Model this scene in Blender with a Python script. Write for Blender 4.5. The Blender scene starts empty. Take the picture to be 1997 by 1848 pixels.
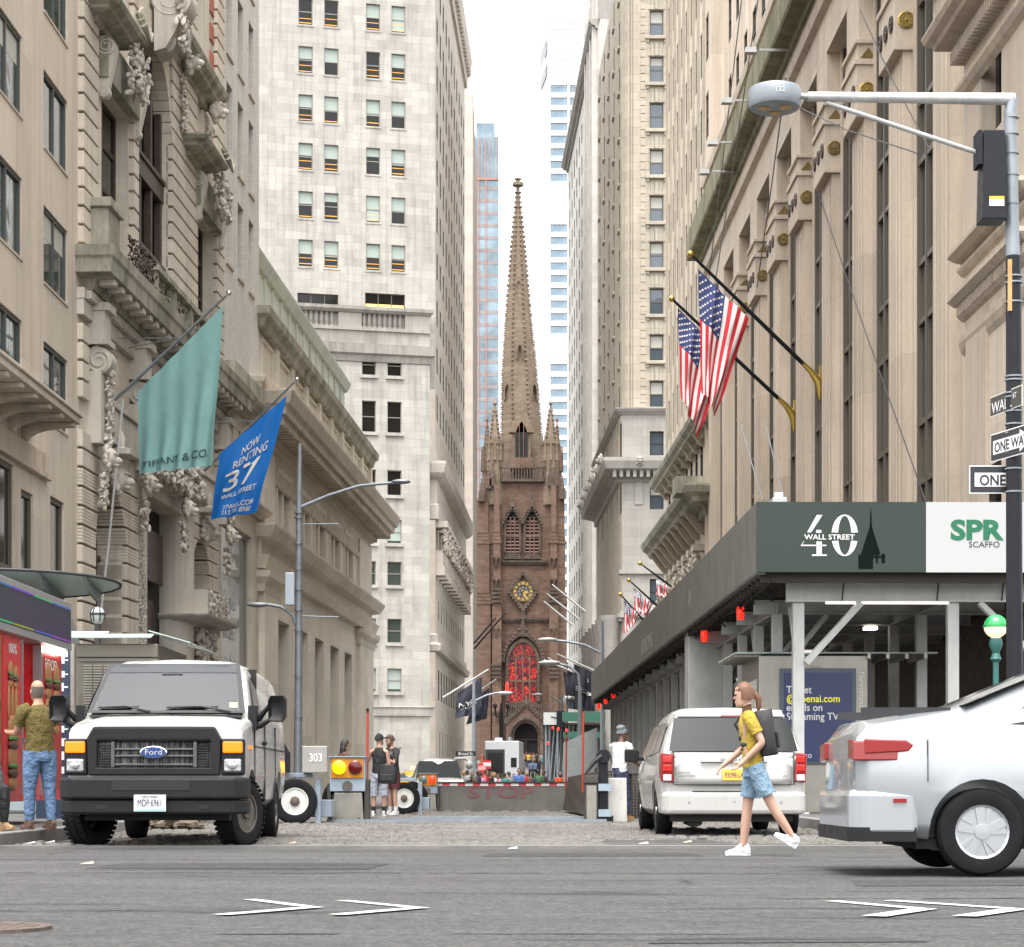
import bpy, math, random
from mathutils import Vector, Matrix
R = math.radians
rnd = random.Random(7)
SC = bpy.context.scene
COL = SC.collection
# ---------------- camera, sky, sun, exposure
F, U0, VH, E = 4200.0, 998.5, 1530.0, 0.7      # measured on a 1997 x 1848 view of the photograph
cam = bpy.data.cameras.new('camera'); camo = bpy.data.objects.new('camera', cam); COL.objects.link(camo)
cam.sensor_width = 36; cam.lens = 36 * F / 1997; cam.shift_y = (VH - 924) / 1997
cam.clip_start = .1; cam.clip_end = 3000
camo.location = (0, 0, E); camo.rotation_euler = (R(90), 0, 0); SC.camera = camo
SUN_EL, SUN_AZ = 72, 195
w = bpy.data.worlds.new('World'); SC.world = w; w.use_nodes = True
nt = w.node_tree; bg = nt.nodes['Background']
sky = nt.nodes.new('ShaderNodeTexSky'); sky.sky_type = 'NISHITA'; sky.sun_disc = False
sky.sun_elevation = R(SUN_EL); sky.sun_rotation = R(SUN_AZ); sky.dust_density = 3.0; sky.air_density = 1.0
hs = nt.nodes.new('ShaderNodeHueSaturation'); hs.inputs['Saturation'].default_value = .12; hs.inputs['Value'].default_value = 1.0
nt.links.new(sky.outputs[0], hs.inputs['Color']); nt.links.new(hs.outputs[0], bg.inputs[0]); bg.inputs[1].default_value = .15
sl = bpy.data.lights.new('sun', 'SUN'); sl.energy = .8; sl.angle = R(40); sl.color = (1, .96, .9)
so = bpy.data.objects.new('sun', sl); COL.objects.link(so)
so.rotation_euler = (R(90 - SUN_EL), 0, R(180 - SUN_AZ))
SC.view_settings.view_transform = 'Standard'; SC.view_settings.look = 'None'; SC.view_settings.gamma = 1
SC.view_settings.exposure = 2.1
SC.cycles.max_bounces = 6; SC.cycles.diffuse_bounces = 4; SC.cycles.glossy_bounces = 3; SC.cycles.transmission_bounces = 4
SC.cycles.use_denoising = True

def P(u, v, d): return Vector(((u - U0) / F * d, d, E + (VH - v) / F * d))
def at(u, d, z=0): return Vector(((u - U0) / F * d, d, z))
GZ = [(-50, 0), (30, 0), (45, 0), (62, -.1), (120, -.6), (150, -.35), (220, 1.7), (300, 4.0), (900, 4.4)]
def gz(y):
    for (a, b), (c, e) in zip(GZ, GZ[1:]):
        if y <= c: return b + (e - b) * max(0, y - a) / (c - a)
    return 4.4

# ---------------- materials
MATS = {}
def _mat(name):
    m = bpy.data.materials.new(name); m.use_nodes = True
    return m, m.node_tree, m.node_tree.nodes['Principled BSDF']
def N(t, kind, **kw):
    n = t.nodes.new('ShaderNode' + kind)
    for k, v in kw.items():
        if isinstance(k, str) and hasattr(n, k): setattr(n, k, v)
        else: n.inputs[k.replace('_', ' ')].default_value = v
    return n
def mix(t, a, b, fac, mode='MIX'):
    n = t.nodes.new('ShaderNodeMix'); n.data_type = 'RGBA'; n.blend_type = mode
    for i, x in ((0, fac), (6, a), (7, b)):
        if hasattr(x, 'is_linked') or hasattr(x, 'links'): t.links.new(x, n.inputs[i])
        elif i == 0: n.inputs[0].default_value = x
        else: n.inputs[i].default_value = (*x, 1) if len(x) == 3 else x
    return n.outputs[2]
def ramp(t, src, lo, hi, c0=(0, 0, 0), c1=(1, 1, 1)):
    n = t.nodes.new('ShaderNodeValToRGB'); e = n.color_ramp.elements
    e[0].position = lo; e[1].position = hi; e[0].color = (*c0, 1); e[1].color = (*c1, 1)
    t.links.new(src, n.inputs[0]); return n.outputs[0]
def noise(t, co, scale, detail=4, rough=.55):
    n = N(t, 'TexNoise', Scale=scale, Detail=detail, Roughness=rough); t.links.new(co, n.inputs['Vector']); return n.outputs[0]
def mapping(t, co, scale):
    n = N(t, 'Mapping'); n.inputs['Scale'].default_value = scale; t.links.new(co, n.inputs['Vector']); return n.outputs[0]
def mul(c, k): return tuple(min(1, x * k) for x in c)
def bumpn(t, p, h, strength, dist=.02):
    b = N(t, 'Bump', Strength=strength, Distance=dist); t.links.new(h, b.inputs['Height']); t.links.new(b.outputs[0], p.inputs['Normal'])
def mat(name, col, r=.6, m=0, var=0, vs=3, bump=0, bs=40, emit=0, ecol=None, coat=0, spec=.5, dirt=0):
    if name in MATS: return MATS[name]
    mt, t, p = _mat(name)
    p.inputs['Base Color'].default_value = (*col, 1); p.inputs['Roughness'].default_value = r; p.inputs['Metallic'].default_value = m
    p.inputs['Specular IOR Level'].default_value = spec
    if coat: p.inputs['Coat Weight'].default_value = coat; p.inputs['Coat Roughness'].default_value = .04
    if emit: p.inputs['Emission Color'].default_value = (*(ecol or col), 1); p.inputs['Emission Strength'].default_value = emit
    if var or bump or dirt:
        co = N(t, 'TexCoord').outputs['Object']
        if var:
            a = ramp(t, noise(t, co, vs, 5, .6), .3, .7, mul(col, 1 - var), mul(col, 1 + var))
            if dirt: a = mix(t, a, mul(col, .45), ramp(t, noise(t, mapping(t, co, (1, 1, .25)), vs * 2.3, 6, .7), .52, .75, (0, 0, 0), (dirt,) * 3))
            t.links.new(a, p.inputs['Base Color'])
            rr = ramp(t, noise(t, co, vs * 2, 4), .3, .7, (max(0, r - .1),) * 3, (min(1, r + .1),) * 3); t.links.new(rr, p.inputs['Roughness'])
        if bump: bumpn(t, p, noise(t, co, bs, 4), bump, .01 if bs > 18 else .05)
    MATS[name] = mt; return mt
def stone(name, col, bw=1.1, bh=.45, mort=.008, var=.1, mk=.62, streak=.25, bump=.35, rough=.8, moss=0, off=.5, cellvar=.08):
    if name in MATS: return MATS[name]
    mt, t, p = _mat(name); p.inputs['Roughness'].default_value = rough; p.inputs['Specular IOR Level'].default_value = .25
    co = N(t, 'TexCoord').outputs['Object']
    sp = N(t, 'SeparateXYZ'); t.links.new(co, sp.inputs[0])
    ad = N(t, 'Math', operation='ADD'); t.links.new(sp.outputs[0], ad.inputs[0]); t.links.new(sp.outputs[1], ad.inputs[1])
    cb = N(t, 'CombineXYZ'); t.links.new(ad.outputs[0], cb.inputs[0]); t.links.new(sp.outputs[2], cb.inputs[1])
    b = N(t, 'TexBrick'); t.links.new(cb.outputs[0], b.inputs['Vector']); b.offset = off
    for k, v in (('Scale', 1), ('Mortar Size', mort), ('Mortar Smooth', .3), ('Brick Width', bw), ('Row Height', bh), ('Bias', 0)): b.inputs[k].default_value = v
    b.inputs['Color1'].default_value = (*mul(col, 1 - cellvar), 1); b.inputs['Color2'].default_value = (*mul(col, 1 + cellvar), 1); b.inputs['Mortar'].default_value = (*mul(col, mk), 1)
    big = ramp(t, noise(t, co, .35, 5, .65), .3, .7, (1 - var,) * 3, (1 + var * .5,) * 3)
    c = mix(t, b.outputs[0], big, 1.0, 'MULTIPLY')
    st = ramp(t, noise(t, mapping(t, co, (2.2, 2.2, .12)), 1.0, 6, .7), .48, .78, (1, 1, 1), (1 - streak,) * 3)
    c = mix(t, c, st, 1.0, 'MULTIPLY')
    fine = ramp(t, noise(t, co, 9, 5, .7), .25, .75, (.9,) * 3, (1.06,) * 3); c = mix(t, c, fine, 1.0, 'MULTIPLY')
    if moss:
        mf = ramp(t, noise(t, mapping(t, co, (1.5, 1.5, .5)), .9, 6, .7), .42, .66, (0, 0, 0), (moss,) * 3); c = mix(t, c, (.085, .095, .04), mf)
    t.links.new(c, p.inputs['Base Color'])
    if bump:
        h = N(t, 'Math', operation='MULTIPLY_ADD'); t.links.new(noise(t, co, 14, 5), h.inputs[0]); h.inputs[1].default_value = .35
        iv = N(t, 'Math', operation='SUBTRACT'); iv.inputs[0].default_value = 1; t.links.new(b.outputs['Fac'], iv.inputs[1]); t.links.new(iv.outputs[0], h.inputs[2])
        bumpn(t, p, h.outputs[0], bump, .03)
    MATS[name] = mt; return mt
def glass(name, col=(.02, .025, .03), r=.04, wob=.0, spec=.8, var=0):
    if name in MATS: return MATS[name]
    mt, t, p = _mat(name); p.inputs['Base Color'].default_value = (*col, 1); p.inputs['Roughness'].default_value = r; p.inputs['Specular IOR Level'].default_value = spec
    co = N(t, 'TexCoord').outputs['Object']
    if wob: bumpn(t, p, noise(t, co, .9, 2), wob, .05)
    if var:
        oi = N(t, 'ObjectInfo'); c = mix(t, mul(col, 1 - var), mul(col, 1 + var), oi.outputs['Random']); t.links.new(c, p.inputs['Base Color'])
    MATS[name] = mt; return mt
def clear_glass(name, tint=(.85, .93, .9), fac=.75):
    """thin see-through pane: part transparent, part mirror"""
    if name in MATS: return MATS[name]
    mt, t, p = _mat(name); out = t.nodes['Material Output']
    tr = N(t, 'BsdfTransparent'); tr.inputs[0].default_value = (*tint, 1)
    p.inputs['Base Color'].default_value = (*mul(tint, .5), 1); p.inputs['Roughness'].default_value = .06
    ms = N(t, 'MixShader'); ms.inputs[0].default_value = fac; t.links.new(p.outputs[0], ms.inputs[1]); t.links.new(tr.outputs[0], ms.inputs[2]); t.links.new(ms.outputs[0], out.inputs[0])
    MATS[name] = mt; return mt

# ---------------- mesh building
SPLIT = set('rusticated_base rusticated_pier end_pilaster pilaster_cap cornice string_course sill window_surround attic_panel buttress pier cornice_bracket corner_pilaster moulding band_course quoin lion_head scroll_bracket brick_banding balcony_parapet corner_pier side_cornice attic_cornice spandrel roof_vent band_clamp hinge_plate hinge side_rod stay side_plate bolt rail side_window shut_line air_intake mirror_arm roof_rib canopy_rib beam_clip tracery gable_tracery door_leaf strap small_pinnacle cowl_grille string_course vertical_fin side_marker menu_panel pane bronze_rosette dentil_band chassis panel_joint trim'.split())
class MB:
    def __init__(s): s.v = []; s.f = []; s.m = []; s.k = 0; s.X = None
    def add(s, vs, fs):
        o = len(s.v)
        if s.X is not None: vs = [s.X @ Vector(p) for p in vs]
        s.v += [tuple(p) for p in vs]; s.f += [tuple(i + o for i in f) for f in fs]; s.m += [s.k] * len(fs); return s
    def box(s, x0, y0, z0, x1, y1, z1, tx=0, ty=0):
        """tx, ty pull the top in on each side"""
        x0, x1 = min(x0, x1), max(x0, x1); y0, y1 = min(y0, y1), max(y0, y1); z0, z1 = min(z0, z1), max(z0, z1)
        return s.add([(x0, y0, z0), (x1, y0, z0), (x1, y1, z0), (x0, y1, z0), (x0 + tx, y0 + ty, z1), (x1 - tx, y0 + ty, z1), (x1 - tx, y1 - ty, z1), (x0 + tx, y1 - ty, z1)],
                     [(3, 2, 1, 0), (4, 5, 6, 7), (0, 1, 5, 4), (1, 2, 6, 5), (2, 3, 7, 6), (3, 0, 4, 7)])
    def quad(s, *p): return s.add(p, [tuple(range(len(p)))])
    def prism(s, poly, a, b, ax='y'):
        """extrude a 2D polygon from a to b along ax; poly in the other two axes (order x,y,z)"""
        def q(p, h): return (h, p[0], p[1]) if ax == 'x' else (p[0], h, p[1]) if ax == 'y' else (p[0], p[1], h)
        n = len(poly); vs = [q(p, a) for p in poly] + [q(p, b) for p in poly]
        return s.add(vs, [tuple(range(n))[::-1], tuple(range(n, 2 * n))] + [(i, (i + 1) % n, n + (i + 1) % n, n + i) for i in range(n)])
    def tube(s, pts, r, n=8, cap=True):
        pts = [Vector(p) for p in pts]; rs = r if isinstance(r, (list, tuple)) else [r] * len(pts)
        vs = []; prev = None
        for i, p in enumerate(pts):
            d = (pts[min(i + 1, len(pts) - 1)] - pts[max(i - 1, 0)]).normalized()
            if prev is None: a = d.orthogonal().normalized()
            else: a = (prev - d * prev.dot(d)).normalized()
            prev = a; b = d.cross(a)
            vs += [p + (a * math.cos(2 * math.pi * k / n) + b * math.sin(2 * math.pi * k / n)) * rs[i] for k in range(n)]
        fs = [(i * n + k, i * n + (k + 1) % n, (i + 1) * n + (k + 1) % n, (i + 1) * n + k) for i in range(len(pts) - 1) for k in range(n)]
        if cap: fs += [tuple(range(n))[::-1], tuple(range((len(pts) - 1) * n, len(pts) * n))]
        return s.add(vs, fs)
    def lathe(s, prof, c=(0, 0, 0), n=12, ax='z', a0=0):
        vs = []
        for r, h in prof:
            for k in range(n):
                a = a0 + 2 * math.pi * k / n; x, y = r * math.cos(a), r * math.sin(a)
                vs.append((c[0] + x, c[1] + y, c[2] + h) if ax == 'z' else (c[0] + h, c[1] + x, c[2] + y) if ax == 'x' else (c[0] + x, c[1] + h, c[2] - y))
        m = len(prof)
        fs = [(i * n + k, i * n + (k + 1) % n, (i + 1) * n + (k + 1) % n, (i + 1) * n + k) for i in range(m - 1) for k in range(n)]
        fs += [tuple(range(n))[::-1], tuple(range((m - 1) * n, m * n))]
        return s.add(vs, fs)
    def ell(s, c, rx, ry, rz, n=10, m=6, jit=0):
        vs = []
        for i in range(m + 1):
            a = math.pi * i / m - math.pi / 2
            for k in range(n):
                b = 2 * math.pi * k / n; j = 1 + rnd.uniform(-jit, jit)
                vs.append((c[0] + rx * math.cos(a) * math.cos(b) * j, c[1] + ry * math.cos(a) * math.sin(b) * j, c[2] + rz * math.sin(a) * j))
        return s.add(vs, [(i * n + k, i * n + (k + 1) % n, (i + 1) * n + (k + 1) % n, (i + 1) * n + k) for i in range(m) for k in range(n)])
    def loft(s, rings, cap=True, close=True):
        n = len(rings[0]); vs = [p for r_ in rings for p in r_]
        kk = n if close else n - 1
        fs = [(i * n + k, i * n + (k + 1) % n, (i + 1) * n + (k + 1) % n, (i + 1) * n + k) for i in range(len(rings) - 1) for k in range(kk)]
        if cap: fs += [tuple(range(n))[::-1], tuple(range((len(rings) - 1) * n, len(rings) * n))]
        return s.add(vs, fs)
    def grid(s, fn, nu, nv, mf=None):
        o = len(s.v); vs = [fn(i / nu, j / nv) for j in range(nv + 1) for i in range(nu + 1)]
        k0 = s.k
        if s.X is not None: vs = [s.X @ Vector(p) for p in vs]
        s.v += [tuple(p) for p in vs]
        for j in range(nv):
            for i in range(nu):
                s.f.append((o + j * (nu + 1) + i, o + j * (nu + 1) + i + 1, o + (j + 1) * (nu + 1) + i + 1, o + (j + 1) * (nu + 1) + i))
                s.m.append(mf((i + .5) / nu, (j + .5) / nv) if mf else k0)
        return s
    def mesh(s, name, mats, smooth=None):
        me = bpy.data.meshes.new(name); me.from_pydata(s.v, [], s.f)
        for x in (mats if isinstance(mats, (list, tuple)) else [mats]): me.materials.append(x)
        if any(s.m): me.polygons.foreach_set('material_index', s.m)
        import bmesh
        b = bmesh.new(); b.from_mesh(me); bmesh.ops.recalc_face_normals(b, faces=b.faces); b.to_mesh(me); b.free()
        if smooth is not None:
            me.polygons.foreach_set('use_smooth', [True] * len(me.polygons)); me.set_sharp_from_angle(angle=R(smooth))
        me.update(); return me
    def pieces(s, tol=.07):
        """clusters of geometry that do not touch one another, each as its own builder"""
        n = len(s.v); par = list(range(n))
        def find(a):
            while par[a] != a: par[a] = par[par[a]]; a = par[a]
            return a
        for f in s.f:
            for i in f[1:]: par[find(i)] = find(f[0])
        comp = {}
        for i in range(n): comp.setdefault(find(i), []).append(i)
        if len(comp) > 1500: return [s]
        bx = []
        for k, ids in comp.items():
            c = [[s.v[i][a] for i in ids] for a in range(3)]; bx.append([[min(x) - tol / 2 for x in c], [max(x) + tol / 2 for x in c], {k}])
        merged = True
        while merged:
            merged = False; out = []
            for b in bx:
                for o in out:
                    if all(b[0][a] <= o[1][a] and b[1][a] >= o[0][a] for a in range(3)):
                        for a in range(3): o[0][a] = min(o[0][a], b[0][a]); o[1][a] = max(o[1][a], b[1][a])
                        o[2] |= b[2]; merged = True; break
                else: out.append(b)
            bx = out
        if len(bx) < 2 or len(bx) > 60: return [s]
        res = []
        for b in bx:
            g = MB(); mp = {}
            for f, m in zip(s.f, s.m):
                if find(f[0]) in b[2]:
                    for i in f:
                        if i not in mp: mp[i] = len(g.v); g.v.append(s.v[i])
                    g.f.append(tuple(mp[i] for i in f)); g.m.append(m)
            res.append(g)
        return res
    def done(s, name, mats, parent=None, smooth=None, bevel=0, sub=0, loc=None, solid=0):
        if name in SPLIT and parent:
            ps = s.pieces()
            if len(ps) > 1:
                for g in ps: g._done(name, mats, parent, smooth, bevel, sub, loc, solid)
                return
        return s._done(name, mats, parent, smooth, bevel, sub, loc, solid)
    def _done(s, name, mats, parent=None, smooth=None, bevel=0, sub=0, loc=None, solid=0):
        o = bpy.data.objects.new(name, s.mesh(name, mats, smooth)); COL.objects.link(o)
        if parent: o.parent = parent
        if loc is not None: o.location = loc
        if solid: md = o.modifiers.new('t', 'SOLIDIFY'); md.thickness = solid; md.offset = 0
        if bevel: md = o.modifiers.new('b', 'BEVEL'); md.width = bevel; md.segments = 2; md.limit_method = 'ANGLE'; md.angle_limit = R(35)
        if sub: md = o.modifiers.new('s', 'SUBSURF'); md.levels = sub; md.render_levels = sub
        return o
def tag(o, label, cat, group=None):
    o['label'] = label; o['category'] = cat
    if group: o['group'] = group
    return o
def struct(o, kind='structure'): o['kind'] = kind; return o
def thing(name, label, cat, loc=(0, 0, 0), rz=0, group=None, mtx=None):
    o = bpy.data.objects.new(name, None); COL.objects.link(o); o.empty_display_size = .2
    if mtx is not None: o.matrix_world = mtx
    else: o.location = loc; o.rotation_euler = (0, 0, rz)
    return tag(o, label, cat, group)
def inst(name, me, parent, loc=(0, 0, 0), rz=0, sc=None):
    o = bpy.data.objects.new(name, me); COL.objects.link(o); o.parent = parent; o.location = loc; o.rotation_euler = (0, 0, rz)
    if sc: o.scale = sc
    return o
def kids(o): return [c for c in bpy.data.objects if c.parent == o]
def dup(root, loc=None, rz=None, label=None, ch=None):
    r = root.copy(); COL.objects.link(r)
    if loc is not None: r.location = loc
    if rz is not None: r.rotation_euler = (0, 0, rz)
    if label: r['label'] = label
    for c in list(root.children):
        c2 = c.copy(); COL.objects.link(c2); c2.parent = r
        for g in list(c.children):
            g2 = g.copy(); COL.objects.link(g2); g2.parent = c2
    return r
def text(body, size, name, m, parent, X, align='CENTER', ext=.002, sx=1, bold=0):
    """X: 4x4 local matrix; lettering lies in its x-z plane facing -y"""
    c = bpy.data.curves.new(name, 'FONT'); c.body = body; c.size = size; c.align_x = align; c.extrude = ext; c.offset = bold; c.resolution_u = 3
    o = bpy.data.objects.new(name, c); COL.objects.link(o)
    dg = bpy.context.evaluated_depsgraph_get(); me = bpy.data.meshes.new_from_object(o.evaluated_get(dg)); bpy.data.objects.remove(o)
    me.transform(X @ Matrix.Rotation(R(90), 4, 'X') @ Matrix.Diagonal((sx, 1, 1, 1)))
    me.materials.clear(); me.materials.append(m)
    t = bpy.data.objects.new(name, me); COL.objects.link(t)
    if parent: t.parent = parent
    return t
def T3(x, y, z): return Matrix.Translation((x, y, z))
class Fac:
    """vertical facade plane; local x to the right, y into the wall, z up"""
    def __init__(s, uL, dL, uR, dR):
        s.o = at(uL, dL); r = at(uR, dR); s.t = (r - s.o).normalized(); s.L = (r - s.o).length
        s.n = Vector((-s.t.y, s.t.x, 0))
        m = Matrix.Identity(4)
        for i in range(3): m[i][0] = s.t[i]; m[i][1] = s.n[i]; m[i][3] = s.o[i]
        s.M = m
    def sz(s, u, v, off=0):
        o = s.o - s.n * off; k = (u - U0) / F
        a = (k * o.y - o.x) / (s.t.x - k * s.t.y); d = o.y + a * s.t.y
        return a, E + (VH - v) / F * d
    def s(s, u, off=0): return s.sz(u, 0, off)[0]
    def z(s, u, v, off=0): return s.sz(u, v, off)[1]
def wall(mb, x0, x1, z0, z1, ops, y=0, dep=.35):
    """flat wall with real rectangular openings (x0,x1,z0,z1) and their reveals"""
    ops = [o for o in ops if o[0] < x1 and o[1] > x0 and o[2] < z1 and o[3] > z0]
    xs = sorted({x0, x1, *[max(x0, min(x1, k)) for o in ops for k in o[:2]]}); zs = sorted({z0, z1, *[max(z0, min(z1, k)) for o in ops for k in o[2:]]})
    for a, b in zip(xs, xs[1:]):
        run = None
        for c, d in list(zip(zs, zs[1:])) + [(None, None)]:
            hole = c is None or any(o[0] <= a + 1e-6 and o[1] >= b - 1e-6 and o[2] <= c + 1e-6 and o[3] >= d - 1e-6 for o in ops)
            if not hole: run = (run[0] if run else c, d)
            elif run: mb.quad((a, y, run[0]), (b, y, run[0]), (b, y, run[1]), (a, y, run[1])); run = None
    for a, b, c, d in ops:
        e = y + dep
        mb.quad((a, y, c), (a, e, c), (a, e, d), (a, y, d)); mb.quad((b, y, c), (b, y, d), (b, e, d), (b, e, c))
        mb.quad((a, y, c), (b, y, c), (b, e, c), (a, e, c)); mb.quad((a, y, d), (a, e, d), (b, e, d), (b, y, d))
    return mb
def mould(mb, x0, x1, prof, ret=True):
    """cornice: prof = [(out, z)...] swept along x with square returns at both ends"""
    pl = [(-o, z) for o, z in prof]
    if not ret: return mb.prism(pl, x0, x1, 'x')
    n = len(prof); rings = []
    for x, sgn in ((x0, -1), (x1, 1)):
        rings.append([(x + sgn * max(0, o), -o, z) for o, z in prof])
    ra = [(x0 - max(0, o), .8, z) for o, z in prof]; rb = [(x1 + max(0, o), .8, z) for o, z in prof]
    return mb.loft([ra, rings[0], rings[1], rb], cap=False, close=False)
# ---------------- shared materials
m_tan = stone('tan_panels', (.53, .455, .37), 1.5, 3.55, .006, .1, .75, .3, .2, off=0)
m_lime = stone('limestone', (.56, .495, .41), 1.3, .49, .004, .14, .8, .35, .2)
m_limeplain = stone('carved_limestone', (.53, .485, .42), 9, 9, .001, .2, .8, .45, .5)
m_moss = stone('mossy_limestone', (.40, .375, .31), 9, 9, .001, .3, .8, .55, .5, moss=.75)
m_grit = stone('grey_brick', (.55, .52, .47), .22, .075, .006, .08, .8, .2, .25)
m_bank = stone('bank_limestone', (.60, .54, .455), 2.2, .95, .005, .1, .82, .2, .2)
m_bankcarve = stone('bank_carving', (.50, .44, .355), 9, 9, .001, .18, .8, .4, .6)
m_marble = stone('white_marble', (.42, .395, .355), 1.35, .62, .012, .18, .74, .42, .2, cellvar=.1)
m_marblegrey = stone('weathered_marble', (.34, .315, .28), 1.6, .9, .008, .22, .7, .5, .25)
m_onewall = stone('pale_limestone', (.50, .445, .385), 1.6, .6, .004, .08, .85, .15, .1)
m_brown = stone('brownstone', (.152, .096, .07), .95, .42, .012, .14, .75, .3, .3, cellvar=.2)
m_browndark = stone('weathered_brownstone', (.10, .074, .056), .7, .3, .01, .3, .7, .5, .5, cellvar=.2)
m_brownpale = stone('spire_stone', (.195, .147, .105), .9, .4, .012, .14, .75, .3, .3, cellvar=.18)
m_cream = stone('cream_granite', (.40, .355, .285), 1.3, .72, .012, .08, .6, .15, .25)
m_creamgrey = stone('pale_granite', (.34, .32, .288), 1.4, .75, .01, .1, .7, .2, .25)
m_forty = stone('buff_limestone', (.55, .465, .375), 3.2, 3.9, .004, .1, .72, .28, .2)
m_fortyband = stone('buff_carving', (.50, .42, .335), 9, 9, .001, .15, .8, .4, .4)
m_surety = stone('grey_white_granite', (.50, .47, .43), 1.4, .7, .008, .08, .7, .2, .2)
m_white = mat('white_cladding', (.62, .64, .65), .4)
def screen_glass(name, tint, ior=1.8):
    """see-through pane with a natural mirror sheen"""
    mt, t, p = _mat(name); tr = N(t, 'BsdfTransparent'); tr.inputs[0].default_value = (*tint, 1); gl = N(t, 'BsdfGlossy'); gl.inputs['Roughness'].default_value = .02
    fr = N(t, 'Fresnel'); fr.inputs[0].default_value = ior; ms = N(t, 'MixShader'); t.links.new(fr.outputs[0], ms.inputs[0]); t.links.new(tr.outputs[0], ms.inputs[1]); t.links.new(gl.outputs[0], ms.inputs[2]); t.links.new(ms.outputs[0], t.nodes['Material Output'].inputs[0]); return mt
m_frame = mat('bronze_frame', (.10, .085, .065), .5, 0)
m_framegrey = mat('grey_frame', (.27, .25, .215), .5)
m_frameblk = mat('black_frame', (.025, .025, .027), .4)
m_glass = glass('window_glass', (.022, .024, .026), .05, .1, .5)
m_glassdk = glass('dark_glass', (.010, .009, .008), .06, .0, .3)
m_framedk = mat('dark_green_frame', (.05, .058, .056), .45)
m_glassgreen = glass('greenish_glass', (.035, .05, .044), .05, .15, .8)
m_glassblue = glass('blue_glass', (.045, .065, .085), .05, .1, .9)
m_mirror = mat('mirror_glass', (.17, .235, .29), .15, .6, .35, .25)
m_blind = mat('roller_blind', (.33, .385, .34), .7)
m_cream_blind = mat('cream_blind', (.40, .39, .34), .7)
m_lit = mat('lit_ceiling', (.5, .26, .06), .5, emit=.24, ecol=(1, .4, .03))
m_litdim = mat('lit_sill', (1, .6, .2), .5, emit=.22, ecol=(1, .45, .1))
m_bronze = mat('dark_bronze', (.055, .035, .028), .5, .3, .3, 4, .3, 20)
m_gold = mat('gilded_metal', (.72, .50, .12), .3, .9)
m_rosette = mat('aged_gilding', (.22, .155, .06), .45, .6, .3, 8)
m_black = mat('black_paint', (.009, .010, .013), .4, 0, .2, 6, spec=.25)
m_iron = mat('cast_iron', (.02, .02, .02), .5)
m_galv = mat('galvanised_steel', (.24, .26, .28), .5, .6, .18, 5)
m_poleblue = mat('blue_grey_steel', (.215, .24, .26), .5, .35, .15, 6)
m_steelw = mat('white_painted_steel', (.37, .37, .355), .55, 0, .12, 2.5, dirt=.35)
m_stain = mat('stainless_steel', (.28, .26, .225), .4, .6, .12, 3)
m_dark = mat('dark_void', (.012, .011, .01), .8)
m_redlamp = mat('red_lamp', (.45, .01, .006), .3, emit=.42, ecol=(1, .02, .008))
m_tube = mat('fluorescent_tube', (1, .97, .9), .3, emit=.8, ecol=(1, .95, .85))
m_amber = mat('amber_lamp', (.4, .09, .0), .25, emit=.38, ecol=(1, .2, .0))
m_rubber = mat('tyre_rubber', (.010, .010, .011), .8, 0, .25, 12, .4, 60, spec=.15)
m_textw = mat('white_lettering', (.56, .56, .54), .6)
m_textk = mat('black_lettering', (.015, .015, .015), .6)
# ---------------- ground
def asphalt(name, c, patch=True):
    mt, t, p = _mat(name); co = N(t, 'TexCoord').outputs['Object']; p.inputs['Roughness'].default_value = .88; p.inputs['Specular IOR Level'].default_value = .3
    a = ramp(t, noise(t, co, 42, 4, .75), .34, .68, mul(c, .35), mul(c, 1.9))
    b = ramp(t, noise(t, mapping(t, co, (.35, 1.3, 1)), .8, 5, .65), .3, .7, (.75,) * 3, (1.15,) * 3); a = mix(t, a, b, 1, 'MULTIPLY')
    sk = ramp(t, noise(t, mapping(t, co, (.12, 3.2, 1)), 1.3, 6, .75), .52, .62, (1, 1, 1), (.7,) * 3); a = mix(t, a, sk, .6, 'MULTIPLY')
    g = ramp(t, noise(t, co, 9, 5, .7), .35, .7, (.72,) * 3, (1.18,) * 3); a = mix(t, a, g, 1, 'MULTIPLY')
    v = N(t, 'TexVoronoi', feature='DISTANCE_TO_EDGE', Scale=.33)
    wn = N(t, 'TexNoise', Scale=1.6, Detail=4); t.links.new(mapping(t, co, (1, 2.2, 1)), wn.inputs['Vector'])
    wv = mix(t, mapping(t, co, (1, 2.2, 1)), wn.outputs['Color'], .32); t.links.new(wv, v.inputs['Vector'])
    cr = ramp(t, v.outputs[0], .0, .010, (.3,) * 3, (1, 1, 1))
    a = mix(t, a, cr, ramp(t, noise(t, co, .5, 2), .5, .6), 'MULTIPLY')
    pt = ramp(t, noise(t, mapping(t, co, (.25, 1.6, 1)), 1.1, 3, .5), .60, .66, (1, 1, 1), (.5,) * 3); a = mix(t, a, pt, .9, 'MULTIPLY')
    t.links.new(a, p.inputs['Base Color']); bumpn(t, p, noise(t, co, 70, 5, .7), .8, .012); MATS[name] = mt; return mt
m_asph = asphalt('asphalt', (.066, .065, .0635)); m_asph2 = asphalt('worn_asphalt', (.078, .076, .072))
m_walk = stone('pavement_concrete', (.105, .102, .097), 1.5, 1.5, .012, .2, .6, .3, .2, off=0)
m_kerb = mat('granite_kerb', (.17, .165, .16), .8, 0, .25, 3, .3, 50)
ys = [-40, 0, 10, 20, 24, 30, 38, 45, 52, 62, 75, 90, 105, 120, 135, 150, 170, 195, 220, 260, 300, 420, 900, 2500]
g = MB()
for a, b in zip(ys, ys[1:]): g.quad((-900, a, gz(a) - .012), (900, a, gz(a) - .012), (900, b, gz(b) - .012), (-900, b, gz(b) - .012))
struct(g.done('ground', m_asph))
g = MB()
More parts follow.
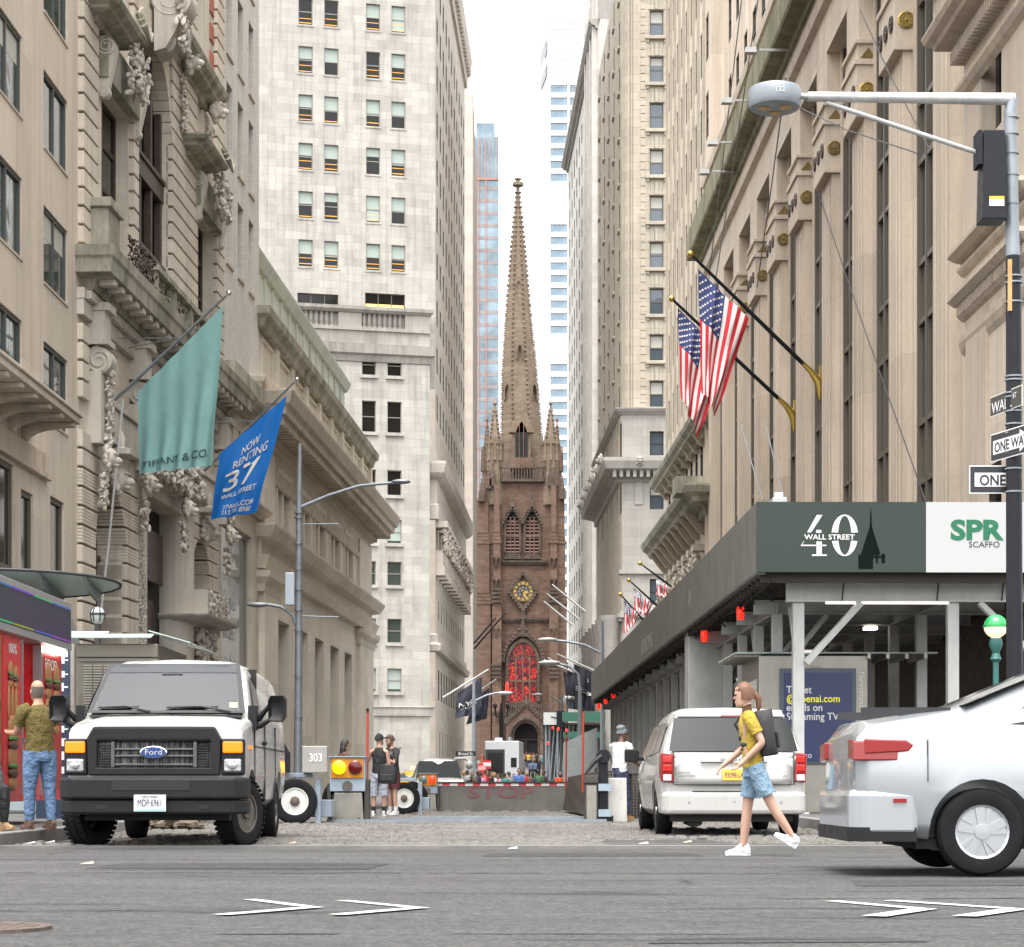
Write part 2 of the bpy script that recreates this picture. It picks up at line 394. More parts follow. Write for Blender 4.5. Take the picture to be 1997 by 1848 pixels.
for a, b in zip(ys, ys[1:]):
    if 45 <= a < 320: g.quad((-5.7, a, gz(a)), (4.5, a, gz(a)), (4.5, b, gz(b)), (-5.7, b, gz(b)))
m_paver = mat('street_paving', (.115, .11, .103), .8, 0, .15, .6)
struct(g.done('road', m_paver))
# granite setts of the side street, each stone slightly out of level
mt, t, p = _mat('granite_setts'); co = N(t, 'TexCoord').outputs['Object']; p.inputs['Roughness'].default_value = .7
vn = N(t, 'TexVoronoi', Scale=3.2); t.links.new(co, vn.inputs['Vector'])
c = mix(t, ramp(t, noise(t, co, .9, 5, .6), .3, .7, (.065, .058, .05), (.14, .128, .113)), ramp(t, noise(t, co, 30, 4), .3, .7, (.8,) * 3, (1.12,) * 3), 1, 'MULTIPLY')
c = mix(t, c, ramp(t, vn.outputs[0], .1, .6, (.8,) * 3, (1.15,) * 3), .6, 'MULTIPLY')
t.links.new(c, p.inputs['Base Color']); bumpn(t, p, noise(t, co, 45, 4), .5, .01); m_sett = mt
m_joint = mat('joint_dirt', (.035, .03, .025), .95, 0, .3, 5)
g = MB(); g.quad((-5.7, 24.0, -.004), (4.6, 24.0, -.004), (4.6, 62, gz(62) - .004), (-5.7, 62, gz(62) - .004)); struct(g.done('road_bed', m_joint))
g = MB(); y = 24.05; row = 0
while y < 61:
    h = rnd.uniform(.20, .26) * (1 if y < 45 else 2); x = -5.68 - rnd.uniform(0, .2)
    while x < 4.55:
        l = rnd.uniform(.12, .2); z = gz(y) + .018 + rnd.uniform(-.012, .012)
        cx, cy = x + l / 2, y + h / 2
        bare = (1.05 < cx < 2.5 and 24 < cy < 27.2 + .8 * math.sin(cx * 3)) or (2.2 < cx < 4.6 and 23 < cy < 25.0 - .3 * math.sin(cx * 4)) or ((cx + 5.2) ** 2 / 1 + (cy - 27) ** 2 / 9 < .3)
        if not bare and rnd.random() > .006:
            q = .014; e = .02; j = lambda: rnd.uniform(-.006, .006)
            x0, x1, y0, y1 = x + q + j(), x + l - q + j(), y + q + j(), y + h - q + j()
            g.add([(x0, y0, z - .03), (x1, y0, z - .03), (x1, y1, z - .03), (x0, y1, z - .03), (x0 + e, y0 + e, z + j() * .6), (x1 - e, y0 + e, z + j() * .6), (x1 - e, y1 - e, z + j() * .6), (x0 + e, y1 - e, z + j() * .6)],
                  [(4, 5, 6, 7), (0, 1, 5, 4), (1, 2, 6, 5), (2, 3, 7, 6), (3, 0, 4, 7)])
        x += l
    y += h; row += 1
struct(g.done('cobblestone_road', m_sett))
g = MB(); pts = [(1.0, 24.1), (2.2, 24.05), (4.4, 24.1), (4.4, 24.6), (2.6, 25), (2.45, 26.3), (2.0, 27.6), (1.3, 27.4), (1.1, 25.6)]
g.add([(a, b, .012) for a, b in pts], [tuple(range(len(pts)))]); struct(g.done('asphalt_road', m_asph2))
g = MB(); g.box(-5.7, 23.78, -.02, 4.6, 24.04, .022); struct(g.done('edging_kerb', mat('edging_stone', (.15, .144, .135), .8, 0, .2, 2, .3, 40)))
# raised pavements with granite kerbs
def pavement(x0, x1, y0, y1, kx, zk=.15):
    g = MB(); st = [y for y in [y0, 30, 45, 62, 90, 120, 150, 220, 300, y1] if y0 <= y <= y1]
    for a, b in zip(st, st[1:]):
        g.add([(x0, a, gz(a) + zk), (x1, a, gz(a) + zk), (x1, b, gz(b) + zk), (x0, b, gz(b) + zk), (x0, a, -2), (x1, a, -2), (x1, b, -2), (x0, b, -2)], [(0, 1, 2, 3), (0, 1, 5, 4), (1, 2, 6, 5), (0, 3, 7, 4)])
    struct(g.done('pavement', m_walk))
    g = MB(); y = y0
    while y < 120:
        l = rnd.uniform(1.5, 2.2); w_ = .17; k0, k1 = (kx, kx + w_) if kx < 0 else (kx - w_, kx)
        g.add([(k0, y + .006, gz(y) - .3), (k1, y + .006, gz(y) - .3), (k1, y + l, gz(y + l) - .3), (k0, y + l, gz(y + l) - .3)] + [(q + (0.02 if q == k0 else -.02) * 0, yy, gz(yy) + zk + .004) for yy in (y + .006, y + l) for q in ((k0, k1) if yy < y + l else (k1, k0))],
              [(4, 5, 6, 7), (0, 1, 5, 4), (1, 2, 6, 5), (2, 3, 7, 6), (3, 0, 4, 7)]); y += l
    struct(g.done('kerb', m_kerb, bevel=.015))
pavement(-30, -5.87, 23.2, 320, -5.87); pavement(4.77, 30, 22.6, 320, 4.77, .17)
g = MB(); g.box(4.6, 22.42, -.3, 30, 22.6, .172); g.box(-30, 23.02, -.3, -5.7, 23.2, .152); struct(g.done('kerb', m_kerb, bevel=.015))
# white chevrons painted on the crossing
m_line = mat('road_paint', (.43, .425, .40), .8, 0, .25, 9, dirt=.75)
def gp(u, v): return ((u - U0) / F * (E * F / (v - VH)), E * F / (v - VH))
for tip, a, b, wd in (((617, 1768), (487, 1752), (430, 1783), 1), ((823, 1769), (667, 1754), (656, 1783), 1), ((1806, 1771), (1622, 1755), (1704, 1786), 1.2), ((1988, 1771), (1735, 1754), (1880, 1786), 1.2)):
    g = MB()
    for q in (a, b):
        A = Vector((*gp(*q), -.006)); B = Vector((*gp(*tip), -.006)); d = (B - A).normalized(); n = Vector((-d.y, d.x, 0)) * .046 * wd
        if q == b: n = n * 1.25
        g.quad(A - n, B - n, B + n, A + n); n *= 1
        if q == b: g.v = [(x, y_, -.002) if i >= 4 else (x, y_, z_) for i, (x, y_, z_) in enumerate(g.v)]
    struct(g.done('road_marking', m_line))
m_crack = mat('tar_crack', (.016, .015, .015), .8)
rc_ = random.Random(21)
for x0_, x1_, y_, am in ((-6, 9, 17.2, .16), (-9, 3, 20.3, .12), (1.5, 8, 13.4, .1), (-5, -1.2, 12.1, .08), (3, 9, 20.9, .1), (-1.5, 1.2, 10.2, .06), (-8, 8, 22.9, .05), (.4, 1.0, 14.2, .02), (2.0, 2.6, 18.4, .03)):
    g = MB(); x = x0_; yy = y_; up_, dn = [], []
    while x < x1_: wd = rc_.uniform(.006, .022) * (1 + am * 4); up_.append((x, yy + wd, -.008)); dn.append((x, yy - wd, -.008)); x += rc_.uniform(.08, .25); yy += rc_.uniform(-1, 1) * am * .35 + (y_ - yy) * .1
    for i in range(len(up_) - 1):
        if rc_.random() > .12: g.quad(dn[i], dn[i + 1], up_[i + 1], up_[i])
    struct(g.done('road_crack', m_crack))
m_tar = asphalt('tar_patch', (.045, .044, .043))
for k, pl in enumerate((((-3.6, 18.2), (-1.2, 18.0), (-1.1, 19.3), (-2.0, 19.5), (-3.5, 19.4)), ((2.4, 15.0), (5.2, 15.15), (5.3, 16.0), (2.5, 15.9)), ((-.3, 21.2), (1.9, 21.3), (1.8, 22.3), (-.2, 22.2)), ((.6, 9.6), (1.9, 9.7), (1.7, 10.0), (.7, 9.95)))): g = MB(); g.add([(a, b_, -.0085) for a, b_ in pl], [tuple(range(len(pl)))]); struct(g.done('road_patch', m_tar))
mh = thing('manhole_cover', 'rusty round iron manhole cover set in the asphalt', 'manhole cover', (-2.62, 10.55, -.012))
m_rust = mat('rusty_iron', (.10, .075, .06), .7, .3, .4, 14, .6, 50)
MB().lathe([(.36, 0), (.36, .018), (.33, .018)], n=32).done('rim', m_rust, mh)
g = MB(); g.lathe([(.325, .0), (.325, .012), (0.01, .013)], n=32)
for i in range(-5, 6):
    for j in range(-5, 6):
        if i * i + j * j < 27: g.box(i * .055 - .018, j * .055 - .018, .012, i * .055 + .018, j * .055 + .018, .02)
g.done('lid', m_rust, mh)
# ---------------- building helpers
WC = {}
def win(par, x0, x1, z0, z1, y, fr, gl, cols=1, rows=2, blind=0, bm=None, lit=0, ft=.06, name='window', seed=0):
    w_, h = x1 - x0, z1 - z0; key = (round(w_, 2), round(h, 2), fr.name, gl.name, cols, rows, round(blind, 2), lit, ft, bm.name if bm else 0)
    if key not in WC:
        g = MB(); g.box(0, 0, 0, ft, .09, h); g.box(w_ - ft, 0, 0, w_, .09, h); g.box(ft, 0, 0, w_ - ft, .09, ft); g.box(ft, 0, h - ft, w_ - ft, .09, h)
        for i in range(1, cols): q = w_ * i / cols; g.box(q - ft * .6, .006, ft, q + ft * .6, .085, h - ft)
        for i in range(1, rows): q = h * i / rows; g.box(ft, .012, q - ft * .5, w_ - ft, .08, q + ft * .5)
        a = g.mesh(name, fr); g = MB(); g.quad((ft, .06, ft), (w_ - ft, .06, ft), (w_ - ft, .06, h - ft), (ft, .06, h - ft)); b = g.mesh('pane', gl); c = d = None
        if blind: g = MB(); g.quad((ft, .055, h - ft - blind * (h - 2 * ft)), (w_ - ft, .055, h - ft - blind * (h - 2 * ft)), (w_ - ft, .055, h - ft), (ft, .055, h - ft)); c = g.mesh('blind', bm or m_blind)
        if lit:
            g = MB(); r_ = random.Random(lit)
            for q in [(r_.uniform(.03, .12), .026), (r_.uniform(.2, .34), .02)][:1 + lit % 2]:
                g.box(ft * 1.4, .05, h * q[0] + ft, w_ - ft * 1.4, .054, h * (q[0] + q[1]) + ft)
            d = g.mesh('ceiling_light', m_lit)
        WC[key] = (a, b, c, d)
    a, b, c, d = WC[key]; o = inst(name, a, par, (x0, y, z0))
    for n_, me in (('pane', b), ('blind', c), ('ceiling_light', d)):
        if me: inst(n_, me, o)
    return o
def winmass(par, rects, y, fr, gl, ft=.07, name='window'):
    g = MB()
    for x0, x1, z0, z1 in rects:
        g.k = 0; g.quad((x0, y + .06, z0), (x1, y + .06, z0), (x1, y + .06, z1), (x0, y + .06, z1)); g.k = 1; zm = (z0 + z1) / 2
        g.box(x0, y, z0, x0 + ft, y + .09, z1); g.box(x1 - ft, y, z0, x1, y + .09, z1); g.box(x0 + ft, y, zm - ft / 2, x1 - ft, y + .08, zm + ft / 2)
    return struct(g.done(name, [gl, fr], par), 'stuff')
def winset(par, rects, y, fr, gl, n=96, **kw):
    for r_ in rects[:n]: win(par, *r_, y, fr, gl, **kw)
    if len(rects) > n: winmass(par, rects[n:], y, fr, gl)
def rust(mb, x0, x1, z0, z1, h, ops=(), y=-.14, dep=.8, gap=.06):
    n = max(1, round((z1 - z0) / h)); h = (z1 - z0) / n
    for i in range(n):
        a = z0 + i * h; b = a + h - gap
        ar = [o for o in ops if o[3] < b and o[3] + o[1] > a]
        m = 5 if ar else 1
        for j in range(m):
            c, d = a + (b - a) * j / m, a + (b - a) * (j + 1) / m; mid = (c + d) / 2; iv = [(x0, x1)]
            for cx, hw, zb, zs in ops:
                if mid < zb or mid > zs + hw: continue
                q = hw if mid <= zs else math.sqrt(max(0, hw * hw - (mid - zs) ** 2))
                nv = []
                for p_, r_ in iv:
                    if cx - q > p_: nv.append((p_, min(r_, cx - q)))
                    if cx + q < r_: nv.append((max(p_, cx + q), r_))
                iv = [k for k in nv if k[1] - k[0] > .02] if q > .02 else iv
            for p_, r_ in iv: mb.box(p_, y, c, r_, dep, d)
def volute(mb, c, r, y0, y1, turns=2.2, flip=1):
    """spiral scroll standing out of the wall"""
    pts = []; xa, xb = c[0] - r * .8, c[0] + r * .8; yc = min(y1, 0) - r * .9
    for i in range(int(turns * 14) + 1):
        a = i / 14 * 2 * math.pi; q = r * (1 - .8 * i / (turns * 14)); pts.append((xa - .01, yc - q * math.cos(a + 1.6), c[1] + q * math.sin(a + 1.6)))
    mb.lathe([(r * .97, xa), (r * .97, xb)], (0, yc, c[1]), 18, 'x'); mb.tube(pts, r * .1, 5)
def carve(mb, x0, x1, z0, z1, y, out, n, sd=1, rmin=.05, rmax=.14):
    """carved swags and leaves: many overlapping small lobes"""
    r_ = random.Random(sd)
    for _ in range(int(n * 2.6)):
        a = r_.uniform(rmin, rmax) * .52; px, pz = r_.uniform(x0 + a * .5, x1 - a * .5), r_.uniform(z0, z1)
        mb.X = Matrix.Translation((px, y - r_.uniform(0, out * .62), pz)) @ Matrix.Rotation(r_.uniform(-1.2, 1.2), 4, 'Y') @ Matrix.Rotation(r_.uniform(-.6, .6), 4, 'X')
        mb.ell((0, 0, 0), a * r_.uniform(.45, .8), a * .7, a * r_.uniform(.9, 1.7), 7, 5, .06)
    mb.X = None
def mask(mb, c, s, y):
    """lion or human keystone head"""
    x, z = c; s *= .8; e = mb.ell
    e((x, y - .2 * s, z), .33 * s, .36 * s, .42 * s, 10, 8, .04); e((x, y - .52 * s, z - .12 * s), .17 * s, .24 * s, .16 * s, 8, 6, .05); e((x, y - .5 * s, z - .3 * s), .14 * s, .14 * s, .1 * s, 8, 6)
    e((x, y - .46 * s, z + .16 * s), .26 * s, .14 * s, .07 * s, 8, 5)
    r_ = random.Random(3)
    for k in range(16):
        a = 2 * math.pi * k / 16; e((x + .38 * s * math.cos(a), y - .1 * s - r_.uniform(0, .1) * s, z + .46 * s * math.sin(a)), .14 * s, .14 * s, .16 * s, 6, 5, .1)
def side(b, A, S):
    """working frame for a second face of the same building"""
    e = bpy.data.objects.new('side_face', None); COL.objects.link(e); e['m'] = [x for r_ in (A.M.inverted() @ S.M) for x in r_]; return e
def flatten(e, b):
    m = e['m']; m = Matrix([[m[i * 4 + j] for j in range(4)] for i in range(4)])
    for c in list(e.children): c.parent = b; c.matrix_basis = m @ c.matrix_basis
    bpy.data.objects.remove(e)
CORN = lambda o, z, h: [(0, z - h), (o * .25, z - h), (o * .3, z - h * .72), (o * .7, z - h * .6), (o * .75, z - h * .45), (o * .93, z - h * .3), (o, z - h * .08), (o, z), (-.3, z + .03)]
# ================ tan office building at the left edge
f = Fac(0, 48.1, 150, 56); z_ = lambda v, u=131, o=0: f.z(u, v, o)
b = thing('office_building', 'tan stone-panelled office building with two-pane windows above a curved bracketed canopy', 'building', mtx=f.M)
pit = z_(199.7) - z_(452.2); hh = z_(199.7) - z_(343.3); c1 = (f.s(85), f.s(131.5)); wdt = c1[1] - c1[0]; cols = [c1, (f.s(43) - wdt, f.s(43)), (2 * f.s(43) - c1[1] - wdt, 2 * f.s(43) - c1[1])]
ops = []; zt = z_(199.7)
for a, c in cols:
    for k in range(-2, 3): ops.append((a, c, zt + k * pit - hh, zt + k * pit))
low = [(f.s(-60), f.s(28), .9, z_(909, 28)), (f.s(41), f.s(65), .9, z_(953, 41)), (f.s(98), f.s(125), .9, z_(967, 99))]
zc = f.z(157, 829, 1.3); W1 = f.s(152)
g = MB(); wall(g, -9, W1, -.5, 48, ops + low, 0, .14); g.quad((W1, 0, -.5), (W1, 12, -.5), (W1, 12, 48), (W1, 0, 48)); g.done('wall', m_tan, b)
for k, (a, c, d, e) in enumerate(ops): win(b, a, c, d, e, .05, m_framedk, m_glassgreen, 2, 1, blind=[0, .35, 0][k % 3], bm=m_cream_blind, ft=.09)
g = MB()
for a, c, d, e in ops: g.box(a - .02, -.03, d - .05, c + .02, .1, d + .006)
g.done('sill', m_fortyband, b)
for a, c, d, e in low: win(b, a, c, d, e, .06, m_frame, m_glassdk, 1, 3, ft=.12)
g = MB(); xr = f.sz(157, 829, 1.3)[0]; g.box(-9, -1.3, zc, xr, .0, zc + .16); g.box(-9, -1.36, zc + .16, xr + .05, 0, zc + .24); g.done('canopy', m_fortyband, b, bevel=.02)
zb = z_(890, 90); x = xr - .12
br = [(0, zb), (-.12, zb)] + [(-.12 - 1.1 * (1 - math.cos(t * math.pi / 10)), zb + (zc - zb - .1) * math.sin(t * math.pi / 10)) for t in range(0, 6)] + [(-1.24, zc - .002), (0, zc - .002)]
while x > -8: MB().prism(br, x - .28, x, 'x').done('bracket', m_fortyband, b, bevel=.02); x -= 1.25
g = MB(); g.box(-9, -.1, zb - .5, f.s(88), 0.02, zb - .02); g.box(-9, -.16, zb - .62, f.s(90), .02, zb - .502); g.done('band_course', m_fortyband, b)
# ================ ornate bank building behind the turquoise flag, with the plain brick block beyond it
T = Fac(150, 56, 505, 84); s_, tz = T.s, T.z
b = thing('ornate_building', 'ornate rusticated limestone building with carved keystones and tall arched window behind the turquoise flag', 'building', mtx=T.M)
X0, X1 = .0, s_(431); zA = tz(149.7, 833)
def arch(uL, uR, ua, va, zb): a, c = s_(uL), s_(uR); hw = (c - a) / 2; return ((a + c) / 2, hw, zb, tz(ua, va) - hw)
A1 = arch(177.6, 237.5, 212, 953, 2.4); A2 = arch(367, 402.5, 385, 1052, tz(385, 1180)); PO = (s_(280), s_(360)); pz = tz(280, 958)
zc = T.z(221, 477, 1.0); zsill = tz(183, 782)
wins = [(s_(198), s_(250), zc + .3, tz(200, 165)), (s_(379), s_(415), zc + .3, tz(382, 410))]
CA = (s_(262), s_(327)); chw = (CA[1] - CA[0]) / 2; CAo = ((CA[0] + CA[1]) / 2, chw, zc + .2, tz(284, 70) - chw)
g = MB()
base = [(A1[0] - A1[1], A1[0] + A1[1], A1[2], A1[3] + A1[1]), (A2[0] - A2[1], A2[0] + A2[1], A2[2], A2[3] + A2[1]), (*PO, -.5, pz)]
mids = [(s_(u0), s_(u1), zsill + .9, tz(u0, v0)) for u0, u1, v0 in ((197, 232, 668), (262, 300, 720), (330, 362, 780), (395, 416, 830))]
wall(g, X0, X1, -.5, zc - .2, base + mids, .0, .8); wall(g, X0, X1, zc - .2, 30, wins + [(CA[0], CA[1], CAo[2], CAo[3] + chw)], 0, .45)
g.quad((X0, 0, -.5), (X0, 9, -.5), (X0, 9, 30), (X0, 0, 30)); g.done('wall', m_lime, b)
g = MB(); rust(g, X0 + .02, PO[0] - s_(276) + s_(258), 0, zA, .49, [A1]); rust(g, PO[1] + .25, s_(420), 0, tz(365, 985), .49, [A2]); g.done('rusticated_base', m_lime, b, bevel=.02)
g = MB(); zr = zsill + .9
for u0, u1 in ((151, 165), (418, 431)): rust(g, s_(u0), s_(u1), zA + .8, zc - 1.9, .49, y=-.14, dep=.05, gap=.07)
for u0, u1 in ((152, 182), (251, 261), (327, 350), (351, 377), (415, 430)): rust(g, s_(u0), s_(u1), zc + .15, 30, .49, y=-.16, dep=.06, gap=.07)
g.done('rusticated_pier', m_lime, b, bevel=.015)
# carved portal
g = MB(); g.box(PO[0] - .5, -.12, 0, PO[0] - .02, .05, pz + .4); g.box(PO[1] + .0, -.12, 0, PO[1] + .24, .05, pz + .4); g.box(PO[0] - .5, -.14, pz + .42, PO[1] + .24, .05, pz + 1.0); g.done('portal_surround', m_limeplain, b, bevel=.02)
g = MB(); carve(g, s_(263), s_(276), .5, tz(264, 930), -.1, .08, 260, 4, .04, .1); g.done('carved_strip', m_limeplain, b, smooth=60)
g = MB(); carve(g, PO[0] - .3, PO[1] + .2, pz + .4, pz + 1.9, -.3, .5, 230, 5, .1, .24); g.done('carved_cartouche', m_limeplain, b, smooth=60)
g = MB(); g.box(PO[0], .75, -.5, PO[1], .8, pz); g.done('portal_back', m_dark, b)
g = MB(); x = (PO[0] + PO[1]) / 2
g.box(PO[0] + .02, .55, 0, PO[1] - .6, .7, 3.4); g.box(PO[0], .3, 3.4, PO[1] - .4, .72, 3.8); g.lathe([(.22, 3.8), (.3, 4.2), (.14, 4.5), (.24, 5.2), (.16, 6.2), (.1, 6.4)], (x, .5, 0), 12); g.box(PO[0], .45, 7.0, PO[1] - 1.2, .7, 8.6); g.box(PO[0] + .3, .5, 3.8, PO[0] + .5, .7, 8.6)
g.done('bronze_doorway', m_bronze, b, bevel=.02)
g = MB(); g.lathe([(.75, 0), (.75, pz)], (PO[1] + .35, .52, 0), 24); g.done('jamb_column', m_limeplain, b, smooth=40)
for (cx, hw, zb, zs), nm in ((A1, 0), (A2, 0)):
    g = MB(); g.quad((cx - hw, .7, zb - 1), (cx + hw, .7, zb - 1), (cx + hw, .7, zs + hw), (cx - hw, .7, zs + hw)); o = g.done('arched_window', m_glassdk, b); o.location.y = .002
    g = MB(); g.box(cx - .06, .6, zb - 1, cx + .06, .69, zs + hw); g.box(cx - hw, .6, zs - .1, cx + hw, .69, zs + .05); g.done('frame', m_bronze, o)
    g = MB(); mask(g, (cx + .1, zs + hw + .25), 1.0, -.15); g.box(cx - .5, -.75, zs + hw + .85, cx + .6, 0, zs + hw + 1.0); g.lathe([(.02, 1.55), (.12, 1.35), (.1, 1.1), (.3, 1.0)], (cx, -.4, zs + hw), 8); g.done('keystone_mask', m_limeplain, b, smooth=50)
g = MB(); a, c = A2[0] - A2[1] - .3, A2[0] + A2[1] + .2; zb = A2[2]
mould(g, a, c, CORN(.9, zb - .5, .35)); g.box(a, -.7, zb - .5, c, .3, zb + .35); carve(g, a + .1, c - .1, zb - .45, zb + .3, -.7, .12, 60, 8, .06, .14); carve(g, a + .3, c - .3, zb - 2.4, zb - .9, -.2, .5, 90, 9, .1, .24); g.done('niche_balcony', m_limeplain, b, smooth=40)
# piano nobile: sill, volute consoles with lion heads, entablature
g = MB(); g.box(s_(183), -.35, zsill, s_(258), .0, zsill + .16); g.box(s_(184), -.28, zsill - .85, s_(256), .0, zsill - .02); g.box(s_(181), -.33, zsill - .98, s_(256), .02, zsill - .852); g.box(s_(330), -.35, zsill - .05, s_(405), 0, zsill + .16); g.box(s_(330), -.28, zsill - .85, s_(405), 0, zsill - .06); g.done('balcony_parapet', m_limeplain, b, bevel=.02)
for u0, zq in ((168, 0), (252, 0), (330, 0), (418, 0)):
    a = s_(u0); zv = zc - 2.75; g = MB()
    volute(g, (a + .35, zv), .36, -.62, 0); g.box(a - .02, -.4, zv - 2.2, a + .62, .0, zv - .3); carve(g, a + .25, a + .75, zv - 2.2, zv - .2, -.45, .22, 34, u0, .08, .2)
    mask(g, (a + .4, zv - 2.55), .8, -.4); carve(g, a + .1, a + .7, zv - 3.9, zv - 3.0, -.3, .25, 26, u0 + 1, .08, .18); g.box(a - .08, -.6, zv + .4, a + .78, 0, zv + .55); g.box(a, -.5, zv + .56, a + .7, 0, zc - 1.45); g.box(a - .06, -.62, zc - 1.45, a + .8, 0, zc - 1.25)
    g.done('lion_console', m_limeplain, b, smooth=40)
g = MB(); zz = zc - 1.25
g.box(.0, -.18, zz - .5, X1, 0, zz - .1); x = .2
while x < X1 - .2: g.box(x, -.34, zz - .06, x + .13, 0, zz + .16); x += .26
g.box(0, -.2, zz - .08, X1, .02, zz + .2); g.done('dentil_band', m_limeplain, b)
g = MB(); xe = s_(432)
mould(g, T.s(221, 1.02) + 1.02, xe, [(0, zz + .2), (.35, zz + .22), (.42, zz + .5), (.92, zz + .56), (.95, zz + .9), (1.0, zz + .98), (1.02, zc), (-.3, zc + .05)]); g.done('main_cornice', m_moss, b)
g = MB(); x = .6
while x < xe - .5: g.box(x, -.86, zz + .37, x + .32, -.42, zz + .54); x += .85
g.done('modillion', m_limeplain, b, bevel=.02)
g = MB(); g.box(s_(166), -.62, zc + .02, s_(190), -.05, zc + 1.25); g.box(s_(164), -.72, zc + 1.25, s_(192), .0, zc + 1.5); g.done('balcony_pedestal', m_moss, b, bevel=.03)
g = MB(); a, c = s_(262), s_(366); g.box(a, -.62, zc + .03, c, -.38, zc + .22); g.box(a - .1, -.72, zc + .95, c, -.3, zc + 1.12)
for k in range(4): q = a + (c - a) * k / 3.05; g.box(q, -.66, zc + .22, q + .3, -.34, zc + .95)
carve(g, a + .3, c - .3, zc + .25, zc + .92, -.5, .1, 120, 12, .06, .16); g.done('carved_balustrade', m_moss, b, smooth=40)
g = MB(); carve(g, s_(205), s_(258), zc + .1, zc + 1.1, -.6, .2, 120, 14, .04, .1); g.done('iron_cresting', m_bronze, b, smooth=40)
# upper storey windows
for (a, c, d, e), (pu0, pu1) in zip(wins, ((228, 292), (403, 446))):
    o = win(b, a, c, d, e, .36, m_bronze, m_glassdk, 2, 4, ft=.12)
    zp = e + .75; g = MB(); mould(g, T.s(pu0, .95) + .95, T.s(pu1, .95) - .95, CORN(.95, zp + .9, .5)); g.box(a - .5, -.3, e + .02, c + .6, 0, zp + .38); g.done('window_pediment', m_moss, b)
    g = MB()
    for q in (a - .42, c + .18): volute(g, (q + .15, zp + .1), .26, -.55, 0); volute(g, (q + .15, e - .35), .17, -.4, 0); g.prism([(-.5, zp), (-.25, e - .4), (0, e - .4), (0, zp)], q, q + .3, 'x')
    m2 = (a + c) / 2; carve(g, m2 - .7, m2 + .9, e + .1, zp + .7, -.5, .5, 70, int(a * 10), .1, .24); g.done('scroll_bracket', m_limeplain, b, smooth=40)
    g = MB(); g.X = T3(m2, -.85, zp + 1.2) @ Matrix.Rotation(R(-25), 4, 'X')
    for k in range(9): t = math.pi * k / 8; g.tube([(0, 0, -.35), (.42 * math.cos(t), -.06, .5 * math.sin(t))], [.04, .11], 6)
    g.done('shell', m_moss, b, smooth=40)
cx, hw, zb, zs = CAo
g = MB(); g.quad((cx - hw, .4, zb), (cx + hw, .4, zb), (cx + hw, .4, zs + hw), (cx - hw, .4, zs + hw)); o = g.done('arched_window', m_glassdk, b)
g = MB()
for q in (-.92, -.33, .33, .92): g.box(cx + q * hw - .09, .16, zb, cx + q * hw + .09, .38, zs + hw * math.sqrt(max(0, 1 - q * q)) - .05)
for k in range(3):
    q = zb + 1.2 + k * 2.7
    if q < zs: g.box(cx - hw, .12, q, cx + hw, .39, q + .55); g.box(cx - hw, .05, q + .55, cx + hw, .3, q + .68)
g.done('frame', m_bronze, o, bevel=.02)
n = 22; g = MB()   # voussoirs round the arch, filling the square corners
for k in range(n):
    t0, t1 = math.pi * k / n, math.pi * (k + .93) / n
    for r0, r1, y0 in ((hw, hw + .22, -.12), (hw + .22, hw + .95, -.07)):
        g.prism([(cx + r0 * math.cos(t0), zs + r0 * math.sin(t0)), (cx + r1 * math.cos(t0), zs + r1 * math.sin(t0)), (cx + r1 * math.cos(t1), zs + r1 * math.sin(t1)), (cx + r0 * math.cos(t1), zs + r0 * math.sin(t1))], y0, .42, 'y')
g.done('arch_voussoirs', m_lime, b)
g = MB(); zk = zs + hw
g.X = T3(cx + .2, -.15, zk + .7); g.prism([(0, -1.0), (-.35, -.9), (-.75, -.2), (-.8, .9), (-.5, 1.3), (0, 1.3)], -.55, .55, 'x'); g.X = None
volute(g, (cx + .2, zk + 1.3), .62, -.95, -.1); volute(g, (cx + .25, zk + .1), .35, -.7, -.1); carve(g, cx - .7, cx + 1.1, zk - .1, zk + 1.9, -.85, .35, 60, 21, .1, .28); g.done('scroll_keystone', m_limeplain, b, smooth=40)
zu = T.z(400, 112, .75); g = MB(); mould(g, T.s(356, .8) + .8, T.s(447, .8) - .8, CORN(.8, zu, .7)); g.done('upper_cornice', m_moss, b)
for u0, v0 in ((374, 118), (424, 214)):
    g = MB(); q_ = T.sz(u0, v0, .5); mask(g, q_, 1.0, -.3); carve(g, q_[0] - .3, q_[0] + .3, q_[1] - 2.2, q_[1] - .55, -.2, .2, 34, u0, .08, .2); g.done('lion_head', m_limeplain, b, smooth=50)
g = MB(); g.box(s_(390), -.12, zu - 3.2, s_(405), .0, zu - .75); g.box(s_(378), -.2, zu - 3.3, s_(424), 0, zu - 3.2); g.done('attic_panel', m_lime, b)
m_redbrick = stone('red_brick', (.33, .12, .085), .22, .075, .01, .1, 1.5, .2, .2)
g = MB(); zq = zu + .3
while zq < 29: g.box(s_(352), -.05, zq, s_(372), 0, zq + .55); g.box(s_(408), -.05, zq, s_(429), 0, zq + .55); zq += .95
g.done('brick_banding', m_redbrick, b)
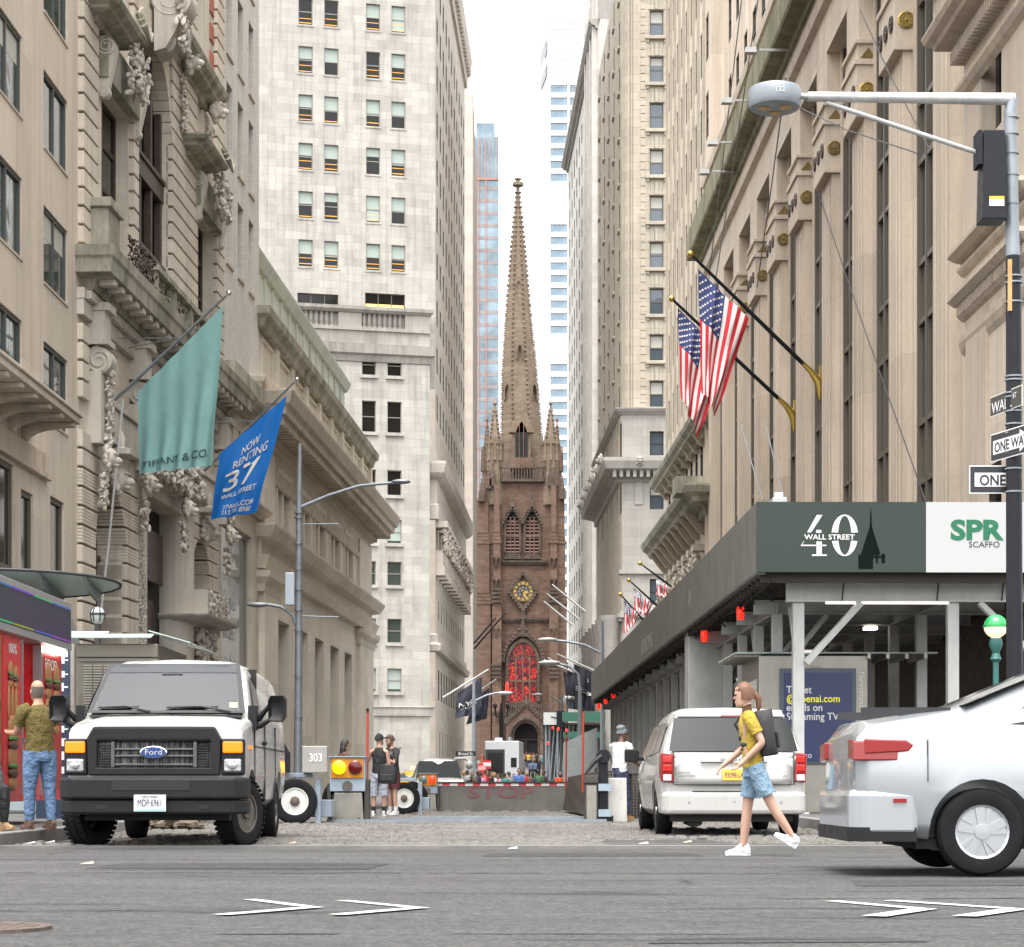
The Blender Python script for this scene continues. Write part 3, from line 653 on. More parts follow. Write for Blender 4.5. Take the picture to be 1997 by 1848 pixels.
# ================ light brick block with the glazed shopfront
b = thing('brick_building', 'plain light grey brick block with narrow windows above a mossy cornice and a glazed shopfront', 'building', mtx=T.M)
a0, a1 = s_(432), s_(505); cl = [(441.7, 453), (463.8, 474.4), (485, 494.5)]; zh = tz(442, 157); hh = zh - tz(442, 304); pt = (tz(442, 157) - tz(442, 361.5)); zp = T.z(426, 666, .5)
rc = [(s_(p), s_(q), zh + k * pt - hh, zh + k * pt) for p, q in cl for k in range(-3, 4) if zh + k * pt - hh > zp + .2]
g = MB(); wall(g, a0, a1, zp - .3, 40, rc, .0, .36); g.quad((a1, 0, 0), (a1, 14, 0), (a1, 14, 40), (a1, 0, 40)); g.quad((a0, 0, 20), (a0, 14, 20), (a0, 14, 40), (a0, 0, 40)); g.done('wall', m_grit, b)
for r_ in rc: win(b, *r_, .25, m_frameblk, m_glassdk, 1, 2)
g = MB()
for p, q, c, d in rc: g.box(p - .08, -.06, c - .12, q + .08, .2, c + .005)
g.done('sill', m_fortyband, b)
gl = (s_(433), s_(492), .6, tz(433, 1010)); up = [(s_(u), s_(u + 9), zp - 4.2, zp - 1.9) for u in (446, 466, 486)]
g = MB(); wall(g, a0, a1, -.5, zp - .3, [gl] + up, .02, .4); g.done('lower_wall', m_lime, b)
for r_ in up: win(b, *r_, .3, m_frameblk, m_glassdk, 1, 2)
g = MB(); mould(g, a0 - .05, a1 - .3, CORN(.75, zp - .75, .6)); g.box(a0 - .02, -.5, zp - .72, a1 + .02, .3, zp); g.done('mossy_cornice', m_moss, b)
g = MB(); zt = tz(433, 1010) + .5; mould(g, a0, a1, CORN(.5, zt + .7, .35)); g.done('shop_cornice', m_lime, b)
sh = win(b, gl[0], gl[1], gl[2], gl[3], .2, m_framegrey, glass('shop_glass', (.10, .115, .11), .06, .12, .9), 1, 1, ft=.12, name='shop_window'); g = MB(); g.box(0, .0, 3.1, gl[1] - gl[0], .05, 3.16); g.done('transom', m_framegrey, sh)
for k, tx in enumerate(("Don't let your", 'data monster', 'slow you down')):
    text(tx, .95, 'lettering', mat('frosted_lettering', (.42, .43, .41), .7), sh, T3(.25, .03, 6.55 - k * 1.12), 'LEFT', .004, .72)
# ================ four-storey bank with heavy cornices
B = Fac(505, 84, 721, 121.2); bs, bz = B.s, B.z; L = B.L
b = thing('corner_bank', 'low classical limestone bank with heavy modillion cornices and tall deep ground windows', 'building', mtx=B.M)
zc = B.z(768, 998, 1.5); zat = B.z(722, 866, .45); zm = B.z(742, 1177, .7)
gw = [(bs(u0), bs(u1), 1.2, bz(540.7, 1208)) for u0, u1 in ((540.7, 565.5), (582, 600), (614, 632), (644.5, 661), (672, 686.5))]
uw = []
for u0, u1 in ((539.4, 564.4), (585, 602), (612.5, 632), (643, 661), (671, 686)):
    p, q = bs(u0), bs(u1); m = (q - p) * .43; zt_, zb_ = bz(539.4, 924), bz(539.4, 1032); uw += [(p, p + m, zb_, zt_), (q - m, q, zb_, zt_)]
g = MB(); wall(g, 0, L, -1, zc - 1.5, gw + uw, 0, 1.1); g.quad((L, 0, -1), (L, 20, -1), (L, 20, zat), (L, 0, zat)); g.quad((0, .0, 0), (0, 20, 0), (0, 20, zat), (0, 0, zat)); g.box(.02, .05, zc - 1.5, L - .02, 19, zat - .5); g.done('wall', m_bank, b)
for r_ in gw: win(b, *r_, .95, m_frameblk, m_glassdk, 2, 6, ft=.09)
for r_ in uw: win(b, *r_, .8, m_frameblk, m_glassdk, 1, 3)
g = MB()
for k in range(0, 10, 2): p, q = uw[k][0], uw[k + 1][1]; zb_, zt_ = uw[k][2:]; g.box(p - .25, -.07, zb_ - .02, p - .03, .03, zt_ + .25); g.box(q + .03, -.07, zb_ - .02, q + .25, .03, zt_ + .25); g.box(p - .25, -.09, zt_ + .03, q + .25, .03, zt_ + .27)
g.done('window_surround', m_bank, b)
g = MB()
for p, q in ((0, bs(532)), (bs(695), L)):
    g.box(p + .02, -.22, -1, q + .02, .02, zm - 1.9); g.box(p + .35, -.16, zm, q - .35, .02, zc - 2.0)
g.done('end_pilaster', m_bank, b)
g = MB()
for p, q in ((0, bs(532)), (bs(695), L)): mould(g, p - .0, q + .02, [(0, zm - 2.6), (.24, zm - 2.6), (.3, zm - 2.3), (.5, zm - 2.05), (.55, zm - 1.8), (0, zm - 1.78)])
g.done('pilaster_cap', m_bank, b)
g = MB(); mould(g, 0, L, [(0, zm - 1.75), (.3, zm - 1.7), (.42, zm - 1.4), (.5, zm - 1.2), (.1, zm - 1.15), (.12, zm - .6), (.55, zm - .5), (.78, zm - .1), (.8, zm), (-.2, zm + .06)]); g.done('middle_cornice', m_bank, b)
zf = zc - 1.5
g = MB(); mould(g, 0, L, [(0, zf - 1.55), (.12, zf - 1.5), (.16, zf - 1.3), (.06, zf - 1.25), (.06, zf - .15), (.2, zf - .1), (.3, zf + .15), (.35, zf + .5), (1.25, zf + .56), (1.28, zf + .85), (1.42, zf + .95), (1.55, zc - .1), (1.55, zc), (.0, zc + .12)]); g.done('main_cornice', m_bankcarve, b)
g = MB(); x = -.9
while x < L + .9: g.box(x, -1.12, zf + .18, x + .3, -.2, zf + .54); x += .62
x = -.2
while x < L + .2: g.box(x, -.42, zf - .08, x + .12, 0, zf + .16); x += .24
g.done('modillion', m_bankcarve, b, bevel=.02)
g = MB(); mould(g, 0, L, [(0, zat - .8), (.2, zat - .75), (.3, zat - .4), (.45, zat - .3), (.5, zat), (-.3, zat + .05)]); g.done('attic_cornice', m_moss, b)
g = MB(); n = 9
for k in range(n):
    x = L * (k + .5) / n; hw = L / n / 2; zb_, zt_ = zc + .5, zat - 1.1
    g.box(x + hw - .35, -.12, zc, x + hw + .35, .04, zat - .8)
    for p in ((x - hw + .65, zb_, x + hw - .65, zb_ + .08), (x - hw + .65, zt_, x + hw - .65, zt_ + .08), (x - hw + .65, zb_, x - hw + .73, zt_), (x + hw - .73, zb_, x + hw - .65, zt_)): g.box(p[0], -.04, p[1], p[2], .06, p[3])
g.done('attic_panel', m_bank, b)
m_cop = stone('pale_green_render', (.46, .48, .40), 9, 9, .001, .12, .8, .35, .2)
zg = B.z(507.7, 494, -2); pr = [(bs(u0, -2), bs(u1, -2), B.z(u0, v0, -2) - .95, B.z(u0, v0, -2)) for u0, u1, v0 in ((512, 533, 572), (558, 577, 640), (593.5, 610, 690), (625, 640, 735), (653, 666, 775))]
Lr = B.s(672, -2.0)
g = MB(); wall(g, -.5, Lr, zat - .6, zg - .9, [(a, c, zat + .5, zat + 1.5) for a, c, d, e in pr], 2.0, .3); g.quad((Lr, 2, zat - .6), (Lr, 14, zat - .6), (Lr, 14, zg), (Lr, 2, zg)); g.X = T3(0, 2.0, 0); mould(g, -.5, Lr, [(0, zg - .9), (.15, zg - .85), (.3, zg - .5), (.35, zg - .35), (.15, zg - .3), (.15, zg), (-.5, zg)]); x = 1
while x < Lr: g.box(x, -.1, zat - .4, x + .2, .02, zg - .9); x += 2.4
g.X = None; g.done('penthouse', m_cop, b)
for a, c, d, e in pr: win(b, a, c, zat + .5, zat + 1.5, 2.15, m_frameblk, m_glassdk, 6, 1, ft=.04)
g = MB(); mould(g, -1.6, 1.2, CORN(.6, zc + .4, .8)); o = g.done('end_block', m_bank, b)
# ================ white marble tower
A = Fac(505, 168, 849, 171.4); S = Fac(849, 171.4, 906, 213)
b = thing('marble_tower', 'white marble tower with paired green-blinded windows above a balustraded lower block', 'building', mtx=A.M)
cols = [(507, 532), (582.2, 609.9), (632, 660.6), (713.6, 741.8), (763, 791)]; cols = [(A.s(p), A.s(q)) for p, q in cols]
cols = [(cols[1][0] - (cols[4][0] - cols[2][0]), cols[1][1] - (cols[4][0] - cols[2][0]))] + cols[1:]
zt = A.z(763, 104.6); pit = (A.z(763, 11) - A.z(763, 477.9)) / 5; hh = 51.7 * 171 / 4200; wd = 1.13
rc = [((p + q) / 2 - wd / 2, (p + q) / 2 + wd / 2, zt + k * pit - hh, zt + k * pit) for k in range(2, -5, -1) for p, q in cols]
tri = [(A.s(p), A.s(q), A.z(p, 599), A.z(p, 571)) for p, q in ((580, 660), (712, 790))]
zTop = 72.5; zL = A.z(577, 592, 1.2)
g = MB(); wall(g, -3, A.L, zL - 6, zTop, rc + tri, 0, .25); g.done('wall', m_marble, b)
r2 = random.Random(5)
for r_ in rc: win(b, *r_, .14, m_framegrey, m_glassdk, 1, 2, blind=r2.choice([.5, .5, .44, .48, .55, .58, 0, .95] if r2.random() < .8 else [.3, .7, 0]), lit=r2.choice([1, 2, 3, 5, 7, 9, 11, 0, 0, 4, 6]))
for r_ in tri:
    o = win(b, *r_, .14, m_frame, m_glassdk, 3, 1); g = MB(); g.box(.08, .045, .08, r_[1] - r_[0] - .08, .052, .3); g.done('lit_sill', m_litdim, o)
g = MB()
for p, q, c, d in rc: g.box(p - .08, -.05, c - .14, q + .08, .1, c + .004)
g.done('sill', m_marble, b)
# lower block
X = A.s(838, 1.2); zk = A.z(700, 705, 1.2); lc = [(560, 592), (705.9, 733.3), (755.4, 783.4)]
lv = [(692, 733), (783, 844), (917, 966), (1014, 1060), (1095.6, 1142), (1207, 1254), (1304, 1350)]
lr = [(A.s(p, 1.2), A.s(q, 1.2), A.z(745, v1, 1.2), A.z(745, v0, 1.2)) for v0, v1 in lv for p, q in lc]
g = MB(); g.X = T3(0, -1.2, 0); wall(g, -3, X, -2, zk, lr, 0, .3); g.quad((X, 0, -2), (X, 1.2, -2), (X, 1.2, zk), (X, 0, zk)); g.X = None; g.done('lower_wall', m_marble, b)
for r_ in lr: win(b, *r_, -1.05, m_framegrey, m_glassgreen if r_[2] < 22 else m_glassdk, 1, 2, blind=r2.choice([0, 0, .9, .45]) if r_[2] < 22 else 0, lit=0)
g = MB()
for p, q, c, d in lr: g.box(p - .15, -1.38, c - .25, q + .15, -1.0, c - .001)
g.done('sill', m_marble, b)
z1 = A.z(700, 672, 1.2); zb = A.z(700, 645, 1.2)
g = MB(); g.X = T3(0, -1.2, 0); mould(g, -3, X, [(0, zk - .05), (.1, zk), (.2, zk + .45), (.4, zk + .6), (.45, z1), (0, z1 + .05)]); g.box(-3, -.02, z1, X, 1, zb); g.box(-3, -.15, zb, X + .05, .3, zb + .25)
mould(g, -3, X, [(0, zL - .5), (.12, zL - .45), (.3, zL - .25), (.32, zL), (-.3, zL + .02)]); g.quad((-3, .25, zb), (X, .25, zb), (X, .25, zL), (-3, .25, zL))
for p, q in ((-3, .5), (A.s(660, 1.2), A.s(705, 1.2)), (A.s(790, 1.2), X)): g.box(p, -.04, zb + .25, q, .25, zL - .5)
g.X = None; g.done('parapet', m_marblegrey, b)
for p, q in ((582, 660), (706, 789)):
    p, q = A.s(p, 1.2), A.s(q, 1.2); x = p + .2
    h = zL - zb - .75
    while x < q - .1:
        inst('baluster', WC.setdefault('bal', MB().lathe([(.16, 0), (.16, .12), (.1, .16), (.17, .5), (.13, .9), (.08, h - .25), (.13, h - .14), (.13, h)], n=10).mesh('baluster', m_marblegrey, 40)), b, (x, -1.05, zb + .25)); x += .41
zd = A.z(760, 1379, 1.2); g = MB(); g.X = T3(0, -1.2, 0); mould(g, -3, X + .1, [(0, zd - .75), (.15, zd - .7), (.2, zd - .2), (.3, zd), (0, zd + .05)]); g.X = None; g.done('band_course', m_marble, b)
# street side of the tower
b2 = side(b, A, S)
LS = S.L; n = 11; zcor = S.z(860, 905, .4); rs = []
for k in range(n):
    x = 2.2 + (LS - 3.6) * k / (n - 1)
    for j in range(12): q = zt + (2 - j) * pit; rs.append((x - .75, x + .75, q - hh, q))
rs = [r_ for r_ in rs if r_[2] > zcor + 1.5]
lo = [(x - .45, x + .45, 14.0, 15.6) for x in [4 + 3.4 * k for k in range(11)]] + [(x - .7, x + .7, 7.5, 10) for x in [4 + 3.4 * k for k in range(11)]] + [(x - .35, x + .35, .5, 5) for x in [5.2 + 3.4 * k for k in range(10)]]
g = MB(); wall(g, 0, LS, -2, zTop, rs + lo, 0, .1); g.quad((LS, 0, -2), (LS, 20, -2), (LS, 20, zTop), (LS, 0, zTop)); g.done('wall', m_onewall, b2)
winset(b2, sorted(rs, key=lambda r_: r_[0]), .02, m_frameblk, m_glassdk); winmass(b2, lo, .02, m_frameblk, m_glassdk)
g = MB(); mould(g, 0, LS, [(0, zTop - 3.0), (.25, zTop - 2.9), (.3, zTop - 1.9), (.6, zTop - 1.5), (.72, zTop - .2), (.72, zTop), (-.3, zTop + .1)])
mould(g, 0, LS, [(0, zcor - 4.6), (.25, zcor - 4.5), (.3, zcor - 3.4), (.15, zcor - 3.3), (.15, zcor - 1.4), (.5, zcor - 1.2), (.75, zcor - .9), (.9, zcor - .2), (.9, zcor), (0, zcor + .1)]); g.done('cornice', m_onewall, b2)
g = MB(); x = 0
while x < LS: g.box(x, -.58, zTop - 1.9, x + .5, 0, zTop - 1.55); x += 1.1
g.done('modillion', m_onewall, b2)
zq = zcor - 4.6
for k in range(12):
    x = 1.6 + (LS - 3.2) * k / 11; g = MB(); g.box(x - .75, -.55, 18.2, x + .75, 0, zq - 2.3); g.box(x - .95, -.7, 17.4, x + .95, 0, 18.2)
    for q in (-.45, -.15, .15, .45): g.box(x + q - .06, -.62, 18.4, x + q + .06, -.5, zq - 2.35)
    carve(g, x - .9, x + .9, zq - 2.2, zq - .5, -.55, .45, 26, k, .2, .42); g.box(x - 1.1, -.95, zq - .5, x + 1.1, 0, zq); g.done('corinthian_pilaster', m_onewall, b2, smooth=35)
g = MB(); mould(g, 0, LS, [(0, 11.2), (.4, 11.3), (.5, 11.8), (.2, 12.0), (.2, 12.6), (0, 12.7)]); g.done('band_course', m_onewall, b2)
flatten(b2, b)
# ================ slim tan tower beyond
f = Fac(866, 243, 922, 243); b = thing('setback_tower', 'slim tan stone tower with one column of windows just beyond the white marble tower', 'building', mtx=f.M)
zt = .7 + 1447 * 243 / 4200; q0, q1 = f.s(896), f.s(905); rc = [(q0, q1, f.z(900, v + 35.5), f.z(900, v)) for v in [298.5 + 64.2 * k for k in range(-3, 18)]]
rc += [(q0 - 2.6, q1 - 2.6, c, d) for a, d_, c, d in rc]
g = MB(); wall(g, 0, f.L, -2, zt - 6, rc, 0, .3); g.add([(0, 0, zt - 6), (f.L, 0, zt - 6), (f.L - .3, 1, zt), (0, 1, zt)], [(0, 1, 2, 3)]); g.quad((f.L, 0, -2), (f.L, 30, -2), (f.L, 30, zt - 6), (f.L, 0, zt - 6)); g.quad((0, 1, zt), (f.L - .3, 1, zt), (f.L - .3, 30, zt), (0, 30, zt)); g.done('wall', m_onewall, b)
for r_ in rc: win(b, *r_, .2, m_frameblk, m_glassblue, 2, 1, ft=.08)
g = MB()
for p, q, c, d in rc: g.box(p - .1, -.06, c - .2, q + .1, .1, c - .003)
g.done('sill', m_fortyband, b)
# ================ glass tower with copper fins
D = 560; f = Fac(921, D, 972.3, D); b = thing('glass_tower', 'glass tower with copper-coloured vertical fins with rippled panes rising behind the church', 'building', mtx=f.M)
zt = .7 + 1293 * D / 4200; z2 = f.z(950, 352); k_ = D / 4200
m_gt = mat('rippled_glass', (.19, .25, .29), .25, .3, .55, .14, 1.0, .22)
m_gt2 = mat('opaque_spandrel', (.27, .235, .23), .5, .1, .3, .2); m_cu = mat('copper_fin', (.40, .20, .14), .5, .2)
g = MB(); g.box(0, 0, -2, f.L, 40, zt - 4, 0, 0); g.box(1, 1.5, zt - 4, f.L - 1, 38, zt); g.done('curtain_wall', m_gt, b)
g = MB(); z = 10
while z < z2 - 1: g.box(-.01, -.05, z, f.L + .01, .5, z + .9); z += 24.2 * k_
g.done('spandrel', m_gt2, b)
for u, w2 in ((933, 1.0), (948, 1.0)): g = MB(); x = f.s(u); g.box(x - w2 * k_, -.5, -2, x + w2 * k_, .2, z2); g.done('copper_fin', m_cu, b)
g = MB(); g.box(-.02, -.4, z2, f.L + .02, .3, z2 + .6); g.done('copper_band', m_cu, b)
for u in (926, 934, 940, 947, 954, 962, 969): g = MB(); x = f.s(u); g.box(x - .12, -.45, z2 + .6, x + .12, 0, zt - 4.2); g.done('vertical_fin', m_cu if u in (934, 947) else m_gt2, b)
# ================ right side of the street
H = Fac(1386, 101.3, 1890, 48.1); hs_, hz = H.s, H.z; L = H.L
b = thing('pilastered_building', 'large buff limestone office building with tall gilded-rosette pilasters above the green scaffold shed', 'building', mtx=H.M)
ros = [1742.3, 1668.6, 1607.8, 1556.4, 1510.7, 1471.3]; rs = [hs_(u, .35) for u in ros]; bay = (rs[0] - rs[5]) / 5
px = [rs[0] - .9 + bay * k for k in range(2, -9, -1)]; px = [x for x in px if -.5 < x < L - .2]
zh = hz(1592, 180, 0); zr = hz(1607.8, 290, .35); zfr = zh + 1.55
m_h = m_forty; PW = .95
g = MB(); g.quad((0, .32, -1), (L, .32, -1), (L, .32, zh), (0, .32, zh)); o = g.done('curtain_glazing', m_glassdk, b)
for x in px:   # glazing strips between the pilasters
    a, c = x + PW + .3, x + bay - PW - .3
    if c > L: c = L
    if c - a < .5: continue
    g = MB(); r2 = random.Random(int(x * 7)); z = 4.2; k = 0
    for q in (a, c - .12, a + (c - a) / 3, a + (c - a) * 2 / 3): g.box(q, .18, 3, q + .12, .31, zh - .01)
    while z < zh: g.box(a + .12, .2, z, c - .12, .305, z + .14); z += [1.5, 2.55][k % 2]; k += 1
    w2 = g.done('window_strip', m_frame, b); z = 4.34; k = 0
    gp_ = MB(); gs = MB()
    while z < zh - 1:
        h = [1.36, 2.41][k % 2]; t_ = gs if k % 2 == 0 else gp_; h = min(h, zh - z - .1)
        t_.quad((a + .12, .3, z), (c - .12, .3, z), (c - .12, .3, z + h), (a + .12, .3, z + h)); z += [1.5, 2.55][k % 2]; k += 1
    gs.done('spandrel', mat('spandrel_panel', (.10, .085, .065), .5, 0, .2, 2), w2); gp_.done('pane', m_glassgreen, w2)
for x in px:
    g = MB(); a, c = max(0, x - PW), x + PW
    g.box(a, -.12, -1, c, .4, zr - .75); g.box(x - PW - .3, .12, -1, a, .4, zh); g.box(c, .12, -1, c + .3, .4, zh); g.box(a + .25, -.16, 6, c - .25, -.12, zr - 1.0)
    for q in (-.42, .42): g.box(x + q - .05, -.19, 6, x + q + .05, -.16, zr - 1.2)
    g.box(a - .1, -.36, zr - .75, c + .1, .4, zr + .7); g.box(a - .16, -.42, zr + .7, c + .16, .4, zr + .85); g.box(a - .05, -.32, zr + .85, c + .05, .4, zr + 1.3); g.box(a - .14, -.4, zr + 1.3, c + .14, .4, zr + 1.42); g.box(a, -.28, zr + 1.42, c, .4, zh)
    g.done('pilaster', m_h, b, bevel=.015)
    def disc(g, M_):
        M_ = M_ @ Matrix.Scale(.74, 4)
        g.X = M_; g.lathe([(.30, 0), (.30, .05), (.25, .07), (.24, .03), (.02, .03)], n=18)
        for k in range(8): g.X = M_ @ Matrix.Rotation(k * math.pi / 4, 4, 'Z'); g.box(.06, -.035, .02, .22, .035, .055)
        g.X = M_; g.lathe([(.08, .02), (.05, .08), (.01, .09)], n=8); g.X = None
    g = MB(); disc(g, T3(c + .1, -.06, zr) @ Matrix.Rotation(R(90), 4, 'Y')); g.done('gilded_rosette', m_rosette if int(x) % 3 else mat('bright_gilding', (.36, .25, .08), .45, .8, .2, 8), b)
    g = MB()
    for q in (-.72, 0, .72): disc(g, T3(x + q, -.36, zr) @ Matrix.Rotation(R(90), 4, 'X'))
    g.done('bronze_rosette', m_bronze, b)
    g = MB(); g.add([(c + .06, -.25, zr + .9), (c + .06, .2, zr + .9), (c + .09, 0, zr + 1.2)], [(0, 1, 2)]); g.done('gilded_triangle', m_rosette, b)
zc0 = hz(1480, 163, 1.0); at0, at1 = zfr + 1.5, zfr + 3.6
aw = []
for x in px:
    for q in (bay * .36, bay * .64): aw.append((x + q - .55, x + q + .55, at0, at1))
g = MB(); g.X = T3(0, -.28, 0); wall(g, 0, L, zh, zc0 - .2, [a for a in aw if a[1] < L], 0, .5); g.X = None; g.quad((0, -.28, -1), (0, 10, -1), (0, 10, zc0), (0, -.28, zc0)); g.quad((0, -.28, zh), (L, -.28, zh), (L, .5, zh), (0, .5, zh)); g.done('frieze_wall', m_h, b)
for r_ in aw:
    if r_[1] < L: win(b, *r_, .08, m_frame, m_glassdk, 1, 2)
g = MB(); g.X = T3(0, -.28, 0)
mould(g, 0, L, [(0, zfr - .3), (.2, zfr - .2), (.25, zfr + .1), (.1, zfr + .2), (.1, zfr + .6), (.2, zfr + .7), (.2, zfr + .9), (0, zfr + .95)]); mould(g, 0, L, [(0, at1 + .4), (.12, at1 + .45), (.15, at1 + .8), (0, at1 + .85)]); g.X = None; g.done('moulding', m_fortyband, b)
for x in px:
    g = MB(); disc(g, T3(x, -.3, (at0 + at1) / 2) @ Matrix.Rotation(R(90), 4, 'X') @ Matrix.Diagonal((1.5, 2.6, 1.2, 1))); g.done('medallion', m_rosette, b)
g = MB(); mould(g, 0, L, [(.28, zc0 - .3), (.5, zc0 - .25), (.55, zc0 - .05), (1.0, zc0), (1.05, zc0 + .1), (1.05, zc0 + 1.15), (0, zc0 + 1.2)]); g.done('cornice', stone('mossy_ledge', (.25, .225, .15), 9, 9, .001, .3, .8, .5, .4, moss=.8), b)
g = MB(); g.box(0, -.32, -1, L, -.2, 4.25); g.done('dark_ground_floor', m_bronze, b)  # bronze storefront panel, added to make the shed interior darker
zt0 = zc0 + 1.3; g = MB(); tw = []; x = 1.2
while x < L - 2: tw.append(x); x += 2.9
rc = [(x, x + 1.3, zt0 + .8 + k * 3.7, zt0 + 2.9 + k * 3.7) for x in tw for k in range(3)]
g.X = T3(0, .7, 0); wall(g, 0, L, zt0 - .4, zt0 + 13, rc, 0, .06); g.X = None; g.done('upper_wall', m_h, b)
winset(b, sorted(rc, key=lambda r_: (r_[2], -r_[0])), .71, m_frame, m_glassdk)
g = MB()
for x in tw: g.box(x - 1.1, .62, zt0 - .3, x - .5, .72, zt0 + 13)
g.done('pier', m_h, b)
for u, v in ((1458, 91), (1412, 190), (1385, 272), (1369, 329)):
    x, z = H.sz(u, v, 1.9); g = MB(); g.box(x - .16, -2.0, z - .24, x + .16, -1.6, z - .05, .03, .03); g.box(x - .018, -1.5, z - .16, x + .04, -.5, z - .08); o = g.done('floodlight', m_steelw, b)
# ---- bracketed corner block at the right edge
K = Fac(1880, 45.3, 2010, 39.9); kz = lambda v: K.z(1880, v)
b = thing('corner_block', 'buff limestone corner block with moulded string courses behind the tall lamp pole', 'building', mtx=K.M)
g = MB(); op = [(1.5, 3.2, kz(330), kz(150)), (1.5, 3.2, 1, kz(940))]; wall(g, 0, K.L, -1, 26, op, 0, .5); g.quad((0, 0, -1), (0, 4, -1), (0, 4, 26), (0, 0, 26)); g.quad((K.L, 0, -1), (K.L, 9, -1), (K.L, 9, 26), (K.L, 0, 26)); g.done('wall', m_h, b)
for r_ in op: win(b, *r_, .3, m_frame, m_glassdk, 1, 2)
g = MB()
mould(g, 0, K.L, CORN(.75, kz(55), .55))
for v, o, h in ((172, .18, .3), (492, .3, .28), (525, .12, .2), (578, .3, .3), (612, .12, .2), (660, .1, .4)): mould(g, 0, K.L, [(0, kz(v) - h), (o * .6, kz(v) - h * .7), (o, kz(v) - h * .3), (o, kz(v)), (0, kz(v) + .02)])
x = 0
while x < K.L: g.box(x, -.3, kz(55) - .8, x + .09, 0, kz(55) - .55); g.box(x, -.16, kz(600) - .2, x + .06, 0, kz(600)); x += .2
g.box(.5, -.08, 5, 2.2, 0, kz(640)); g.done('string_course', m_fortyband, b)
MB().box(-.05, -.2, -1, K.L, -.05, 4.25).done('dark_ground_floor', m_bronze, b)  # same added bronze panel, darkening the wall behind the shed
# ---- older neighbour with brackets and colonnade
G = Fac(1300, 124.9, 1388, 101.5); gzz = G.z; L = G.L
b = thing('colonnaded_building', 'pale stone building with two bracketed cornices and a band of capitals beyond the pilastered building', 'building', mtx=G.M)
z1 = G.z(1382, 877, 1.4); z2 = G.z(1351, 803, .9); cols = [1.2 + 2.45 * k for k in range(int(L / 2.45))]
rc = [(x, x + 1.25, z2 + 2.2 + k * 3.75, z2 + 4.4 + k * 3.75) for x in cols for k in range(8)]
mid = [(x, x + 1.2, z1 + 1.0, z1 + 3.6) for x in cols]; low = [(x, x + 1.35, q, q + 3.2) for x in cols for q in (z1 - 6.2, z1 - 10.4, z1 - 15)]
g = MB(); wall(g, 0, L, -1, z2 + 34, rc + mid + low, 0, .12); g.quad((0, 0, -1), (0, 20, -1), (0, 20, z2 + 34), (0, 0, z2 + 34)); g.quad((L, 0, -1), (L, 9, -1), (L, 9, z2 + 34), (L, 0, z2 + 34)); g.done('wall', m_h, b)
winset(b, sorted(rc, key=lambda r_: (r_[2], -r_[0])), .03, m_frame, m_glassdk, n=60); winset(b, mid + low, .03, m_frameblk, m_glassdk, n=40)
g = MB()
for x in cols: g.box(x - 1.0, -.12, z2 + .5, x - .22, .0, z2 + 34) if 0 else g.box(x - 1.0, -.05, z2 + .5, x - .22, .0, z2 + 34); g.box(x - .85, -.09, z2 + .5, x - .4, -.05, z2 + 34)
g.done('pier', m_cream, b)
g = MB(); mould(g, 0, L, CORN(1.4, z1, 1.3)); mould(g, 0, L, CORN(.95, z2, .9)); g.box(L - 1.8, -1.7, z1 - .3, L + .1, -.02, z1 + .5); g.done('cornice', m_moss, b)
g = MB()
for x in cols: g.prism([(-.0, z2 - 1.2), (-.25, z2 - 1.1), (-.75, z2 - .35), (-.8, z2 - .32), (0, z2 - .32)], x - .55, x - .3, 'x'); g.prism([(-.0, z1 - 1.9), (-.3, z1 - 1.8), (-1.1, z1 - .75), (0, z1 - .75)], x - .7, x - .35, 'x')
g.done('cornice_bracket', m_fortyband, b)
for x in cols: g = MB(); g.box(x - .85, -.4, 1, x - .25, 0, z1 - 4.1); carve(g, x - 1.0, x - .1, z1 - 4.0, z1 - 2.7, -.4, .3, 16, int(x * 9), .14, .3); g.box(x - 1.05, -.6, z1 - 2.7, x - .05, 0, z1 - 2.4); g.done('pilaster', m_lime, b, smooth=35)
# ---- cream granite tower with rusticated corner
C = Fac(1213, 177, 1335, 177); cz = lambda v, o=0: C.z(1280, v, o); Dd = Fac(1166, 208, 1213, 177)
b = thing('granite_tower', 'cream granite tower with one column of sash windows above a lion-headed cornice', 'building', mtx=C.M)
ww = (C.s(1267), C.s(1294)); v0 = [20 + 90.45 * k for k in range(-1, 9)]; rc = [(*ww, cz(v + 51), cz(v)) for v in v0]; br = [(*ww, cz(889), cz(842)), (*ww, cz(994), cz(940)), (*ww, cz(1092), cz(1046)), (*ww, cz(1180), cz(1130))]
zt = 69; zb = cz(806); X = C.L
g = MB(); wall(g, 1.0, X, zb, zt, rc, 0, .35); g.add([(0, 1.0, zb), (.3, .3, zb), (1.0, 0, zb), (1, 0, zt), (.3, .3, zt), (0, 1.0, zt)], [(0, 1, 4, 5), (1, 2, 3, 4)]); g.done('wall', m_cream, b)
g = MB(); wall(g, 0, X, -1, zb, br, -.15, .4); g.done('lower_wall', m_creamgrey, b)
for k, r_ in enumerate(rc + br): win(b, *r_, .22 if k < len(rc) else .1, m_frameblk if k >= len(rc) else m_frame, m_glassblue, 1, 2, blind=[0, .45, .3, 0, .5, .45, .4, 0, .5, .5, 0, .5, 0, 0, 0][k], bm=m_cream_blind, ft=.09)
p, q = ww
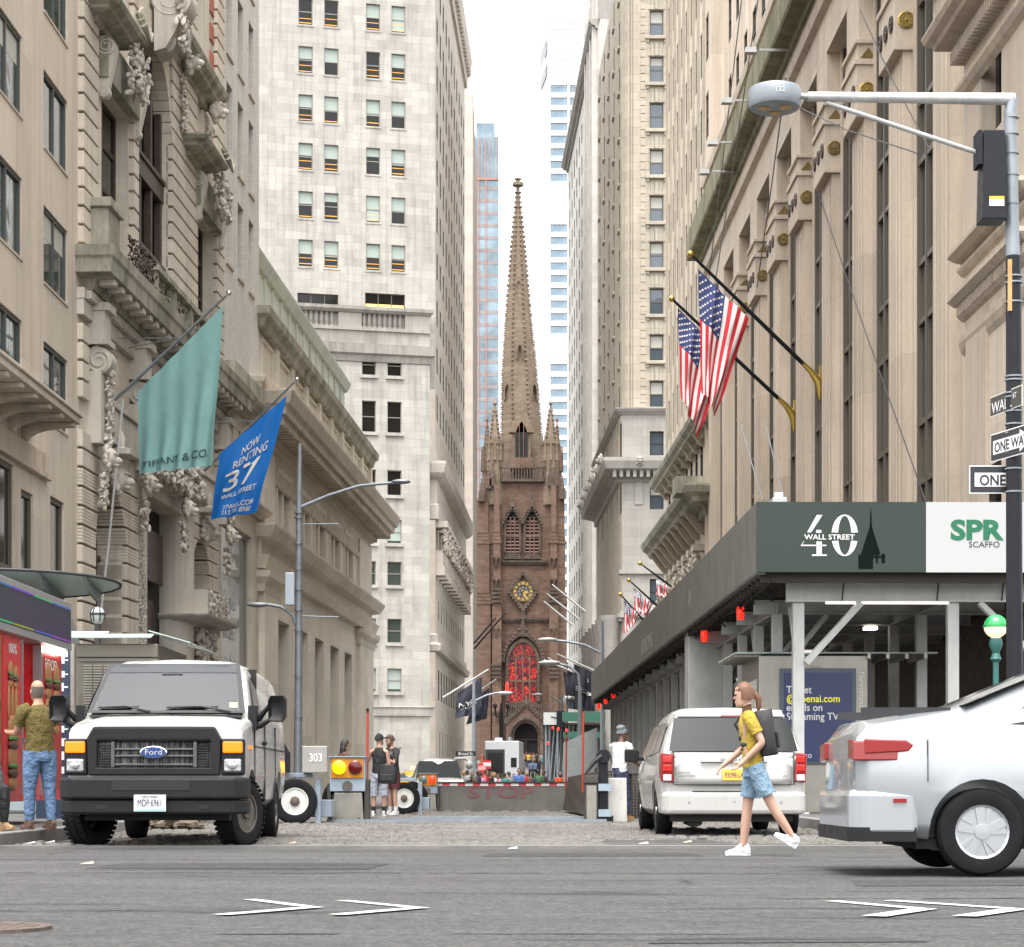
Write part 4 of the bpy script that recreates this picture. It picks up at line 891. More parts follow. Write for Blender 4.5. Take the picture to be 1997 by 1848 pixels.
for (a, c, d, e) in rc:
    g = MB(); g.box(a - .35, -.3, d - .3, c + .35, .05, d - .02); g.box(a - .25, -.2, d - .55, a - .05, .02, d - .3); g.box(c + .05, -.2, d - .55, c + .25, .02, d - .3); g.done('sill', m_cream, b, bevel=.03)
    g = MB(); m = (a + c) / 2
    for t in range(-2, 3): g.prism([(m + t * .3 - .14, e + .05), (m + t * .3 + .14, e + .05), (m + t * .38 + .17, e + 1.1), (m + t * .38 - .17, e + 1.1)], -.06 if t else -.12, .02, 'y')
    g.done('window_keystone', m_cream, b)
g = MB(); z = zb + .2
while z < zt:
    for a, c in ((p - .75, p - .1), (q + .1, q + .75), (q + 1.1, X)): g.box(a, -.07, z, c, .01, z + .58)
    z += .66
for u in (1226, 1231, 1259, 1262): x = C.s(u); g.box(x - .05, -.08, zb, x + .05, .01, zt)
g.done('quoin', m_cream, b)
zk = cz(892, 1.5); g = MB(); g.X = T3(0, -.15, 0); mould(g, 0, X, [(0, zk - 1.9), (.2, zk - 1.8), (.25, zk - 1.3), (.5, zk - 1.2), (1.3, zk - .9), (1.5, zk - .3), (1.5, zk), (0, zk + .05)]); mould(g, 0, X, CORN(.5, zb + .35, .5))
for v, o in ((1113, .25), (1198, .4), (1205, .3)): mould(g, 0, X, [(0, cz(v) - .4), (o, cz(v) - .3), (o, cz(v)), (0, cz(v) + .02)])
g.X = None; x = -.8
while x < X: g.box(x, -1.2, zk - 1.55, x + .28, -.1, zk - 1.0); x += .55
g.done('cornice', m_creamgrey, b)
g = MB(); mask(g, (C.s(1246), zk - .25), 1.0, -1.4); g.done('lion_head', m_creamgrey, b, smooth=50)
g = MB(); g.box(.05, -.5, 0, C.s(1275), -.1, cz(1200)); g.box(-.2, -.8, cz(1206), C.s(1277), -.1, cz(1200) + .3); g.box(C.s(1238), -.24, cz(985), C.s(1254), -.1, cz(940) + .2); g.done('corner_pier', m_creamgrey, b)
b2 = side(b, C, Dd); LS = Dd.L; ops = []
for k in range(5):
    x = 3 + (LS - 6) * k / 4
    for v in v0: ops.append((x - .6, x + .6, cz(v + 51), cz(v)))
lo = [(x - .7, x + .7, q, q + 3) for x in [3 + (LS - 6) * k / 4 for k in range(5)] for q in (cz(889), cz(994))]
g = MB(); wall(g, 0, LS - 1, zb, zt, ops, 0, .12); wall(g, 0, LS, -1, zb, lo, -.15, .2); g.quad((0, 0, -1), (0, 9, -1), (0, 9, zt), (0, 0, zt)); g.done('side_wall', m_cream, b2)
winset(b2, sorted(ops, key=lambda r_: -r_[0]), .03, m_frameblk, m_glassdk, n=80); winmass(b2, lo, .05, m_frameblk, m_glassdk)
g = MB()
for a, c, d, e in ops: g.box(a - .15, -.16, d - .2, c + .15, 0, d)
g.done('sill', m_cream, b2)
g = MB(); g.X = T3(0, -.15, 0); mould(g, 0, LS, [(0, zk - 1.9), (.2, zk - 1.8), (.25, zk - 1.3), (.5, zk - 1.2), (1.3, zk - .9), (1.5, zk - .3), (1.5, zk), (0, zk + .05)]); mould(g, 0, LS, CORN(.5, zb + .35, .5)); g.X = None; g.done('side_cornice', m_creamgrey, b2)
for k in range(7): g = MB(); x = 1 + (LS - 2) * k / 6; g.lathe([(.8, 0), (.8, cz(1200) - 1.6), (1.05, cz(1200) - .3), (1.1, cz(1200))], (x, -.8, 0), 14); g.done('column', m_creamgrey, b2, smooth=40)
g = MB()
for k in range(6): mask(g, (1 + (LS - 2) * k / 5, zk + .2), 1.0, -1.55)
g.done('lion_head', m_creamgrey, b2, smooth=50)
flatten(b2, b)
# ---- grey white tower further up
Q = Fac(1108, 297, 1166, 240); b = thing('grey_white_tower', 'grey-white granite tower in steep perspective between the church and the cream granite tower', 'building', mtx=Q.M)
zt = 86; LQ = Q.L; ops = [(x, x + 1.7, q, q + 2.4) for x in [3 + 5.1 * k for k in range(10)] for q in [14 + 3.9 * j for j in range(18)]]
g = MB(); wall(g, 0, LQ, -1, zt, ops, 0, .1); g.quad((0, 0, -1), (0, 12, -1), (0, 12, zt), (0, 0, zt)); g.quad((LQ, 0, -1), (LQ, 30, -1), (LQ, 30, zt + 5), (LQ, 0, zt + 5)); g.quad((0, 0, zt), (LQ, 0, zt), (LQ, 30, zt), (0, 30, zt)); g.done('wall', m_surety, b)
winset(b, sorted(ops, key=lambda r_: -r_[0]), .02, m_frameblk, m_glassdk, n=90)
g = MB()
for k in range(4): g.box(LQ - 1.6 - 4.2 * k, -.6, 0, LQ - .4 - 4.2 * k, 0, zt + 4)
g.box(LQ - 18, -.3, zt, LQ, 10, zt + 5); g.lathe([(2.2, 0), (2.2, .8), (1.4, 2.4), (.2, 3)], (LQ - 4, 1.5, zt + 5), 10); g.done('corner_pilaster', m_surety, b)
g = MB(); mould(g, 0, LQ, CORN(1.0, zt, 1.0), False); mould(g, 0, LQ, CORN(.8, 12.5, 1.2), False); g.done('cornice', m_creamgrey, b)
sg = MB(); sg.box(LQ - 22, -.25, 5.5, LQ - 14, 0, 8.5); sg.done('shop_sign', mat('dark_sign', (.08, .10, .07), .5), b)
# ---- white skyscraper behind the church
D = 520; f = Fac(1056, D, 1175, D); b = thing('white_skyscraper', 'very pale white skyscraper with ribbon windows rising behind the church spire', 'building', mtx=f.M); k_ = D / 4200
zt = f.z(1100, 40); ops = []
for k in range(52):
    v = 438 + 24.75 * (k - 12); z = f.z(1090, v + 15); q = f.z(1090, v)
    if k - 12 in (-1, -2, -3, 9, 10): continue
    if k < 1: continue
    ops.append((f.s(1073.5), f.s(1106), z, q)); ops.append((f.s(1111), f.s(1131), z, q))
g = MB(); wall(g, f.s(1071), f.L, -2, zt, ops, 0, .4); a = f.s(1071); g.add([(a, 0, -2), (a - 3.4, 20, -2), (a - 3.4, 20, zt - 26), (a, 0, zt)], [(0, 1, 2, 3)]); g.quad((a, 0, zt), (f.L, 0, zt), (f.L, 30, zt), (a, 30, zt)); g.done('wall', m_white, b)
for r_ in ops: win(b, *r_, .25, m_framegrey, m_mirror, 4, 1, ft=.12)
g = MB(); z = f.z(1090, 600)
for k in range(20):
    x = a + .6 + (f.L - a) * k / 20; g.box(x - .06, -.09, f.z(1090, 170), x + .06, 0, zt)
    g.box(x - .05, -.08, f.z(1090, 700), x + .05, 0, f.z(1090, 655))
for v in range(46, 165, 12): g.box(a, -.085, f.z(1090, v), f.L, .0, f.z(1090, v) + .15)
for v in (655, 667, 679, 690): g.box(a, -.085, f.z(1090, v), f.L, .0, f.z(1090, v) + .12)
g.done('panel_joint', mat('grey_joint', (.5, .53, .54), .6), b)
g = MB()
for v, h in ((95, 45), (140, 30)): p = f.z(1065, v); g.add([(a - .5, 2.5, p), (a - 1.9, 10.8, p - h * k_ * .4), (a - 1.9, 10.8, p + h * k_ * .3), (a - .5, 2.5, p + h * k_ * .8)], [(0, 1, 2, 3)])
g.X = None; o = g.done('louvre_panel', mat('louvre_grey', (.35, .36, .37), .6), b); o.location = (-.1, -.05, 0)
# ================ brownstone church at the end of the street
CU, CD, CZ = 1016.5, 330.0, 4.4; KP = F / CD
X_ = lambda u: (u - CU) / KP
Z_ = lambda v: E + (VH - v) / KP - CZ
ch = thing('church', 'brownstone gothic church with crocketed spire, gilded clock and red stained window', 'church', at(CU, CD, CZ))
def parch(w2, zs, zt, n=8):
    """pointed arch outline, right half from spring to apex mirrored; points from left spring to right spring"""
    h = zt - zs; r_ = (w2 * w2 + h * h) / (2 * w2); out = []
    a1 = math.asin(min(1, h / r_))
    for i in range(n + 1): a = a1 * i / n; out.append((w2 - r_ + r_ * math.cos(a), zs + r_ * math.sin(a)))
    return [(-x, z) for x, z in out] + out[::-1][1:]
def arch_band(g, cx, w2, zb, zs, zt, t, y0, y1):
    o = [(-w2 - t, zb)] + parch(w2 + t, zs, zt + t * 1.3) + [(w2 + t, zb)]; i_ = [(-w2, zb)] + parch(w2, zs, zt) + [(w2, zb)]
    n = len(o); vs = [(cx + x, y, z) for y in (y0, y1) for pl in (o, i_) for x, z in pl]
    fs = []
    for k in range(n - 1): fs += [(k, k + 1, n + k + 1, n + k), (2 * n + k, 2 * n + k + 1, 3 * n + k + 1, 3 * n + k), (k, k + 1, 2 * n + k + 1, 2 * n + k), (n + k, n + k + 1, 3 * n + k + 1, 3 * n + k)]
    g.add(vs, fs)
def arch_fill(g, cx, w2, zb, zs, zt, y): g.add([(cx + x, y, z) for x, z in [(-w2, zb)] + parch(w2, zs, zt) + [(w2, zb)]], [tuple(range(len(parch(w2, zs, zt)) + 2))])
def crocket(g, x, y, z, s): g.box(x - s, y - s, z - s * .5, x + s, y + s, z + s * .9, s * .35, s * .35)
def pinnacle(g, x, y, z0, z1, r_, n=8):
    g.lathe([(r_, z0), (r_ * .12, z1 - (z1 - z0) * .12), (r_ * .35, z1 - (z1 - z0) * .1), (r_ * .35, z1 - (z1 - z0) * .06), (.03, z1)], (x, y, 0), n, a0=math.pi / n)
    m = max(3, int((z1 - z0) / .75))
    for k in range(m):
        t = k / m * .85
        for j in range(4): a = j * math.pi / 2 + math.pi / 4; crocket(g, x + math.cos(a) * r_ * (1.08 - t), y + math.sin(a) * r_ * (1.08 - t), z0 + (z1 - z0) * t, r_ * .17)
wi = (X_(979), X_(1070)); top = Z_(937)
g = MB(); g.box(X_(930), 0, -1, X_(1101), 13, Z_(975)); g.box(X_(945), .05, Z_(975), X_(1088), 12.9, top); g.done('tower_body', m_brown, ch)
g = MB()
for sgn, uo, ui in ((-1, (926, 957), (960, 978)), (1, (1074, 1105), (1071, 1088))):
    for (a, c), y0, st in ((uo, -.9, ((0, 1180, 0), (1180, 1062, .35), (1062, 975, .6))), (ui, -1.7, ((0, 1180, 0), (1180, 1062, .25), (1062, 950, .45)))):
        p, q = sorted((X_(a), X_(c))); zb = -1
        for k, (v0, v1, ins) in enumerate(st):
            zt_ = Z_(v1); g.box(p + ins * .6, y0 + ins, zb, q - ins * .6, .2, zt_)
            if k < 2:
                for t in range(3): g.box(p + ins * .6 - .12 + t * .1, y0 + ins - .12 + t * .12, zt_ + .02 + t * .55, q - ins * .6 + .12 - t * .1, .2, zt_ + .5 + t * .55)
                zb = zt_ + 1.7
            else: zb = zt_
g.done('buttress', m_brown, ch)
g = MB()
for c in (968, 1080):
    for v in (1178, 1345): x = X_(c)
    for v in (1178, 1325):
        for k in range(4): g.box(X_(c) - .72, -2.05 + k * .02, Z_(v) + k * .62, X_(c) + .72, -1.6, Z_(v) + k * .62 + .42)
    for v in (1090, 1132, 1228, 1390):
        for q in (-.35, .35): arch_band(g, X_(c) + q, .2, Z_(v + 18), Z_(v + 6), Z_(v), .07, -1.86, -1.5)
for v0, a, c, o in ((1098, 979, 1068, .5), (1102, 979, 1068, .3), (1210, 978, 1070, .4), (1214, 978, 1070, .25), (1062, 935, 980, 0), (1062, 1068, 1103, 0)): g.box(X_(a), -o - .05, Z_(v0), X_(c), .1, Z_(v0) + .35)
g.done('string_course', m_browndark, ch)
# parapet above the belfry
g = MB(); a, c = X_(978), X_(1062); g.box(a, -.7, top - .3, c, .3, top + .15); g.box(a, -.5, top + 1.75, c, -.1, top + 2.0)
n = 15
for k in range(n + 1): x = a + (c - a) * k / n; g.box(x - .11, -.45, top + .15, x + .11, -.15, top + 1.75)
for k in range(0, n + 1, 3): x = a + (c - a) * k / n; g.box(x - .2, -.5, top + 2.0, x + .2, -.1, top + 2.6, .1, .1)
g.done('parapet', m_browndark, ch)
# octagonal corner turrets with pinnacles
for u, vt, r_, y in ((965, 790, 1.25, .6), (1074, 790, 1.25, .6), (949, 812, .8, 6), (1088, 812, .8, 6), (964, 800, 1.2, 11.5), (1076, 800, 1.2, 11.5)):
    g = MB(); x = X_(u if u not in (949, 1088) else u); zb_ = Z_(870 if r_ > 1 else 880)
    g.lathe([(r_ * 1.05, Z_(985)), (r_ * 1.05, Z_(925)), (r_, Z_(922)), (r_, zb_), (r_ * 1.15, zb_ + .3), (r_ * 1.15, zb_ + .8)], (x, y, 0), 8, a0=math.pi / 8)
    for k in range(8): al = k * math.pi / 4; g.box(x + math.cos(al) * r_ - .2, y + math.sin(al) * r_ - .2, zb_ - 2.3, x + math.cos(al) * r_ + .2, y + math.sin(al) * r_ + .2, zb_ + 1.6, .12, .12)
    pinnacle(g, x, y, zb_ + .8, Z_(vt - 10), r_ * .8); g.done('corner_pinnacle', m_brownpale if r_ > 1 else m_brown, ch)
for u, v in ((939, 960), (1097, 955), (953, 935), (1085, 930), (961, 930), (1073, 930)):
    g = MB(); x = X_(u); g.box(x - .45, -1.1, Z_(v + 20), x + .45, -.2, Z_(v)); pinnacle(g, x, -.65, Z_(v), Z_(v - 26), .42, 4); g.done('small_pinnacle', m_browndark, ch)
# spire
g = MB(); SPK = (CD + 6.2) / F
Xs = lambda u: (u - U0) * SPK - (CU - U0) * CD / F
Zs = lambda v: E + (VH - v) * SPK - CZ
prof = [(1018, 941, 43), (1018, 902, 41), (1016, 840, 38), (1012.5, 736, 33), (1011, 625, 24.5), (1010.5, 529, 16.5), (1010, 415, 6.6), (1010, 385, 4.2), (1010, 368, 3.4)]
rings = []
cyy = 6.2
for u, v, hw in prof: rings.append([(Xs(u) + hw * SPK / math.cos(math.pi / 8) * math.cos(math.pi / 8 + k * math.pi / 4), cyy + hw * SPK / math.cos(math.pi / 8) * math.sin(math.pi / 8 + k * math.pi / 4), Zs(v)) for k in range(8)])
g.loft(rings); g.done('spire', m_brownpale, ch)
g = MB()
for i in range(len(prof) - 1):
    (u0, v0, h0), (u1, v1, h1) = prof[i:i + 2]; m = max(2, int((v0 - v1) / 9.2))
    for j in range(m):
        t = j / m; rr = (h0 + (h1 - h0) * t) * SPK / math.cos(math.pi / 8) + .12; cx = Xs(u0 + (u1 - u0) * t); z = Zs(v0 + (v1 - v0) * t); s = .15 if h0 > 12 else .12
        for k in range(8): al = math.pi / 8 + k * math.pi / 4; crocket(g, cx + rr * math.cos(al), cyy + rr * math.sin(al), z, s * (1.25 if j % 2 else 1))
g.done('spire_carving', stone('crocket_stone', (.19, .145, .105), .9, .4, .012, .2, .75, .3, .3), ch)
g = MB(); x = Xs(1010); g.lathe([(.25, Zs(378)), (.5, Zs(376)), (.25, Zs(373)), (.3, Zs(366)), (.9, Zs(363)), (.85, Zs(357)), (.35, Zs(355)), (.25, Zs(352)), (.55, Zs(351)), (.5, Zs(348)), (.1, Zs(347))], (x, cyy, 0), 10); g.done('finial', m_brownpale, ch)
# lucarnes and small openings on the spire
for u, v0, v1, y in ((1017, 893, 822, -.6), (1014, 692, 664, 3.35), (1012, 560, 535, 4.5), (989, 772, 740, 3.9), (1043, 772, 740, 3.9)):
    g = MB(); x = X_(u); w2 = .95 if v0 > 890 else .33; zb_, zt_ = Z_(v0), Z_(v1); arch_band(g, x, w2, zb_, zb_ + (zt_ - zb_) * .55, zt_, w2 * .5, y + cyy - 6.2 + (1.1 if v0 > 890 else 0), y + 3)
    g.prism([(x - w2 * 2, zb_ + (zt_ - zb_) * .7), (x + w2 * 2, zb_ + (zt_ - zb_) * .7), (x, zt_ + (zt_ - zb_) * .62)], y + .7, y + 2.4, 'y'); o = g.done('lucarne', m_brownpale, ch)
    g = MB(); arch_fill(g, x, w2, zb_, zb_ + (zt_ - zb_) * .55, zt_, y + .9 if v0 < 890 else y + .7); g.done('opening', m_dark, o)
    if v0 > 890:
        g = MB()
        for q in (-.3, .3): g.box(x + q * 1.1 - .06, y + .45, zb_, x + q * 1.1 + .06, y + .68, zt_ - .5)
        g.box(X_(995), -.2, Z_(916), X_(1040), 2.5, Z_(893)); g.done('tracery', m_brown, o)
# belfry lancets
m_louv = mat('belfry_louvres', (.20, .11, .09), .7)
for u in (999.6, 1037.6):
    x = X_(u); w2 = .98; zb_, zs, zt_ = Z_(1080), Z_(1021), Z_(998)
    g = MB(); arch_band(g, x, w2, zb_, zs, zt_, .32, -.55, .05); arch_band(g, x, w2 + .3, zs - .3, zs, zt_ + .6, .2, -.7, .05)
    pinnacle(g, x, -.45, Z_(987), Z_(960), .35, 4)
    for k in range(7): t = k / 7; crocket(g, x - (w2 + .42) * (1 - t) ** 1.3, -.7, zs + (Z_(984) - zs) * t, .16); crocket(g, x + (w2 + .42) * (1 - t) ** 1.3, -.7, zs + (Z_(984) - zs) * t, .16)
    for k in range(3): g.box(x - w2 - .35 + k * .1, -.7 + k * .1, zb_ - .9 + k * .3, x + w2 + .35 - k * .1, 0, zb_ - .65 + k * .3)
    o = g.done('belfry_window', m_browndark, ch)
    g = MB(); arch_fill(g, x, w2, zb_, zs, zt_, -.06); g.done('void', m_dark, o)
    g = MB()
    for q in (-.33, .33): g.box(x + q - .08, -.4, zb_, x + q + .09, -.08, zs + .9)
    g.box(x - w2, -.42, Z_(1048), x + w2, -.09, Z_(1048) + .35)
    for v in (1048 - 8, 1025, 1014): 
        for q in (-.65, 0, .65): arch_band(g, x + q, .24, Z_(v) - .3, Z_(v), Z_(v) + .4, .07, -.3, -.1)
    g.done('tracery', m_brown, o)
    g = MB(); z = zb_ + .15
    while z < zs + .6: g.add([(x - w2, -.35, z), (x + w2, -.35, z), (x + w2, -.1, z + .22), (x - w2, -.1, z + .22)], [(0, 1, 2, 3)]); z += .52
    g.done('louvre', m_louv, o)
# clock in its diamond frame
x, z = X_(1020), Z_(1154); g = MB(); hw, hh = 29 / KP, 39 / KP
def dia(s, y): return [(x, y, z - hh * s), (x + hw * s, y, z), (x, y, z + hh * s), (x - hw * s, y, z)]
for s0, s1, y0 in ((1.0, .82, -.55), (.82, .72, -.3)): g.add(dia(s0, 0) + dia(s0, y0) + dia(s1, y0) + dia(s1, 0), [(i + 4 * k, (i + 1) % 4 + 4 * k, (i + 1) % 4 + 4 * k + 4, i + 4 * k + 4) for k in range(3) for i in range(4)])
for i in range(4):
    A_, B_ = dia(1.03, -.4)[i], dia(1.03, -.4)[(i + 1) % 4]
    for k in range(7): t = (k + .5) / 7; crocket(g, A_[0] + (B_[0] - A_[0]) * t, -.45, A_[2] + (B_[2] - A_[2]) * t, .17)
g.box(x - .3, -.5, z - hh - 2.2, x + .3, 0, z - hh + .2); g.box(x - .55, -.6, z - hh - 1.2, x + .55, 0, z - hh - .7); ck = g.done('clock', m_browndark, ch)
r_ = 19.5 / KP
g = MB(); g.lathe([(r_, -.1), (r_, -.32), (r_ * .64, -.32), (r_ * .64, -.1)], (x, 0, z), 40, 'y'); g.done('dial_ring', mat('dial_bronze', (.20, .13, .06), .5, .3, .15, 4), ck)
g = MB(); g.lathe([(r_ * .63, -.12), (r_ * .63, -.2), (.01, -.2)], (x, 0, z), 30, 'y'); g.done('dial_centre', mat('dial_dark', (.03, .028, .028), .5), ck)
g = MB()
for k in range(12):
    a = k * math.pi / 6; g.X = T3(x, 0, z) @ Matrix.Rotation(a, 4, 'Y'); g.box(-.09, -.36, r_ * .7, .09, -.325, r_ * .94)
for k in range(24): a = k * math.pi / 12; g.X = T3(x, 0, z) @ Matrix.Rotation(a, 4, 'Y'); g.box(-.03, -.36, r_ * .97, .03, -.3, r_ * 1.02)
g.X = None; g.done('numerals', m_gold, ck)
g = MB()
for k in range(8): a = k * math.pi / 4; g.lathe([(.2, -.24), (.2, -.21), (.01, -.21)], (x + r_ * .42 * math.cos(a), 0, z + r_ * .42 * math.sin(a)), 8, 'y')
g.done('dial_tracery', mat('dial_grey', (.16, .15, .15), .5), ck)
g = MB()
for a, l in ((108, r_ * .62), (157, r_ * .93)): g.X = T3(x, 0, z) @ Matrix.Rotation(R(a), 4, 'Y'); g.prism([(-.1, -.3), (.1, -.3), (.17, l * .6), (0, l), (-.17, l * .6)], -.46, -.4, 'y')
g.X = None; g.done('clock_hand', mat('hand_gold', (.5, .34, .1), .4, .4), ck)
# great red window
x = X_(1019.5); w2, zb_, zs, zt_ = 2.15, Z_(1369), Z_(1290), Z_(1253)
g = MB(); arch_band(g, x, w2, zb_, zs, zt_, .45, -.75, .05); arch_band(g, x, w2 + .6, zs - .2, zs, zt_ + 1.1, .35, -.95, .05)
for k in range(10): t = k / 10; sx = (w2 + 1.05) * (1 - t ** 1.6) + .1; crocket(g, x - sx, -.9, zs + (Z_(1222) - zs) * t, .2); crocket(g, x + sx, -.9, zs + (Z_(1222) - zs) * t, .2)
g.prism([(x - 1.2, zt_ + .8), (x + 1.2, zt_ + .8), (x + .25, Z_(1218)), (x - .25, Z_(1218))], -.9, 0, 'y'); pinnacle(g, x, -.5, Z_(1222), Z_(1198), .38, 4)
for k in range(3): g.box(x - w2 - .5, -.8 + .12 * k, zb_ - .9 + .3 * k, x + w2 + .5, 0, zb_ - .65 + .3 * k)
gw_ = g.done('great_window', m_browndark, ch)
mt, t, p = _mat('red_stained_glass'); co = N(t, 'TexCoord').outputs['Object']; p.inputs['Roughness'].default_value = .2
v = N(t, 'TexVoronoi', Scale=3.2); t.links.new(co, v.inputs['Vector']); sx = N(t, 'SeparateColor'); t.links.new(v.outputs['Color'], sx.inputs[0])
n = t.nodes.new('ShaderNodeValToRGB'); e = n.color_ramp.elements; e[0].position = 0; e[0].color = (.03, .004, .006, 1); e[1].position = 1; e[1].color = (.7, .07, .015, 1)
for ps, c_ in ((.35, (.06, .004, .01, 1)), (.55, (.3, .006, .012, 1)), (.8, (.42, .008, .01, 1))): k = n.color_ramp.elements.new(ps); k.color = c_
t.links.new(sx.outputs[0], n.inputs[0]); t.links.new(n.outputs[0], p.inputs['Base Color']); t.links.new(n.outputs[0], p.inputs['Emission Color']); p.inputs['Emission Strength'].default_value = .07
g = MB(); arch_fill(g, x, w2, zb_, zs, zt_, -.12); g.done('stained_glass', mt, gw_)
g = MB()
for q in (-1.05, 0, 1.05): g.box(x + q - .1, -.5, zb_, x + q + .1, -.14, zs + (.9 if q else 2.0))
g.box(x - w2, -.48, Z_(1331), x + w2, -.15, Z_(1331) + .28)
for q in (-1.6, -.53, .53, 1.6):
    for zz in (Z_(1337), zs - .1): arch_band(g, x + q, .42, zz - .3, zz, zz + .55, .09, -.42, -.15)
for q in (-.8, .8): g.tube([(x + q + .48 * math.cos(k_ * .5), -.3, zs + 1.05 + .48 * math.sin(k_ * .5)) for k_ in range(14)], .07, 5)
g.done('tracery', m_brown, gw_)
# porch with gabled doorway
x = X_(1025.5); w2 = 2.15; zs, zt_ = Z_(1436), Z_(1407); a, c = X_(987), X_(1064)
o_ = [(a, -1), (-w2 + x, -1), (-w2 + x, zs)] + [(x + p_, q_) for p_, q_ in parch(w2, zs, zt_)] + [(x + w2, zs), (x + w2, -1), (c, -1), (c, Z_(1415)), (x, Z_(1376)), (a, Z_(1415))]
n = len(o_)
g = MB()
pa = [(x + p_, q_) for p_, q_ in parch(w2, zs, zt_)]; h = len(pa) // 2
g.prism([(a, -1), (x - w2, -1), (x - w2, zs)] + pa[1:h + 1] + [(x, Z_(1378)), (a, Z_(1412))], -3.2, -.0, 'y'); g.prism([(c, -1), (x + w2, -1), (x + w2, zs)] + pa[::-1][1:h + 1] + [(x, Z_(1378)), (c, Z_(1412))], -3.21, -.0, 'y')
g.done('porch', m_brown, ch)
g = MB(); arch_band(g, x, w2 - .35, -1, zs, zt_ - .35, .3, -3.0, -2.4); arch_band(g, x, w2 + .15, zs - .6, zs, zt_ + .2, .3, -3.45, -3.1)
for sg in (-1, 1):
    for k in range(8): t = k / 8; px_ = x + sg * (c - x) * (1 - t); zz = Z_(1412) + (Z_(1376) - Z_(1412)) * t; g.box(px_ - .25, -3.5, zz - .1, px_ + .25, -3.0, zz + .45); g.box(px_ - .09, -3.4, zz + .4, px_ + .09, -3.1, Z_(1388) + (Z_(1372) - Z_(1388)) * t + .6)
pinnacle(g, x, -3.2, Z_(1376), Z_(1352), .4, 4); pinnacle(g, a, -3.2, Z_(1412), Z_(1372), .4, 4); pinnacle(g, c, -3.2, Z_(1412), Z_(1372), .4, 4); g.done('gable_tracery', m_browndark, ch)
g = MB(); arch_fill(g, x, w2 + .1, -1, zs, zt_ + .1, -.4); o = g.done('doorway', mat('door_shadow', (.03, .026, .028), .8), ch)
g = MB(); g.box(x - w2, -.9, Z_(1445), x + w2, -.5, Z_(1445) + .25); g.box(x - .15, -.8, -1, x + .15, -.5, Z_(1445)); g.box(x - w2, -.75, -1, x - .9, -.6, Z_(1447)); g.done('door_leaf', mat('dark_oak', (.045, .035, .03), .6), o)
g = MB(); g.box(X_(930), -1.2, -1, X_(1101), .0, .9); g.done('plinth', m_brown, ch)
g = MB(); g.box(X_(890), 3, -1, X_(931), 30, Z_(1290)); g.box(X_(1100), 3, -1, X_(1150), 30, Z_(1290)); g.done('aisle_wall', m_brown, ch)
for q in (-1, 1):
    g = MB(); 
    for k in range(9): xx = X_(1025) + q * (3.4 + .28 * k); g.box(xx - .03, -9, -1, xx + .03, -8.94, 1.7)
    g.box(X_(1025) + q * 3.3, -9.02, 1.3, X_(1025) + q * 5.8, -8.92, 1.36); tag(g.done('iron_fence', m_iron), 'black iron railing between church doorway and far scaffold shed' if q > 0 else 'black iron railing between church doorway and iron lamppost', 'fence').location = at(CU, CD, CZ)
# ================ vehicles
def car_sec(y, zb, w_, zm, zs, ws, wt, zt, cr):
    """closed ring: floor, sill, widest point, shoulder, roof edge, crown"""
    h = [(0, zb), (w_ * .86, zb), (w_ * .97, zb + .1), (w_, zm), (w_ * .995, (zm + zs) / 2), (ws, zs), (ws + (wt - ws) * .5, zs + (zt - zs) * .5), (wt, zt - .1 * min(1, max(.3, (zt - zs) * 3))), (wt - .05, zt - .03), (wt * .72, zt + cr * .6), (0, zt + cr)]
    return [(x, y, z) for x, z in h] + [(-x, y, z) for x, z in h[-2:0:-1]]
def booldiff(o, cutters):
    for c in cutters: md = o.modifiers.new('c', 'BOOLEAN'); md.operation = 'DIFFERENCE'; md.object = c; md.solver = 'EXACT'
    bpy.context.view_layer.update(); dg = bpy.context.evaluated_depsgraph_get(); me = bpy.data.meshes.new_from_object(o.evaluated_get(dg))
    o.modifiers.clear(); old = o.data; o.data = me; bpy.data.meshes.remove(old)
    for c in cutters: bpy.data.objects.remove(c)
    me.polygons.foreach_set('use_smooth', [True] * len(me.polygons)); me.set_sharp_from_angle(angle=R(32)); return o
def body(stations, mt, parent, arches=(), ar=.42, sub=0, name='body', extra=()):
    g = MB(); g.loft([car_sec(*s) for s in stations]); o = g.done(name, mt, None, smooth=32)
    cs = [MB().lathe([(ar, -.42 if x > 0 else -.1), (ar, .1 if x > 0 else .42)], (x, y, z), 28, 'x').done('cutter', mt) for x, y, z in arches]
    o.data.materials.clear(); o.data.materials.append(mt)
    if sub: md = o.modifiers.new('s', 'BEVEL'); md.width = sub; md.segments = 3; md.limit_method = 'ANGLE'; md.angle_limit = R(26)
    if cs or extra: booldiff(o, cs + list(extra))
    o.data.materials.clear(); o.data.materials.append(mt); o.data.polygons.foreach_set('material_index', [0] * len(o.data.polygons))
    o.parent = parent; return o
